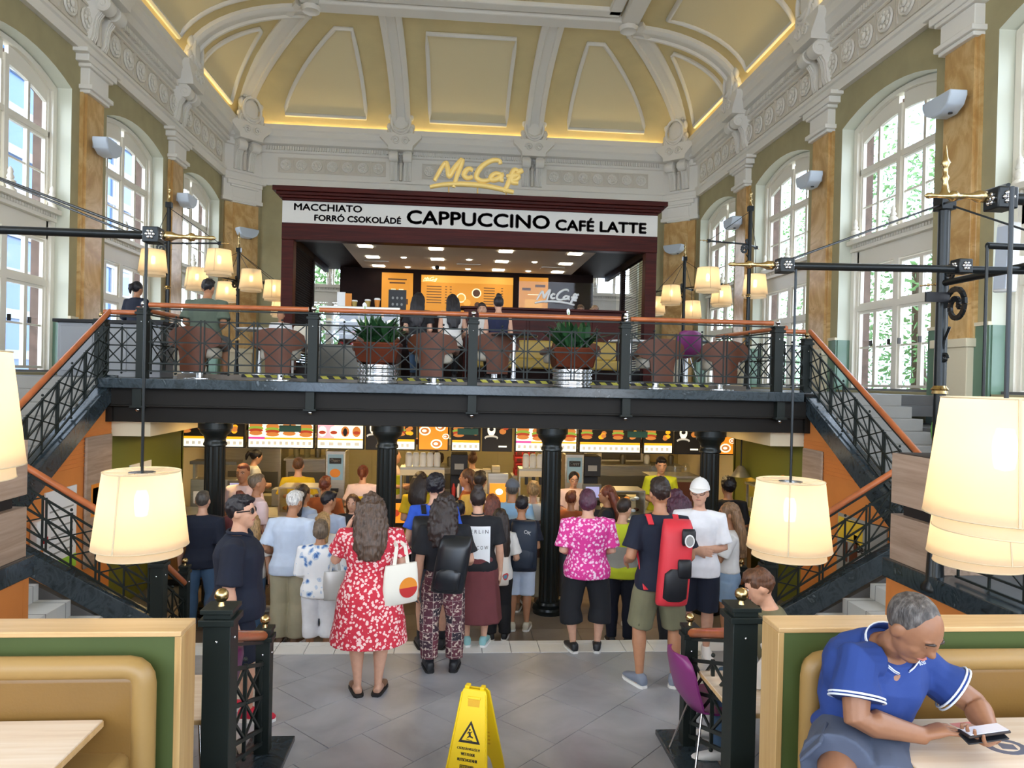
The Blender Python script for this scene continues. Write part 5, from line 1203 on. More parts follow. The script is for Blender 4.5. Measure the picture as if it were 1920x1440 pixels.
# left foreground arms
pl_ = post_tall(-3.75, 5.62, 1.05, 4.25, 'tall black lamp post of the left terrace, only its long arm in view', .047)
rod(pl_, (-3.75, 5.62, ZA), (-3.4, 2.9, ZA), .028, nm='arm'); rod(pl_, (-3.6, 4.62, ZA), (-1.86, 4.62, ZA), .026, nm='cross_arm'); clampbox(pl_, (-1.88, 4.62, ZA)); brassend(pl_, (-1.82, 4.62, ZA), (1, .05, 0), .95)
rod(pl_, (-3.75, 5.62, 4.25), (-1.95, 4.62, ZA+.02), .009, nm='stay_wire'); rod(pl_, (-3.75, 5.55, 4.25), (-2.0, 4.6, ZA), .007, nm='stay_wire')
rod(pl_, (-3.4, 2.9, ZA), (-1.9, 2.9, ZA), .026, nm='cross_arm')
pendant(-1.92, 4.62, 1.58, ZA, 'large cream pendant lamp above the table behind the left booth', .92)
pendant(-1.97, 2.95, 2.28, ZA, 'cream pendant lamp cut by the left edge of the picture', .9)
# balcony lamp posts
def gallery(x, y, s, zt, label, arms, sc=.85):
    r = post_tall(x, y, 2.62 if abs(x-XC) > 4.2 else 2.69, zt, label, .04, 'lamp post', 'balcony lamp posts', .9)
    za = zt-.72
    for ax, ay, zb, n in arms:
        dx, dy = ax-x, ay-y; L = math.hypot(dx, dy)
        rod(r, (x, y, za), (ax, ay, za), .018, nm='arm'); brassend(r, (ax, ay, za), (dx, dy, 0), .6); rod(r, (x, y, zt-.05), (ax, ay, za), .006, nm='stay_wire')
        G().cbox((ax, ay, za), (.06, .06, .06)).mk('joint_box', lampiron, r)
        pendant(ax, ay, zb, za, n, sc, 'pendant lamps on the balcony', .006)
    scrolls(r, (x, y, za), (arms[0][0]-x, arms[0][1]-y, 0), .12)
    return r
gallery(5.86, 14.0, 1, 6.25, 'nearer black lamp post with two pendant lamps on the right of the balcony', [(4.94, 13.8, 4.52, 'cream pendant lamp left of the nearer right balcony lamp post, the higher of that cluster'), (6.12, 14.3, 4.5, 'cream pendant lamp right of the nearer right balcony lamp post')])
gallery(5.6, 17.3, 1, 5.78, 'farther black lamp post beside the kiosk on the right of the balcony', [(5.25, 17.2, 4.62, 'cream pendant lamp just right of the kiosk, highest of the far right cluster'), (6.25, 16.5, 4.55, 'cream pendant lamp before the second right window, far cluster'), (5.9, 17.6, 4.3, 'low cream pendant lamp left of the far right lamp post'), (5.15, 18.2, 4.45, 'cream pendant lamp mostly hidden by the right kiosk post')], .85)
gallery(-5.42, 14.0, -1, 5.85, 'nearer black lamp post with two pendant lamps on the left of the balcony', [(-5.65, 13.9, 4.5, 'cream pendant lamp at the nearer left balcony lamp post, behind the long rod'), (-4.42, 13.8, 4.53, 'cream pendant lamp right of the nearer left balcony lamp post, the biggest of that cluster')])
gallery(-5.1, 17.3, -1, 5.6, 'farther black lamp post on the left of the balcony beside the kiosk', [(-5.62, 16.1, 4.5, 'cream pendant lamp left of the far left lamp post'), (-4.5, 16.2, 4.52, 'cream pendant lamp right of the far left lamp post'), (-5.45, 17.6, 4.4, 'low cream pendant lamp hanging below the left cluster'), (-4.3, 17.4, 4.45, 'cream pendant lamp partly hidden by the left kiosk post'), (-4.25, 17.95, 4.1, 'lowest cream pendant lamp behind the left kiosk post')], .85)
# ---------------------------------------------------------------- foreground booths
beech = wood('beech_trim', '#b8915c', '#cba673', '#d8b888', 0, 5, .4); beechz = wood('beech_trim_upright', '#a8804c', '#bd9860', '#cbaa76', 2, 5, .4)
moss = M('moss_green_panel', '#465425', .6, var=(3, .06)); must = M('mustard_leather_booth', '#7d5c2a', .42, var=(2.5, .08), bump=(80, .05), coat=.1); must_lit = M('lit_mustard_leather', '#9a7a46', .42, bump=(80, .05))  # paler leather copy puts the light on roll and seat into the colour
walnut = wood('table_laminate', '#cbb095', '#decab2', '#ebdecf', 0, 5, .3, .3)
def booth(s, label, xe, far):
    """bench facing us; xe = its inner end, far = outer end"""
    r = thing('booth_bench', label, 'bench', ((xe+far)/2, 3.3, .58))
    X0, X1 = min(xe, far), max(xe, far)
    inner = xe; d = 1 if far > xe else -1
    def b(a0, a1, *q): return G().box(min(inner+d*a0, inner+d*a1), max(inner+d*a0, inner+d*a1), *q)
    b(0, .03, 3.29, 3.47, -.05, 1.54).mk('end_panel', beechz, r, bevel=.003)
    b(0, 2.6, 3.285, 3.47, 1.54, 1.565).mk('top_rail', beech, r, bevel=.004)
    b(.03, 2.6, 3.295, 3.46, -.05, 1.54).mk('back_panel', moss, r)
    g = b(.11, 2.55, 3.165, 3.31, .98, 1.44); g.mk('back_cushion', must, r, bevel=.05, seg=4)
    # padded roll round the cushion's edge
    yb = 3.2
    def xx(t): return inner+d*t
    G().tube([(xx(.12), yb, .75), (xx(.12), yb, 1.37), (xx(.125), yb, 1.40), (xx(.137), yb, 1.42), (xx(.155), yb, 1.434), (xx(.185), yb, 1.44), (xx(2.5), yb, 1.44)], .05, 12).mk('cushion_roll', must_lit, r, 60)
    g = b(.16, 2.55, 2.62, 3.22, .88, 1.09); g.mk('seat_cushion', must_lit, r, bevel=.04, seg=3)
    b(.18, 2.5, 2.68, 3.3, .58, .9).mk('seat_base', moss, r)
    return r
booth(-1, 'left mustard leather booth bench with a beech-trimmed green back', -1.185, -3.8)
booth(1, 'right mustard leather booth bench on which the man in the blue polo sits', 1.565, 4.2)
def table(name_label, x0, x1, y0, y1, z, base, mat=walnut, group=None):
    r = thing('dining_table', name_label, 'table', ((x0+x1)/2, (y0+y1)/2, base), 0, group)
    G().box(x0, x1, y0, y1, z-.035, z).mk('tabletop', mat, r, bevel=.003)
    G().box(x0-.002, x1+.002, y0-.002, y1+.002, z-.03, z-.006).mk('edge_band', beech, r)
    xm, ym = (x0+x1)/2, (y0+y1)/2
    G().lathe([(0, base), (.26, base), (.26, base+.015), (.05, base+.035), (.045, z-.03), (0, z-.03)], (xm, ym, 0), 16).mk('pedestal', lampiron, r, 50)
    return r
table('pale laminate table in front of the left booth', -3.0, -1.44, 2.1, 3.13, 1.25, .58)
tr_ = table('pale laminate table before the man in the blue polo, with a printed picture', 1.82, 3.5, 2.0, 3.02, 1.25, .58)
table('pale laminate table on the tile floor behind the left booth', -2.6, -1.38, 4.18, 4.8, .75, 0); table('pale laminate table on the tile floor behind the right booth, with a white bag', 1.72, 3.3, 4.15, 4.78, .75, 0)
# print on the right table: red block and a blue-grey roundel
G().prism([(2.20, 2.97), (2.42, 3.0), (2.40, 2.88), (2.25, 2.86)], lambda a, b, d: (a, b, d), 1.2495, 1.2512).mk('print', M('pale_red_print', '#d98a86', .35), tr_)
bl = M('blue_grey_print', '#4a546c', .35)
G().prism(ell((2.30, 2.77), .085, .065, 20), lambda a, b, d: (a, b, d), 1.2495, 1.2515).mk('print', bl, tr_); G().prism(ell((2.30, 2.77), .055, .04, 16), lambda a, b, d: (a, b, d), 1.251, 1.2522).mk('print', walnut, tr_)
G().prism([(2.27, 2.75), (2.33, 2.74), (2.34, 2.78), (2.28, 2.80)], lambda a, b, d: (a, b, d), 1.252, 1.2528).mk('print', bl, tr_)
# paper bag on the table behind
r = thing('paper_bag', 'crumpled white food bag on the table behind the right booth', 'bag', (2.08, 4.5, .75))
g = G(); rings = []
for z, rr in ((.75, .09), (.76, .12), (.84, .11), (.92, .08), (.98, .05), (1.02, .065), (1.05, .03)):
    rings.append([(2.10+rr*(1+.25*sin(5*a_+z*30))*cos(a_), 4.5+rr*.8*(1+.2*cos(4*a_+z*20))*sin(a_), z+.012*sin(7*a_)) for a_ in [2*PI*k/18 for k in range(18)]])
g.loft(rings).mk('bag', M('thin_white_paper', '#f1ece6', .6), r, 40); G().prism(ell((2.06, .85), .03, .025), lambda a, b, d: (a, d, b), 4.395, 4.40).mk('print', porange, r)
# ---------------------------------------------------------------- foreground newel posts with a short stair railing
for s, xf, n in ((-1, -1.28, 'left'), (1, 1.77, 'right')):
    newel((xf-(.03 if s > 0 else 0), 4.15, .387), .15, 1.04, .04, 'thick dark green newel post with a brass ball, nearest us on the %s' % n)
    newel((xf+.02*s, 5.2, .03), .10, .91, .035, 'slimmer newel post with a brass ball at the foot of the near steps, %s side' % n)
    railing((xf, 4.24, .34), (xf+.02*s, 5.14, .02), 'short stair railing between the two foreground newel posts on the %s' % n, 'foreground stair railings', .86, 2, .1, True, .024, .034, trim=(-.02, .03))
    g = G().box(xf-.16, xf+.16, 4.6, 5.42, -.005, .035); tag(g.mk('marble_plinth', greenmarble, None, bevel=.006), 'dark marble plinth under the %s foreground railing' % n, 'plinth')
# ---------------------------------------------------------------- wet floor sign
yel = M('yellow_plastic', '#f2cc12', .4); yeld = M('yellow_recess', '#dba50c', .5); ink = M('black_sign_print', '#1c1410', .5)
ws = thing('wet_floor_sign', 'yellow folding wet-floor sign with a black warning triangle on the grey tiles', 'sign', (.2, 4.95, 0))
MW = Matrix.Translation((.19, 4.80, 0)) @ Matrix.Rotation(-.34, 4, 'Z')
def wsl(front):
    sg = -1 if front else 1
    return lambda a, b, d: MW @ Vector((a, sg*(.02+(.64-b)*.30+d), b))
def panel_ws(front):
    T = wsl(front); g = G()
    ow = lambda z: .085+(.64-z)*.115
    out = [(-ow(.64)+.01, .64), (-ow(.6), .61), (-ow(0), .02), (-ow(0)+.012, 0), (-.075, 0), (-.06, .08), (-.03, .125), (.03, .125), (.06, .08), (.075, 0), (ow(0)-.012, 0), (ow(0), .02), (ow(.6), .61), (ow(.64)-.01, .64)]
    g.prism(out, T, -.008, .008).mk('panel', yel, ws, bevel=.003)
    g = G()
    for q in ((-1, 1)): g.tube([T(q*ow(z)-q*.004, z, .008) for z in (.02, .3, .62)], .007, 6)
    g.mk('edge_rib', yel, ws, 60)
    return T, ow
for fr in (True, False):
    T, ow = panel_ws(fr); sgn = 1 if fr else -1; dd = .0085
    if fr:
        G().prism([(-.035, .54), (.045, .54), (.045, .585), (-.035, .585)], T, dd-.001, dd+.001).mk('grip_hole', yeld, ws); G().prism([(-.04, .585), (.05, .585), (.05, .6), (-.04, .6)], T, dd, .016).mk('grip_lip', yel, ws, bevel=.003)
    zo = .27
    tri = lambda s_, z: [(0, z+s_*.62), (-s_*.5, z-s_*.25), (s_*.5, z-s_*.25)]
    pm = ink if fr else yeld
    G().prism(tri(.15, .365), T, dd, dd+.0012).mk('triangle', pm, ws); G().prism(tri(.105, .368), T, dd+.001, dd+.002).mk('triangle_fill', yel, ws)
    if fr:
        g = G()
        for pl in ([(-.012, .405), (-.004, .413), (.004, .405), (-.004, .397)], [(-.012, .395), (.004, .392), (.008, .372), (-.006, .370)], [(.0, .375), (.022, .366), (.025, .358), (-.004, .364)], [(-.004, .372), (-.018, .36), (-.013, .356), (.003, .366)], [(-.024, .352), (.02, .345), (.02, .342), (-.024, .349)], [(-.012, .393), (-.022, .383), (-.019, .38), (-.010, .387)], [(.004, .392), (.014, .4), (.016, .396), (.005, .386)]):
            g.prism(pl, T, dd+.0015, dd+.003)
        g.mk('slipping_figure', ink, ws)
        def txt(b_, w_, z, h, bold):
            pts, fs = text_mesh(b_, w_, h, bold); gg = G(); [gg.add([T(x-w_/2+e_, z+y, dd+.002) for x, y in pts], fs) for e_ in (0, bold*.12, -bold*.12)]; gg.mk('lettering', ink, ws)
        txt('CSÚSZÁSVESZÉLY!', .155, .288, .017, .01); txt('WET FLOOR', .095, .255, .017, .01); txt('RUTSCHGEFAHR', .135, .222, .017, .01); txt('ECOLAB', .085, .18, .022, .05)
    else:
        for z in (.29, .26, .23, .2): G().prism([(-.07, z), (.07, z), (.07, z+.012), (-.07, z+.012)], lambda a, b, d: T(a, b, -d), dd, dd+.001).mk('print', yeld, ws)
g = G()
for a_ in (-.055, .05): g.cbox(MW @ Vector((a_, 0, .648)), (.03, .05, .022), MW.to_3x3())
g.mk('hinge', yel, ws, bevel=.004)
spk = thing('wall_speaker', 'tall white loudspeaker panel on the right wall behind the lamp post', 'speaker', (6.9, 8.48, 3.9))
G().cbox((6.88, 8.48, 4.38), (.14, .24, .86), Matrix.Rotation(.06, 3, 'X')).mk('cabinet', white, spk, bevel=.02); G().cbox((6.805, 8.48, 4.38), (.012, .2, .78), Matrix.Rotation(.06, 3, 'X')).mk('grille', M('pale_grille', '#c9d2de', .6), spk); G().box(6.9, 7.1, 8.43, 8.53, 4.3, 4.4).mk('bracket', white, spk)
# ---------------------------------------------------------------- outside: trees and a blue glass building
bark = M('bark', '#5a4a3a', .9); crown1 = M('tree_leaves', '#628c4c', .7, var=(6, .3)); facade = M('blue_glass_facade', '#3d5c86', .3); frm = M('facade_frame', '#8d949c', .6)
def tree(x, y, h, rr, label):
    t = thing('street_tree', label, 'tree', (x, y, -1), 0, 'trees outside the windows')
    G().tube([(x, y, -1), (x+.1, y, h*.3), (x, y+.1, h*.6)], [.25, .2, .1], 8).mk('trunk', bark, t, 60)
    g = G(); vs = []; fs = []
    for i in range(7000):
        u = Vector((R.gauss(0, 1), R.gauss(0, 1), R.gauss(0, 1))).normalized()*rr*R.uniform(.55, 1)
        c = Vector((x, y, h*.62))+Vector((u.x, u.y, u.z*1.35)); e1_ = Vector((R.uniform(-1, 1), R.uniform(-1, 1), R.uniform(-1, 1))).normalized(); e2_ = e1_.orthogonal().normalized(); k = R.uniform(.06, .13)
        n0 = len(vs); vs += [c, c+e1_*k+e2_*k*.5, c+e1_*k*2, c+e1_*k-e2_*k*.5]; fs.append((n0, n0+1, n0+2, n0+3))
    g.add(vs, fs); o = g.mk('crown', crown1, t); o['kind'] = 'stuff'
for x, y, h, rr, n in ((13.5, 11, 10, 3.4, 'outside the big right window'), (12.8, 19, 10, 3.2, 'outside the second right window'), (13, 27, 10, 3.4, 'outside the farthest right window'), (-13, 15, 8, 2.4, 'outside the nearest left window'), (-4.5, 30, 9, 2.6, 'outside the left end-wall window')): tree(x, y, h, rr, 'green street tree '+n)
b_ = thing('glass_building', 'pale blue glass office building outside the left windows', 'building', (-26, 34, -1))
G().box(-34, -24, 20, 58, -1, 22).mk('facade', facade, b_)
for i in range(10):
    G().box(-24, -23.85, 20, 58, 1+2.2*i, 1.5+2.2*i).mk('floor_band', frm, b_)
    G().box(-24, -23.9, 20+4*i, 20.25+4*i, -1, 22).mk('post', frm, b_)
struct(G().box(-60, 60, -30, 90, -1.3, -1.0).mk('ground', M('pavement', '#a6a39c', .9)))
# ---------------------------------------------------------------- people
from mathutils import noise
JOBS = []
def job(g, name, mat, parent, vox, it=4, amp=0, fr=9, st=(1, 1, 1)):
    JOBS.append((g, name, mat, parent, vox, it, amp, fr, st))
def run_jobs():
    tmp = []
    for g, name, mat, parent, vox, it, amp, fr, st in JOBS:
        me = D.meshes.new('t'); me.from_pydata(g.v, [], g.f); me.update()
        o = D.objects.new('t', me); COL.objects.link(o)
        m = o.modifiers.new('r', 'REMESH'); m.mode = 'VOXEL'; m.voxel_size = vox; m.adaptivity = 0
        if it: s = o.modifiers.new('s', 'SMOOTH'); s.factor = .5; s.iterations = it
        m = o.modifiers.new('d', 'DECIMATE'); m.ratio = .8 if vox < .0075 else (.42 if name != 'hair' else .6)
        tmp.append(o)
    dg = bpy.context.evaluated_depsgraph_get()
    for o, (g, name, mat, parent, vox, it, amp, fr, st) in zip(tmp, JOBS):
        me = D.meshes.new_from_object(o.evaluated_get(dg))
        if amp:
            off = Vector((hash(parent.name) % 97, 3.3, 1.7))
            for v, nn in zip(me.vertices, [n.vector.copy() for n in me.vertex_normals]):
                q = Vector((v.co.x*st[0], v.co.y*st[1], v.co.z*st[2]))*fr+off
                v.co += nn*amp*noise.noise(q)
        me.materials.clear(); me.name = name
        old = o.data; D.objects.remove(o); D.meshes.remove(old)
        me.materials.append(mat); me.shade_smooth()
        x = D.objects.new(name, me); COL.objects.link(x); x.parent = parent
    JOBS.clear()
def skinm(name, c): return M(name, c, .5, var=(30, .05))
SK = {'l': skinm('fair_skin', '#cf9f84'), 'm': skinm('tanned_skin', '#b17d5c'), 'd': skinm('brown_skin', '#93664a')}
def hairm(name, c):
    k = NT(name); f = k.noise(26, (3, 3, .35), 4); cc = lin(c)
    k.l(k.ramp(f, [(.3, tuple(x*.5 for x in cc[:3])+(1,)), (.7, tuple(min(1, x*1.5) for x in cc[:3])+(1,))]), k.b.inputs['Base Color'])
    k.b.inputs['Roughness'].default_value = .45; k.bump(k.noise(40, (4, 4, .4)), .5, .01); return k.m
HA = {k: hairm('hair_'+n, c) for k, n, c in (('br', 'brown', '#5a3b28'), ('dk', 'dark', '#2a1d18'), ('bk', 'black', '#17131a'), ('bl', 'blonde', '#a98659'), ('wh', 'white', '#d6d3cf'), ('gr', 'grey_brown', '#6b5a49'), ('pu', 'plum', '#4a2336'), ('gy', 'dark_grey', '#4c4742'), ('lb', 'light_brown', '#7d5d40'), ('au', 'auburn', '#6b3320'), ('rd', 'dark_wavy_brown', '#4f3c2f'))}
k_ = NT('hair_salt_and_pepper'); k_.l(k_.ramp(k_.noise(24, (2.6, 2.6, .8), 6), [(.30, '#2a2625'), (.5, '#4c4744'), (.75, '#7d7874')]), k_.b.inputs['Base Color']); k_.b.inputs['Roughness'].default_value = .5; k_.bump(k_.noise(70, (3, 3, .6)), .6, .01); HA['sp'] = k_.m
def C(n, c, rough=.85): return M('cloth_'+n, c, rough, var=(7, .08), bump=(220, .06))
CL = dict(navy=C('navy', '#10182b'), black=C('black', '#17181d'), white=C('white', '#eeeef2'), ltblue=C('pale_blue', '#c9d6ea'), khaki=C('khaki', '#b5ac8f'), olive=C('olive', '#6f6c52'), jeans=C('denim', '#4a6685'), ltdenim=C('light_denim', '#8ea8c4'), lime=C('lime', '#c3cf2d'), grey=C('grey', '#9a9a94'), greyd=C('dark_grey', '#5c6068'), blue=C('royal_blue', '#2d58c8'), polo=C('polo_blue', '#2f55a8'), maroon=C('maroon', '#6b3538'), yellow=C('yellow', '#d4b21a'), mustard=C('mustard', '#d5a84a'), pinkw=C('pink_white', '#ecd2d2'), teal=C('pale_teal', '#a9cfd6'), rust=C('rust', '#9a4f22'), pink=C('candy_pink', '#e787b8'), white2=C('off_white', '#e3e0dc'), bluegrey=C('blue_grey', '#6f7c96'), greyblue=C('grey_blue', '#a9b8d2'), dkgreen=C('grey_green', '#5d6a5c'), cargo=C('cargo_blue_grey', '#4d5568'), red=C('red', '#d8404a'), tank=C('dark_navy_vest', '#1b2140'))
CL['rose'] = spots('cloth_red_floral', [(0, '#f0c9c4'), (.30, '#f0c9c4'), (.42, '#c62a3e'), (1, '#b81e35')], 34, dist=.03)
CL['magenta'] = spots('cloth_magenta_floral', [(0, '#f6d6e6'), (.33, '#ee95c4'), (.46, '#d8368f'), (1, '#c61f7c')], 30, dist=.045)
CL['bluefl'] = spots('cloth_blue_floral', [(0, '#3f5f9e'), (.16, '#6a8fc4'), (.28, '#c7d4e6'), (.42, '#f2f2f4'), (1, '#f5f5f6')], 12, dist=.1)
def patch():
    k = NT('cloth_patchwork'); v = k.n('TexBrick'); v.inputs['Scale'].default_value = 7; v.inputs['Mortar Size'].default_value = .012; v.offset = 0
    v.inputs['Color1'].default_value = lin('#23212c'); v.inputs['Color2'].default_value = lin('#6e3440'); v.inputs['Mortar'].default_value = lin('#b9a9a0'); v.inputs['Brick Width'].default_value = .62; v.inputs['Row Height'].default_value = .52
    mpv = k.co((1, 1, 1), (PI/2, 0, 0)); k.l(mpv, v.inputs['Vector'])
    f = k.noise(38, detail=3); r = k.ramp(f, [(0, (0, 0, 0, 1)), (.56, (0, 0, 0, 1)), (.6, (1, 1, 1, 1))], 'LINEAR')
    m = k.n('Mix', data_type='RGBA'); k.l(r, m.inputs[0]); k.l(v.outputs['Color'], m.inputs[6]); m.inputs[7].default_value = lin('#cbb8a8'); k.l(m.outputs[2], k.b.inputs['Base Color']); k.b.inputs['Roughness'].default_value = .8
    return k.m
CL['patch'] = patch()
def tie():
    k = NT('cloth_tie_dye'); s = k.n('SeparateXYZ'); k.l(k.co(), s.inputs[0]); mr = k.n('MapRange'); k.l(s.outputs['Z'], mr.inputs[0]); mr.inputs[1].default_value = .85; mr.inputs[2].default_value = 1.5
    k.l(k.ramp(mr.outputs[0], [(0, '#d8cba0'), (.5, '#cfc79a'), (.8, '#8fb7d6'), (1, '#8fb7d6')]), k.b.inputs['Base Color']); return k.m
CL['tie'] = tie()
SHOE = dict(black=M('shoe_black', '#1a1a1e', .5), white=M('shoe_white', '#e8e6e2', .5), grey=M('shoe_grey', '#7c8493', .6), red=M('shoe_red', '#c8203e', .6), teal=M('shoe_teal', '#8fc0c0', .6), tan=M('shoe_tan', '#8a6a52', .6), beige=M('shoe_beige', '#c9bfa8', .6)); solew = M('sole_white', '#e9e7e2', .6); soleb = M('sole_black', '#1c1b1b', .6)
eyew = M('eye_white', '#e8e4e0', .3); eyed = M('iris', '#2c1c14', .3); lipm = M('lips', '#b06a60', .5); glsm = M('spectacle_frame', '#151515', .3)

def ring3(c, a, b, rx, ry, n=18, sq=2.4):
    out = []
    for k in range(n):
        t = 2*PI*k/n; cx, sx = cos(t), sin(t)
        out.append(c+a*(rx*math.copysign(abs(cx)**(2/sq), cx))+b*(ry*math.copysign(abs(sx)**(2/sq), sx)))
    return out
TOR = [(.455, .062, .05, 0), (.475, .092, .07, -.004), (.50, .102, .079, -.006), (.53, .103, .080, -.006), (.57, .094, .071, 0), (.61, .086, .064, .002), (.66, .089, .066, .002), (.71, .098, .070, .002), (.755, .104, .070, .0), (.79, .098, .060, -.004), (.82, .072, .046, -.006), (.842, .038, .036, -.004)]
def lerp_t(tab, s):
    if s <= tab[0][0]: return tab[0][1:]
    for p, q in zip(tab, tab[1:]):
        if s <= q[0]: t = (s-p[0])/(q[0]-p[0]); return tuple(a+(b-a)*t for a, b in zip(p[1:], q[1:]))
    return tab[-1][1:]
ARMS = {  # elbow, wrist offsets from the shoulder joint, for the right (+x) side, in units of height
    'down': ((.028, -.012, -.168), (.036, .012, -.312)), 'front': ((.022, -.02, -.165), (-.045, .115, -.175)), 'crossed': ((.03, .015, -.165), (-.10, .105, -.165)),
    'raise': ((.05, .06, -.135), (.0, .115, .0)), 'chin': ((.02, .07, -.145), (-.045, .125, -.02)), 'bent': ((.04, -.02, -.165), (.03, .11, -.21)), 'behind': ((.05, -.05, -.155), (.02, -.09, -.28)), 'low': ((.03, .0, -.168), (.0, .06, -.30))}
def stand(H, w=1, arms=('down', 'down'), st=.055, lean=0, toe=12, hd=(0, 0), stride=0, seat=None, bend=0, kneesp=.09):
    """joints of a standing (or, with seat height, sitting) figure; arms = (left, right); lean in degrees"""
    J = dict(H=H, w=w, hd=hd)
    dz = 0 if seat is None else seat+.045*H-.49*H
    piv = Vector((0, 0, .5*H)); L = Matrix.Rotation(math.radians(-lean), 4, 'X')
    def up(p):
        p = Vector(p)*H
        if p.z > .5*H: p = piv+L @ (p-piv)
        return p+Vector((0, 0, dz))
    J['sp'] = lambda s: up((0, 0, s)); J['up'] = up; J['side'] = Vector((1, 0, 0))
    J['sh'] = []; J['el'] = []; J['wr'] = []
    for sg, a in ((-1, arms[0]), (1, arms[1])):
        e, r = ARMS[a] if isinstance(a, str) else a
        b = Vector((sg*.104*w, -.004, .795))
        J['sh'].append(up(b)); J['el'].append(up(b+Vector((sg*e[0], e[1], e[2])))); J['wr'].append(up(b+Vector((sg*r[0], r[1], r[2]))))
    J['hip'] = [up((sg*.052*w, 0, .487)) for sg in (-1, 1)]
    if seat is None:
        J['kn'] = [Vector((sg*st*1.02*w, .012+sg*stride*.5, .275))*H for sg in (-1, 1)]; J['an'] = [Vector((sg*st, -.008+sg*stride, .045))*H for sg in (-1, 1)]
    else:
        J['kn'] = [Vector((sg*kneesp*H, .235*H, seat+.03*H)) for sg in (-1, 1)]; J['an'] = [Vector((sg*kneesp*H, .25*H+bend*H, .045*H)) for sg in (-1, 1)]
    J['toe'] = [Vector((sg*sin(math.radians(toe)), cos(math.radians(toe)), 0)) for sg in (-1, 1)]
    return J
def torso_ring(J, s, e=0, kx=1):
    H, w = J['H'], J['w']; rx, ry, yo = lerp_t(TOR, s)
    c = J['sp'](s); t = (J['sp'](s+.02)-J['sp'](s-.02)).normalized(); a = J['side']; a = (a-t*a.dot(t)).normalized(); b = t.cross(a)
    ww = w if s < .8 else 1+(w-1)*.5
    if s < .6 and 'wh' in J: ww = J['wh']
    return ring3(c+b*yo*H, a, b, rx*H*ww*kx+e, ry*H*(1+(ww-1)*1.3)*kx+e)
def head_mat(J):
    H = J['H']
    if 'headm' in J: return J['headm']
    yaw, pit = J['hd']
    base = J['sp'](.865); t = (J['sp'](.86)-J['sp'](.80)).normalized(); a = J['side']; b = t.cross(a).normalized()
    m = Matrix((a, b, t)).transposed().to_4x4(); m = m @ Matrix.Rotation(math.radians(yaw), 4, 'Z') @ Matrix.Rotation(math.radians(pit), 4, 'X')
    m = m @ Matrix.Scale(1.06, 4)
    m.translation = base; J['headm'] = m
    return m
def hand(g, J, i, curl=.5, spread=1, d=None, nrm=None, thick=1):
    H = J['H']; wr, el = J['wr'][i], J['el'][i]; sg = -1 if i == 0 else 1
    d = (d or (wr-el)).normalized()
    if nrm is None: nrm = J['side']*-sg        # palm faces the body
    nrm = (nrm-d*nrm.dot(d)).normalized(); sd = d.cross(nrm)*1.0
    ths = 1 if sd.dot(Vector((0, 0, 1)).cross(J['side'])+Vector((0, 0, 1))) >= 0 else -1
    g.loft([ring3(wr+d*t*H, sd, nrm, rx*H, ry*H, 10, 2.6) for t, rx, ry in ((-.01, .016, .013), (.01, .021, .012), (.032, .026, .012), (.052, .027, .011), (.06, .024, .008))])
    for k in range(4):
        b = wr+d*.05*H+sd*(k-1.5)*.0135*H*spread; dd = (d+sd*(k-1.5)*.06*spread).normalized(); pts = [b-dd*.008*H, b]; L = (.92, 1.05, 1, .8)[k]
        for q, le in enumerate((.028, .02, .015)):
            an = curl*(.5+.5*q); dd = (dd*cos(an*.6)+nrm*sin(an*.6)).normalized(); pts.append(pts[-1]+dd*le*L*H)
        g.tube(pts, [.0062*H*thick, .0062*H*thick, .0058*H*thick, .0053*H*thick, .004*H*thick], 8)
    b = wr+d*.012*H+sd*ths*-.016*H; dd = (d*.75+sd*ths*-.6+nrm*.3).normalized()
    g.tube([b, b+dd*.022*H, b+dd*.022*H+(dd*.7+d*.5).normalized()*.02*H, b+dd*.022*H+(dd*.5+d*.8).normalized()*.034*H], [.0095*H, .008*H, .0066*H, .0045*H], 8)
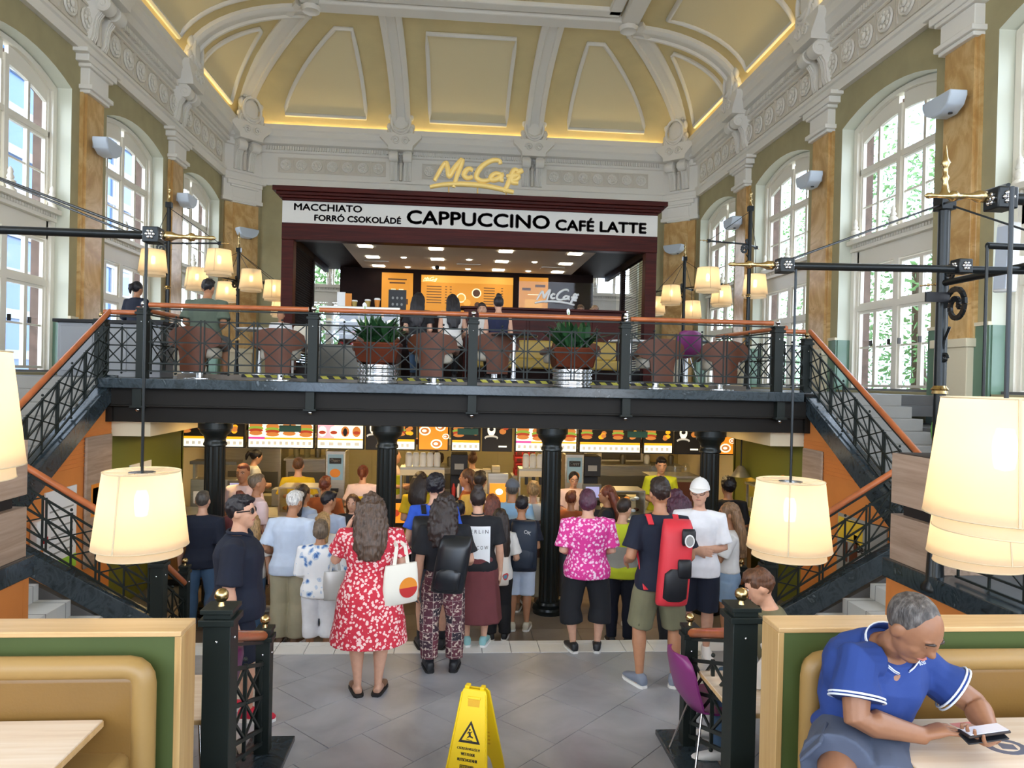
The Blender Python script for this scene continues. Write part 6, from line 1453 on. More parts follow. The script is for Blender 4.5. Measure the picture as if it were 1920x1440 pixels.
def build_body(J, root, skin, vox, curl=(.5, .5), hands=None, bulk=1):
    H, w = J['H'], J['w']; g = G()
    g.loft([torso_ring(J, s, -.005) for s in [x[0] for x in TOR]])
    hm = head_mat(J); nb = J['sp'](.825)
    g.tube([nb, J['sp'](.85), hm @ Vector((0, .004*H, .012*H)), hm @ Vector((0, .006*H, .04*H))], [.042*H, .032*H*(.6+.4*w), .0295*H*(.6+.4*w), .029*H], 14)
    P = lambda x, y, z: hm @ (Vector((x, y, z))*H)
    r3 = hm.to_3x3()
    def E(c, r, n=16, m=12): g.sph(P(*c), tuple(q*H for q in r), n, m, r3)
    E((0, .008, .075), (.0435, .054, .06), 20, 14); E((0, .02, .045), (.038, .042, .042)); E((0, .034, .018), (.024, .026, .02)); E((0, .063, .058), (.0085, .013, .011)); E((0, .056, .074), (.008, .012, .017)); E((0, .05, .086), (.03, .012, .008)); E((0, .054, .033), (.015, .009, .008))
    for sg in (-1, 1): E((sg*.044, .0, .062), (.007, .013, .018)); E((sg*.021, .040, .052), (.015, .013, .016))
    for i, sg in ((0, -1), (1, 1)):
        k = (.7+.3*w)*bulk
        sh, el, wr = J['sh'][i], J['el'][i], J['wr'][i]
        g.tube([sh+(sh-el)*.06+J['side']*-sg*.02*H, sh, sh.lerp(el, .4), el, el.lerp(wr, .28), el.lerp(wr, .65), wr, wr+(wr-el).normalized()*.012*H], [.028*H*k, .031*H*k, .029*H*k, .0255*H*k, .027*H*k, .021*H*k, .0165*H*k, .016*H*k], 12)
        if hands and hands[i]: hand(g, J, i, **hands[i])
        else: hand(g, J, i, curl[i])
        hp, kn, an = J['hip'][i], J['kn'][i], J['an'][i]; kw = .55+.45*w
        g.tube([hp+(hp-kn)*.06, hp.lerp(kn, .15), hp.lerp(kn, .5), kn, kn.lerp(an, .3), kn.lerp(an, .7), an], [.055*H*kw, .057*H*kw, .047*H*kw, .033*H*kw, .0345*H*kw, .024*H*(.7+.3*kw), .0185*H], 14)
        t = J['toe'][i]; dn = Vector((0, 0, 1))
        g.tube([an-t*.028*H+dn*-.022*H, an+dn*-.018*H, an+t*.045*H-dn*.026*H, an+t*.085*H-dn*.032*H, an+t*.11*H-dn*.034*H], [.018*H, .023*H, .02*H, .015*H, .010*H], 12)
    job(g, 'body', skin, root, vox, 3)
def face(J, root, glasses=False, lids=None):
    dy = -.0032 if lids else 0
    H = J['H']; hm = head_mat(J); P = lambda x, y, z: hm @ (Vector((x, y, z))*H); r3 = hm.to_3x3()
    for sg in (-1, 1):
        ey = G().sph(P(sg*.0175, .0525+dy, .074), (.0075*H, .006*H, .0042*H), 10, 6, r3).mk('eye', eyew, root, 180); G().sph(P(sg*.0175, .0572+dy, .074), (.0035*H, .0025*H, .0036*H), 8, 5, r3).mk('iris', eyed, ey, 180)
        G().tube([P(sg*.008, .0605, .084), P(sg*.019, .0595, .088), P(sg*.031, .052, .084)], [.0018*H, .0026*H, .0015*H], 5).mk('eyebrow', eyed, root, 180)
        if lids:
            G().sph(P(sg*.0175, .0528+dy, .0765), (.0085*H, .0068*H, .0042*H), 12, 7, r3).mk('eyelid', lids, root, 180); G().tube([P(sg*.006, .060, .0855), P(sg*.017, .0595, .0885), P(sg*.03, .052, .085)], [.0026*H, .0042*H, .002*H], 6).mk('eyebrow', eyed, root, 180)
        if glasses:
            G().tube([P(sg*(.018+.0155*cos(2*PI*k/14)), .066-.012*abs(.018+.0155*cos(2*PI*k/14))/.035, .073+.012*sin(2*PI*k/14)) for k in range(14)], .0016*H, 5, False, True).mk('spectacles', glsm, root); G().tube([P(sg*.034, .056, .076), P(sg*.048, .0, .074)], .0014*H, 5).mk('spectacles', glsm, root)
    G().tube([P(-.014, .0565, .034), P(-.005, .0635, .036), P(.005, .0635, .036), P(.014, .0565, .034)], [.0014*H, .0032*H, .0032*H, .0014*H], 6).mk('mouth', lipm, root, 180)
def hair(J, root, style, mat, vox=.01, L=.70, fr=0):
    H = J['H']; hm = head_mat(J); P = lambda x, y, z: hm @ (Vector((x, y, z))*H); r3 = hm.to_3x3(); g = G()
    def E(c, r): g.sph(P(*c), tuple(q*H for q in r), 18, 12, r3)
    amp = .006; st = (1, 1, 1); f_ = 30
    if style == 'under': E((0, -.004, .074), (.0455, .0560, .048)); amp = .002
    elif style == 'receding': E((0, -.007, .086), (.0462, .0555, .0545)); amp = .002
    elif style == 'crop': E((0, -.003, .084), (.0455, .0565, .0555)); E((0, .012, .115), (.036, .043, .024)); amp = .003
    elif style == 'short': E((0, -.004, .087), (.0475, .0575, .057)); E((.006, .015, .121), (.037, .044, .025)); E((-.01, .03, .118), (.026, .03, .02)); amp = .012; f_ = 36
    elif style == 'curly': E((0, -.004, .09), (.054, .064, .062)); E((0, .02, .125), (.04, .042, .026)); amp = .016; f_ = 40
    else:
        E((0, -.004, .084), (.0505, .0605, .060))
        if style == 'bob':
            E((0, -.018, .058), (.054, .05, .052)); amp = .008
        elif style == 'pony':
            g.tube([P(0, -.05, .1), P(0, -.082, .09), P(0, -.09, .05), P(0, -.08, .0)], [.02*H, .022*H, .02*H, .008*H], 10)
        elif style == 'bun':
            E((0, -.03, .135), (.03, .03, .028))
        elif style in ('long', 'wavy'):
            wv = style == 'wavy'; rings = []; z0, z1 = 1.0, L; n = 12
            a, b, up = r3 @ Vector((1, 0, 0)), r3 @ Vector((0, 1, 0)), Vector((0, 0, 1))
            top = P(0, -.02, .1); bot = J['sp'](L)+b*(-.085*H-.01*H*(J['w']-1)*6); b0 = Vector((b.x, b.y, 0)).normalized()
            for q in range(n):
                t = q/(n-1); c = top.lerp(bot, t)-b0*(.02*H*sin(PI*t)); k_ = sin(PI*min(1, .18+t*.6))
                rx = (.042+.030*k_*(1.25 if wv else 1))*H*(1 if t < .9 else .75); ry = (.045-.018*t+(.008 if wv else 0))*H
                rings.append(ring3(c, a, b0, rx, ry, 20, 2.2))
            g.loft(rings)
            if fr:
                for sg in (-1, 1): g.tube([P(sg*.044, .012, .09), P(sg*.052, .02, .04), J['sp'](.80)+a*sg*.055*H+b0*.035*H, J['sp'](max(L, .74))+a*sg*.06*H+b0*.05*H], [.016*H, .02*H, .022*H, .01*H], 8)
            amp = .022 if wv else .010; st = (1.6, 1.6, .45 if not wv else .9); f_ = 26
    job(g, 'hair', mat, root, vox, 2, amp, f_, st)
def top(J, root, mat, sleeve=.55, hem=.475, loose=0, neck=.838, vox=.012, name='shirt', amp=.006, e=.017):
    H = J['H']; g = G(); ss = [hem]+[x[0] for x in TOR if hem+.01 < x[0] < neck-.008]+[neck]
    R_ = []
    for s in ss:
        k = 1+loose*max(0, (.74-s))*1.0
        r_ = torso_ring(J, max(s, .505) if s < .505 else s, e+(.004*H if s < .55 else 0), k)
        if s < .505: d = J['sp'](s)-J['sp'](.505); r_ = [p+d for p in r_]
        R_.append(r_)
    g.loft(R_)
    for i, sg in ((0, -1), (1, 1)):
        sh, el, wr = J['sh'][i], J['el'][i], J['wr'][i]; k = .7+.3*J['w']; pts, rr = [sh+J['side']*-sg*.05*H+(J['sp'](.83)-J['sp'](.80))*.12, sh], [.036*H*k+e*.5, .041*H*k+e*.7]
        if sleeve > 0:
            pts += [sh.lerp(el, min(sleeve, 1)*.5), sh.lerp(el, min(sleeve, 1))]; rr += [.037*H*k+e*.8, .034*H*k+e+.012*H*(1 if sleeve < 1 else 0)]
            if sleeve > 1: pts += [el.lerp(wr, sleeve-1)]; rr += [.023*H*k+e]
            g.tube(pts, rr, 14)
    job(g, name, mat, root, vox, 3, amp, 9)
def pants(J, root, mat, to=1.9, loose=0, waist=.60, vox=.012, name='trousers', amp=.005, e=.012):
    """to: 0 hip .. 1 knee .. 2 ankle"""
    H, w = J['H'], J['w']; g = G(); kw = .55+.45*w
    g.loft([torso_ring(J, s, e*(.75 if s < .5 else .35)) for s in (.46, .48, .5, .53, .57, waist)])
    for i in (0, 1):
        hp, kn, an = J['hip'][i], J['kn'][i], J['an'][i]
        ts = [(-.06, .058), (.15, .060), (.5, .051), (1.0, .040), (1.3, .040), (1.7, .031), (2.0, .028)]; pts, rr = [], []
        for t, r_ in ts:
            if t > to: break
            pts.append(hp.lerp(kn, t) if t <= 1 else kn.lerp(an, t-1)); rr.append(r_*H*kw+e*.8+loose*max(0, t)*H)
        if ts[-1][0] > to and pts: pts.append(hp.lerp(kn, to) if to <= 1 else kn.lerp(an, to-1)); rr.append(lerp_t(ts, to)[0]*H*kw+e*.8+loose*to*H)
        g.tube(pts, rr, 16)
    job(g, name, mat, root, vox, 3, amp, 8)
def skirt(J, root, mat, z0, z1, flare, name='skirt', folds=7, fa=.03, e=.02):
    H = J['H']; g = G(); rings = []
    for q in range(9):
        t = q/8; z = z0+(z1-z0)*t; base = torso_ring(J, max(z, .51), e); c = J['sp'](max(z, .51)); d = Vector((0, 0, (min(z, .51)-.51)*H))
        rings.append([c+(p-c)*((1+flare*t)*(1+fa*t*sin(folds*2*PI*k/18))) +d for k, p in enumerate(base)])
    g.loft(rings); job(g, name, mat, root, .012, 3, .008, 9)
def dome(J, root, mat, brim):
    H = J['H']; hm = head_mat(J); r3 = hm.to_3x3(); a, b, u = (r3 @ Vector(q) for q in ((1, 0, 0), (0, 1, 0), (0, 0, 1))); g = G()
    g.loft([ring3(hm @ (Vector((0, -.002, .084+.066*sin(t)))*H), a, b, .0535*H*cos(t), .0655*H*cos(t), 20, 2.1) for t in (0, .12, .3, .6, .9, 1.2, 1.45)])
    if brim: g.loft([ring3(hm @ (Vector((0, y_, z_))*H), a, u, w_*H, .0035*H, 16) for y_, z_, w_ in ((.03, .091, .05), (.06, .092, .048), (.085, .089, .042), (.103, .083, .028), (.11, .08, .01))])
    g.sph(hm @ (Vector((0, -.002, .15))*H), .005*H, 6, 4)
    g.mk('cap', mat, root, 50)
def shoes(J, root, mat, sole=solew, high=0, sandal=False):
    H = J['H']; U = Vector((0, 0, 1))
    for i in (0, 1):
        an, t = J['an'][i], J['toe'][i]; s = t.cross(U); gz = an.z-.045*H; f0 = Vector((an.x, an.y, gz)); g = G()
        prof = [(-.042, .018, .035), (-.03, .024, .05), (0, .025, .052), (.04, .028, .038), (.08, .029, .026), (.11, .022, .018), (.122, .01, .012)]
        if sandal: prof = [(.05, .029, .034), (.08, .03, .028), (.105, .022, .02)]
        g.loft([ring3(f0+t*a*H+U*(.012*H+h*H*.5), s, U, w_*H, h*H*.55, 14, 2.6) for a, w_, h in prof])
        if high: g.tube([an-U*.01*H, an+U*high*H], [.026*H, .028*H], 12)
        so = g.mk('shoe', mat, root, 60)
        G().loft([[f0+t*a*H+s*b*H+U*z*H for a, b in ((-.045, -.014), (-.03, -.025), (.04, -.03), (.085, -.031), (.115, -.02), (.126, 0), (.115, .02), (.085, .031), (.04, .03), (-.03, .025), (-.045, .014))] for z in (.0, .014)]).mk('sole', sole, so, 40)
def person(label, x, y, z, rz, H, group=None): 
    r = thing('person', label, 'person', (0, 0, 0), 0, group); r['_p'] = 0; del r['_p']
    PEND.append((r, (x, y, z), math.radians(rz))); return r
PEND = []
def finish_people():
    run_jobs()
    for r, loc, rz in PEND: r.location = loc; r.rotation_euler = (0, 0, rz)
def figure(label, x, y, z, rz, H, w=1, arms=('down', 'down'), sk='l', hs=('short', 'dk'), tp=None, bt=None, sh=None, vox=.0105, fc=False, glasses=False, hk={}, **kw):
    r = person(label, x, y, z, rz, H); J = stand(H, w, arms, **kw)
    build_body(J, r, SK[sk], vox)
    if hs: hair(J, r, hs[0], HA[hs[1]], vox, **hk)
    if tp: t = dict(tp); top(J, r, CL[t.pop('c')], vox=max(.012, vox), **t)
    if bt:
        b = dict(bt); c = CL[b.pop('c')]
        if 'z1' in b: skirt(J, r, c, **b)
        else: pants(J, r, c, vox=max(.012, vox), **b)
    if sh: shoes(J, r, SHOE[sh[0]], *([solew if sh[1] == 'w' else soleb] if len(sh) > 1 else []), **(sh[2] if len(sh) > 2 else {}))
    if fc: face(J, r, glasses)
    return r, J
def worn(name, label, cat, x, y, z, rz):
    r = thing(name, label, cat); PEND.append((r, (x, y, z), math.radians(rz))); return r
def backpack(label, x, y, z, rz, H, z0, z1, wd, dp, mat, y0=-.075, off=0, strap=True, pocket=None, tilt=0, both=True):
    """rounded pack on the back (local -y)"""
    r = worn('backpack', label, 'backpack', x, y, z, rz); g = G(); yb = y0*H-.02
    rings = []
    for t, k in ((0, .7), (.03, .92), (.12, 1), (.5, 1), (.8, .95), (.93, .8), (1, .45)):
        zz = z0+(z1-z0)*t; rings.append(ring3(Vector((off+tilt*(t-.5), yb-dp/2*k-.01, zz)), Vector((1, 0, 0)), Vector((0, 1, 0)), wd/2*(.75+.25*k), dp/2*k, 20, 3))
    g.loft(rings).mk('pack', mat, r, 60)
    pm = pocket or mat
    rings = [ring3(Vector((off+tilt*(t-.5), yb-dp*.98, z0+(z1-z0)*t)), Vector((1, 0, 0)), Vector((0, 1, 0)), wd*.38*k, .035*k, 16, 3) for t, k in ((.08, .6), (.12, 1), (.4, 1), (.46, .6))]
    G().loft(rings).mk('pocket', pm, r, 60)
    if strap:
        for sg in ((-1, 1) if both else (1,)):
            q = [(sg*.062*H, yb+.01, .80*H), (sg*.066*H, -.03*H, .838*H), (sg*.07*H, .045*H, .80*H), (sg*.078*H, .07*H, .72*H), (sg*.095*H, .03*H, .64*H), (sg*.08*H, yb, z0+.1)]
            gg = G()
            for a, b in zip(q, q[1:]): gg.beam(a, b, .05, .014, (0, .3, 1))
            gg.mk('strap', mat, r, bevel=.003)
    return r
bagb = M('black_bag_nylon', '#16171c', .5, bump=(60, .1)); bagn = M('navy_bag_nylon', '#1e2a3c', .55); bagr = M('red_bag_nylon', '#d3323e', .55, bump=(40, .1)); leath = M('soft_black_leather', '#1a1d22', .35); silver = M('silver_leather', '#c9c7c4', .35, .3); canvas = M('cream_canvas', '#e6e1d3', .8); brownb = M('brown_bag', '#5a3c2c', .6)
FRONT = .0095
# --- front of the queue, on the grey tiles
r, J = figure('woman in a red floral dress with long wavy brown hair, holding a phone up', -.68, 6.2, 0, 4, 1.70, 1.22, ('raise', 'bent'), 'l', ('wavy', 'rd'), dict(c='rose', sleeve=.62, hem=.56, neck=.835), None, ('tan', 'b', dict(sandal=True)), FRONT, hk=dict(L=.70), toe=14, st=.05)
skirt(J, r, CL['rose'], .63, .275, .42, 'skirt', 9, .05, .022)
G().tube([J['wr'][0].lerp(J['el'][0], .12)+Vector((.031*cos(2*PI*k/14), .02*sin(2*PI*k/14), .02*sin(2*PI*k/14))) for k in range(14)], .011, 6, False, True).mk('watch', blackm, r)
r2 = tag(G().box(-.04, .04, -.006, .006, -.08, .08).mk('phone', blackm, None, bevel=.006), 'dark phone held up by the woman in the red floral dress', 'phone'); PEND.append((r2, (-.80, 6.46, 1.44), .1))
def tote(label, x, y, z, rz, H, px, py, z0, z1, wd, mat, sx, disc=None, dp=.07, rzb=.5, nm='tote_bag'):
    r = worn(nm, label, 'bag', x, y, z, rz); m = Matrix.Rotation(rzb, 3, 'Z'); c = Vector((px, py, 0)); a, b = m @ Vector((1, 0, 0)), m @ Vector((0, 1, 0)); g = G()
    g.loft([ring3(c+Vector((0, 0, z0+(z1-z0)*t)), a, b, wd/2*k, dp/2*q, 20, 3.2) for t, k, q in ((0, .86, .4), (.04, .95, 1), (.4, 1, 1.15), (.8, .95, .9), (1, .9, .5))]).mk('bag', mat, r, 60)
    for o in (-.4, .4):
        q = [c+a*o*wd*.5+Vector((0, 0, z1-.02)), c+a*o*wd*.3+b*.01+Vector((0, 0, z1+.15)), Vector((sx*H, -.03, .80*H)), Vector((sx*.92*H, .0, .835*H))]
        gg = G(); [gg.beam(p, q_, .03, .012, (0, 1, .2)) for p, q_ in zip(q, q[1:])]; gg.mk('strap', mat, r)
    if disc:
        for rr, zz, mt in ((.085, .0, porange), (.085, -.04, pred)):
            pts = [(rr*cos(t), rr*sin(t)) for t in [2*PI*k/20 for k in range(20)]] if mt is porange else [(rr*cos(t), rr*sin(t)) for t in [PI+PI*k/12 for k in range(13)]]
            G().prism(pts, lambda u, v, d: tuple(c+a*(u+.05)-b*(dp*.5*1.14+d)+Vector((0, 0, z0+(z1-z0)*.42+v))), .0 if mt is porange else .002, .003 if mt is porange else .005).mk('sun_print', mt, r)
    return r
tote('cream canvas tote bag with a red sun print, carried by the woman in red', -.68, 6.2, 0, 4, 1.7, .26, -.13, .80, 1.14, .33, canvas, .10, True)
r, J = figure('woman in patchwork trousers and a black top with long curly dark hair', -.06, 6.68, 0, 2, 1.63, 1.05, ('down', 'bent'), 'l', ('wavy', 'dk'), dict(c='black', sleeve=.75, hem=.575), dict(c='patch', to=1.88, loose=.008, waist=.63), ('black', 'b', dict(high=.05)), FRONT, hk=dict(L=.72), st=.07, hd=(-8, -4), toe=10)
backpack('shiny black backpack slung over the right shoulder of the woman in patchwork trousers', -.06, 6.68, 0, -14, 1.63, .80, 1.30, .30, .17, leath, -.085, .14, True, None, .08, False)
figure('young man in a royal blue T-shirt with curly dark hair and grey shorts', -.17, 7.24, 0, 0, 1.72, 1.03, ('bent', 'front'), 'l', ('curly', 'bk'), dict(c='blue', sleeve=.6), dict(c='greyd', to=1.0, loose=.016), ('black', 'b', dict(high=.06)), FRONT, hd=(-12, -10), st=.06)
backpack('black backpack on the young man in the royal blue T-shirt', -.17, 7.24, 0, 4, 1.72, .86, 1.36, .33, .18, bagb, -.075, -.06)
r, J = figure('woman in a black T-shirt with a white lettered print and a maroon skirt', .27, 7.3, 0, -2, 1.58, 1.12, ('front', 'down'), 'l', ('bun', 'dk'), dict(c='black', sleeve=.8, hem=.5, loose=.3), None, ('teal', 'w'), FRONT, hd=(5, -12))
skirt(J, r, CL['maroon'], .6, .17, .34, 'skirt', 7, .06)
def backprint(J, root, y, rows, z0, z1, x0, x1):
    H = J['H']; T = lambda a, b, d: (a, -(y-.018*abs(a)/.1*1.2)-d, b)
    G().sheet(lambda u, v: (x0+(x1-x0)*u, -y+.55*((x0+(x1-x0)*u)**2)*1.6-.006, z0+(z1-z0)*v), [i/6 for i in range(7)], [0, 1]).mk('white_print', pwhite, root)
    for b_, zz, w_ in rows:
        pts, fs = text_mesh(b_, w_, .036, .01); G().add([(-w_/2+a, -y+.55*((-w_/2+a)**2)*1.6-.009, zz+b) for a, b in pts], fs).mk('lettering', pblk, root)
backprint(J, r, .145, [('B E R L I N', 1.17, .22), ('M O S C O W', 1.01, .22), ('P A R I S', .85, .19)], .80, 1.24, -.13, .13)
G().tube([(.06*cos(2*PI*k/16), -.012+.062*sin(2*PI*k/16), 1.345) for k in range(16)], .007, 5, False, True).mk('choker', blackm, r)
r, J = figure('woman in a magenta floral blouse with short plum hair and black cropped trousers', 1.37, 7.12, 0, 0, 1.61, 1.26, ('front', 'front'), 'l', ('bob', 'pu'), dict(c='magenta', sleeve=.85, hem=.475, loose=.12), dict(c='black', to=1.42, loose=.018), ('black', 'w'), FRONT, hd=(0, -16), toe=12, st=.075)
for sg in (-1, 1): G().tube([(sg*.17, -.05, .40), (sg*.185, -.065, .36), (sg*.17, -.07, .33), (sg*.165, -.06, .37)], .006, 5).mk('hem_bow', blackm, r)
figure('young man in a lime and grey polo shirt and dark jeans, head turned right', 2.08, 8.6, -.5, -12, 1.78, 1.05, ('bent', 'front'), 'l', ('crop', 'dk'), dict(c='lime', sleeve=.8), dict(c='navy', to=1.95), ('black',), FRONT, hd=(-30, -16))
for nm, pts in (('grey_panel', None),):
    r = PEND[-1][0]; J = stand(1.78, 1.05); g = G(); g.loft([torso_ring(J, s, .019) for s in (.49, .51, .55, .6, .65, .70)]); job(g, 'grey_panel', CL['grey'], r, .012, 3)
figure('tall man in navy T-shirt and olive shorts with a long red backpack', 1.87, 6.3, 0, -2, 1.84, 1.02, ('bent', 'bent'), 'm', ('short', 'dk'), dict(c='navy', sleeve=.75, hem=.48), dict(c='olive', to=.95, loose=.018), ('grey', 'w'), FRONT, hd=(4, -6), st=.085, toe=24)
bx_ = backpack('long red and black backpack worn by the tall man in the navy T-shirt', 1.87, 6.3, 0, -2, 1.84, .80, 1.53, .27, .19, bagr, -.075, .07, True, bagb, .05)
for z0, z1, xx0, xx1 in ((1.06, 1.22, .02, .14), (1.34, 1.48, .05, .17)):
    G().loft([ring3(Vector(((xx0+xx1)/2+.045, -.36-.01*k, z0+(z1-z0)*t)), Vector((1, 0, 0)), Vector((0, 1, 0)), (xx1-xx0)/2*(.7+.3*k), .025*k, 14, 3) for t, k in ((0, .5), (.15, 1), (.85, 1), (1, .5))]).mk('pocket', bagb, bx_, 60)
G().prism(ell((.155, 1.385), .042, .055, 18), lambda a, b, d: (a, -.40-d, b), -.005, .002).mk('badge', white, bx_); G().prism(ell((.155, 1.385), .032, .044, 18), lambda a, b, d: (a, -.403-d, b), 0, .001).mk('badge_ring', pgrey, bx_)
r, J = figure('boy in a white baseball cap and white T-shirt with folded arms and navy shorts', 2.47, 6.98, 0, 158, 1.74, 1.05, ('crossed', 'crossed'), 'l', ('under', 'br'), dict(c='white', sleeve=.85, hem=.465, loose=.1), dict(c='navy', to=1.02, loose=.016), ('white', 'w'), FRONT, True, True, hd=(-4, 0))
dome(J, r, CL['white2'], True)
figure('woman with plum curly hair between the red backpack and the boy in the cap', 2.40, 7.53, -.167, 10, 1.72, 1, ('down', 'front'), 'l', ('wavy', 'pu'), dict(c='white', sleeve=.6), dict(c='black', to=1.95), ('beige',), .011, hk=dict(L=.78))
r, J = figure('girl with long light brown hair and denim shorts, facing left', 3.12, 7.83, -.334, 72, 1.70, .95, ('chin', 'down'), 'm', ('long', 'lb'), dict(c='white2', sleeve=.8, hem=.56), dict(c='ltdenim', to=.55, loose=.012, waist=.61), ('white', 'w'), FRONT, True, hk=dict(L=.66))
# --- people in the counter hall
r, J = figure('heavy man in a dark navy polo with slicked black hair and sunglasses, facing right', -1.67, 5.82, 0, -82, 1.73, 1.30, ('down', 'down'), 'l', ('short', 'bk'), dict(c='navy', sleeve=.9, hem=.47, loose=.14), dict(c='navy', to=1.0, loose=.02), ('red', 'w'), FRONT, True, hd=(-6, 0), stride=.07)
H = 1.73; hm = head_mat(J)
for sg in (-1, 1): G().sph(hm @ (Vector((sg*.02, .06, .074))*H), (.017*H, .006*H, .012*H), 10, 6, hm.to_3x3()).mk('sunglass_lens', blackm, r, 180); G().tube([hm @ (Vector((sg*.036, .052, .078))*H), hm @ (Vector((sg*.05, .0, .074))*H)], .0028*H, 5).mk('sunglass_arm', blackm, r)
g = G(); c0 = [J['sp'](.838)+Vector((.062*1.73*cos(t), .052*1.73*sin(t)+.004, .012*1.73-.05*max(0, sin(t))**3)) for t in [2*PI*k/20 for k in range(20)]]; g.tube(c0, .014, 6, False, True); g.mk('collar', CL['navy'], r, 60)
figure('man in a dark navy T-shirt and blue jeans, far left, seen from behind', -3.08, 9.17, -.5, 3, 1.73, 1.08, ('down', 'front'), 'l', ('crop', 'gy'), dict(c='navy', sleeve=.95, hem=.47, loose=.08), dict(c='jeans', to=1.97, loose=.006), ('black', 'w'), .0105, st=.07)
figure('elderly white-haired man in a pale blue polo and khaki trousers', -1.91, 8.72, -.5, -6, 1.80, 1.12, ('bent', 'down'), 'm', ('short', 'wh'), dict(c='ltblue', sleeve=.85, hem=.47, loose=.1), dict(c='khaki', to=1.97, loose=.014), ('tan',), FRONT, hd=(-14, -14), lean=5)
r, J = figure('woman in a white blouse with blue flowers and white cropped trousers', -1.46, 8.2, -.5, 2, 1.57, 1.12, ('front', 'bent'), 'm', ('bob', 'gr'), dict(c='bluefl', sleeve=1.15, hem=.475, loose=.12), dict(c='white', to=1.45, loose=.008), ('white', 'w'), FRONT, hd=(6, -8))
tote('silvery shoulder bag of the woman in the blue-flowered blouse', -1.46, 8.2, -.5, 2, 1.57, .18, -.12, .72, 1.04, .26, silver, .10, None, .1, .2, 'shoulder_bag')
r, J = figure('little girl with long brown hair and a pink skirt beside the woman in red', -1.17, 8.72, -.5, 5, 1.08, 1.0, ('bent', 'down'), 'l', ('long', 'br'), dict(c='white2', sleeve=.7), None, ('white', 'w'), .0095, hk=dict(L=.62))
skirt(J, r, CL['pink'], .62, .30, .7, 'skirt', 9, .1); G().sph((.03, -.075, 1.0), (.03, .012, .014), 8, 5).mk('hair_clip', white, r, 180)
def q(*a, **k): k.setdefault('vox', .013); return figure(*a, **k)
q('man in a grey-blue T-shirt with dark hair leaning to the right', -1.62, 9.5, -.5, -15, 1.68, 1.08, ('front', 'front'), 'm', ('short', 'bk'), dict(c='greyblue', sleeve=.8), dict(c='navy', to=1.95), ('black',), hd=(-30, -8))
q('woman with dark-blonde hair half hidden behind the blue-flowered blouse', -1.58, 9.05, -.5, -8, 1.50, 1, ('front', 'front'), 'l', ('long', 'bl'), dict(c='white2', sleeve=.8), dict(c='jeans', to=1.95), ('white',), hk=dict(L=.74))
q('young woman with dark hair looking towards us beside the man in grey-blue', -1.36, 10.05, -.5, 165, 1.56, 1, ('down', 'front'), 'l', ('long', 'br'), dict(c='black', sleeve=.7), dict(c='black', to=1.95), ('black',), fc=True, hd=(10, -8), hk=dict(L=.76))
q('man in a pale pink T-shirt looking towards us by the left column', -3.05, 10.8, -.5, 165, 1.88, 1.02, ('bent', 'bent'), 'm', ('crop', 'au'), dict(c='pinkw', sleeve=.85), dict(c='jeans', to=1.95), ('white',), fc=True, hd=(8, -6))
q('man with cropped hair in a pale pink T-shirt, turned to the right', -2.65, 9.98, -.5, -55, 1.84, 1.02, ('bent', 'down'), 'm', ('crop', 'gr'), dict(c='pinkw', sleeve=.85), dict(c='greyd', to=1.95), ('white',))
q('person with a dark hair bun behind the man in the navy polo', -2.70, 9.45, -.5, 0, 1.66, 1, ('down', 'front'), 'l', ('bun', 'au'), dict(c='maroon', sleeve=.7), dict(c='black', to=1.95), ('black',))
q('woman with long fair hair left of the man in the navy polo', -2.44, 9.08, -.5, 5, 1.46, 1, ('front', 'down'), 'l', ('long', 'bl'), dict(c='white2', sleeve=.8), dict(c='jeans', to=1.95), ('white',), hk=dict(L=.68))
q('woman with long dark hair in front of the pastry case on the left', -2.02, 9.95, -.5, -35, 1.70, 1, ('front', 'front'), 'm', ('long', 'dk'), dict(c='greyblue', sleeve=.7), dict(c='black', to=1.95), ('black',), hk=dict(L=.74))
q('man with reddish-brown hair at the counter left of the woman in pink and yellow', -1.84, 10.6, -.5, 0, 1.72, 1.05, ('front', 'front'), 'm', ('short', 'au'), dict(c='rust', sleeve=.7), dict(c='greyd', to=1.95), ('black',))
q('girl with long straight dark hair in a white T-shirt and black trousers', .60, 8.82, -.5, 2, 1.60, .92, ('front', 'bent'), 'l', ('long', 'dk'), dict(c='white2', sleeve=.8), dict(c='black', to=1.97, loose=.008), ('black',), vox=.011, hk=dict(L=.60))
tote('white bag with coloured patches carried by the girl with straight dark hair', .60, 8.82, -.5, 2, 1.6, -.02, -.19, .72, 1.06, .26, spots('patched_canvas', [(0, '#5f93ad'), (.2, '#c94a4a'), (.3, '#e9e2da'), (1, '#e9e2da')], 7, dist=.1), .09, None, .09, .1, 'shoulder_bag')
q('boy in light blue shorts almost covered by a navy backpack', .90, 9.16, -.5, -4, 1.70, .98, ('front', 'front'), 'm', ('short', 'bk'), dict(c='navy', sleeve=.7), dict(c='ltblue', to=1.05, loose=.014), ('beige', 'w'), hd=(-5, -14))
bp = backpack('big navy roll-top backpack worn by the boy in light blue shorts', .90, 9.16, -.5, -4, 1.70, .82, 1.44, .34, .19, bagn, -.075, .03)
G().tube([(.06+.03*cos(PI+PI*k/8), -.345, 1.08+.025*sin(PI+PI*k/8)) for k in range(9)], .006, 5).mk('smile_logo', white, bp); lettering('OK', white, bp, (.02, -.36, 1.32), (.95, 0, -.3), (.3, 0, .95), w=.09, bold=.03)
r, J = q('man in a grey cap and a pale blue and cream tie-dye T-shirt', .84, 9.92, -.5, 0, 1.80, 1.15, ('front', 'front'), 'm', ('under', 'gy'), dict(c='tie', sleeve=.85, loose=.1), dict(c='khaki', to=1.05, loose=.016), ('tan',), hd=(0, -6))
dome(J, r, CL['greyd'], False)
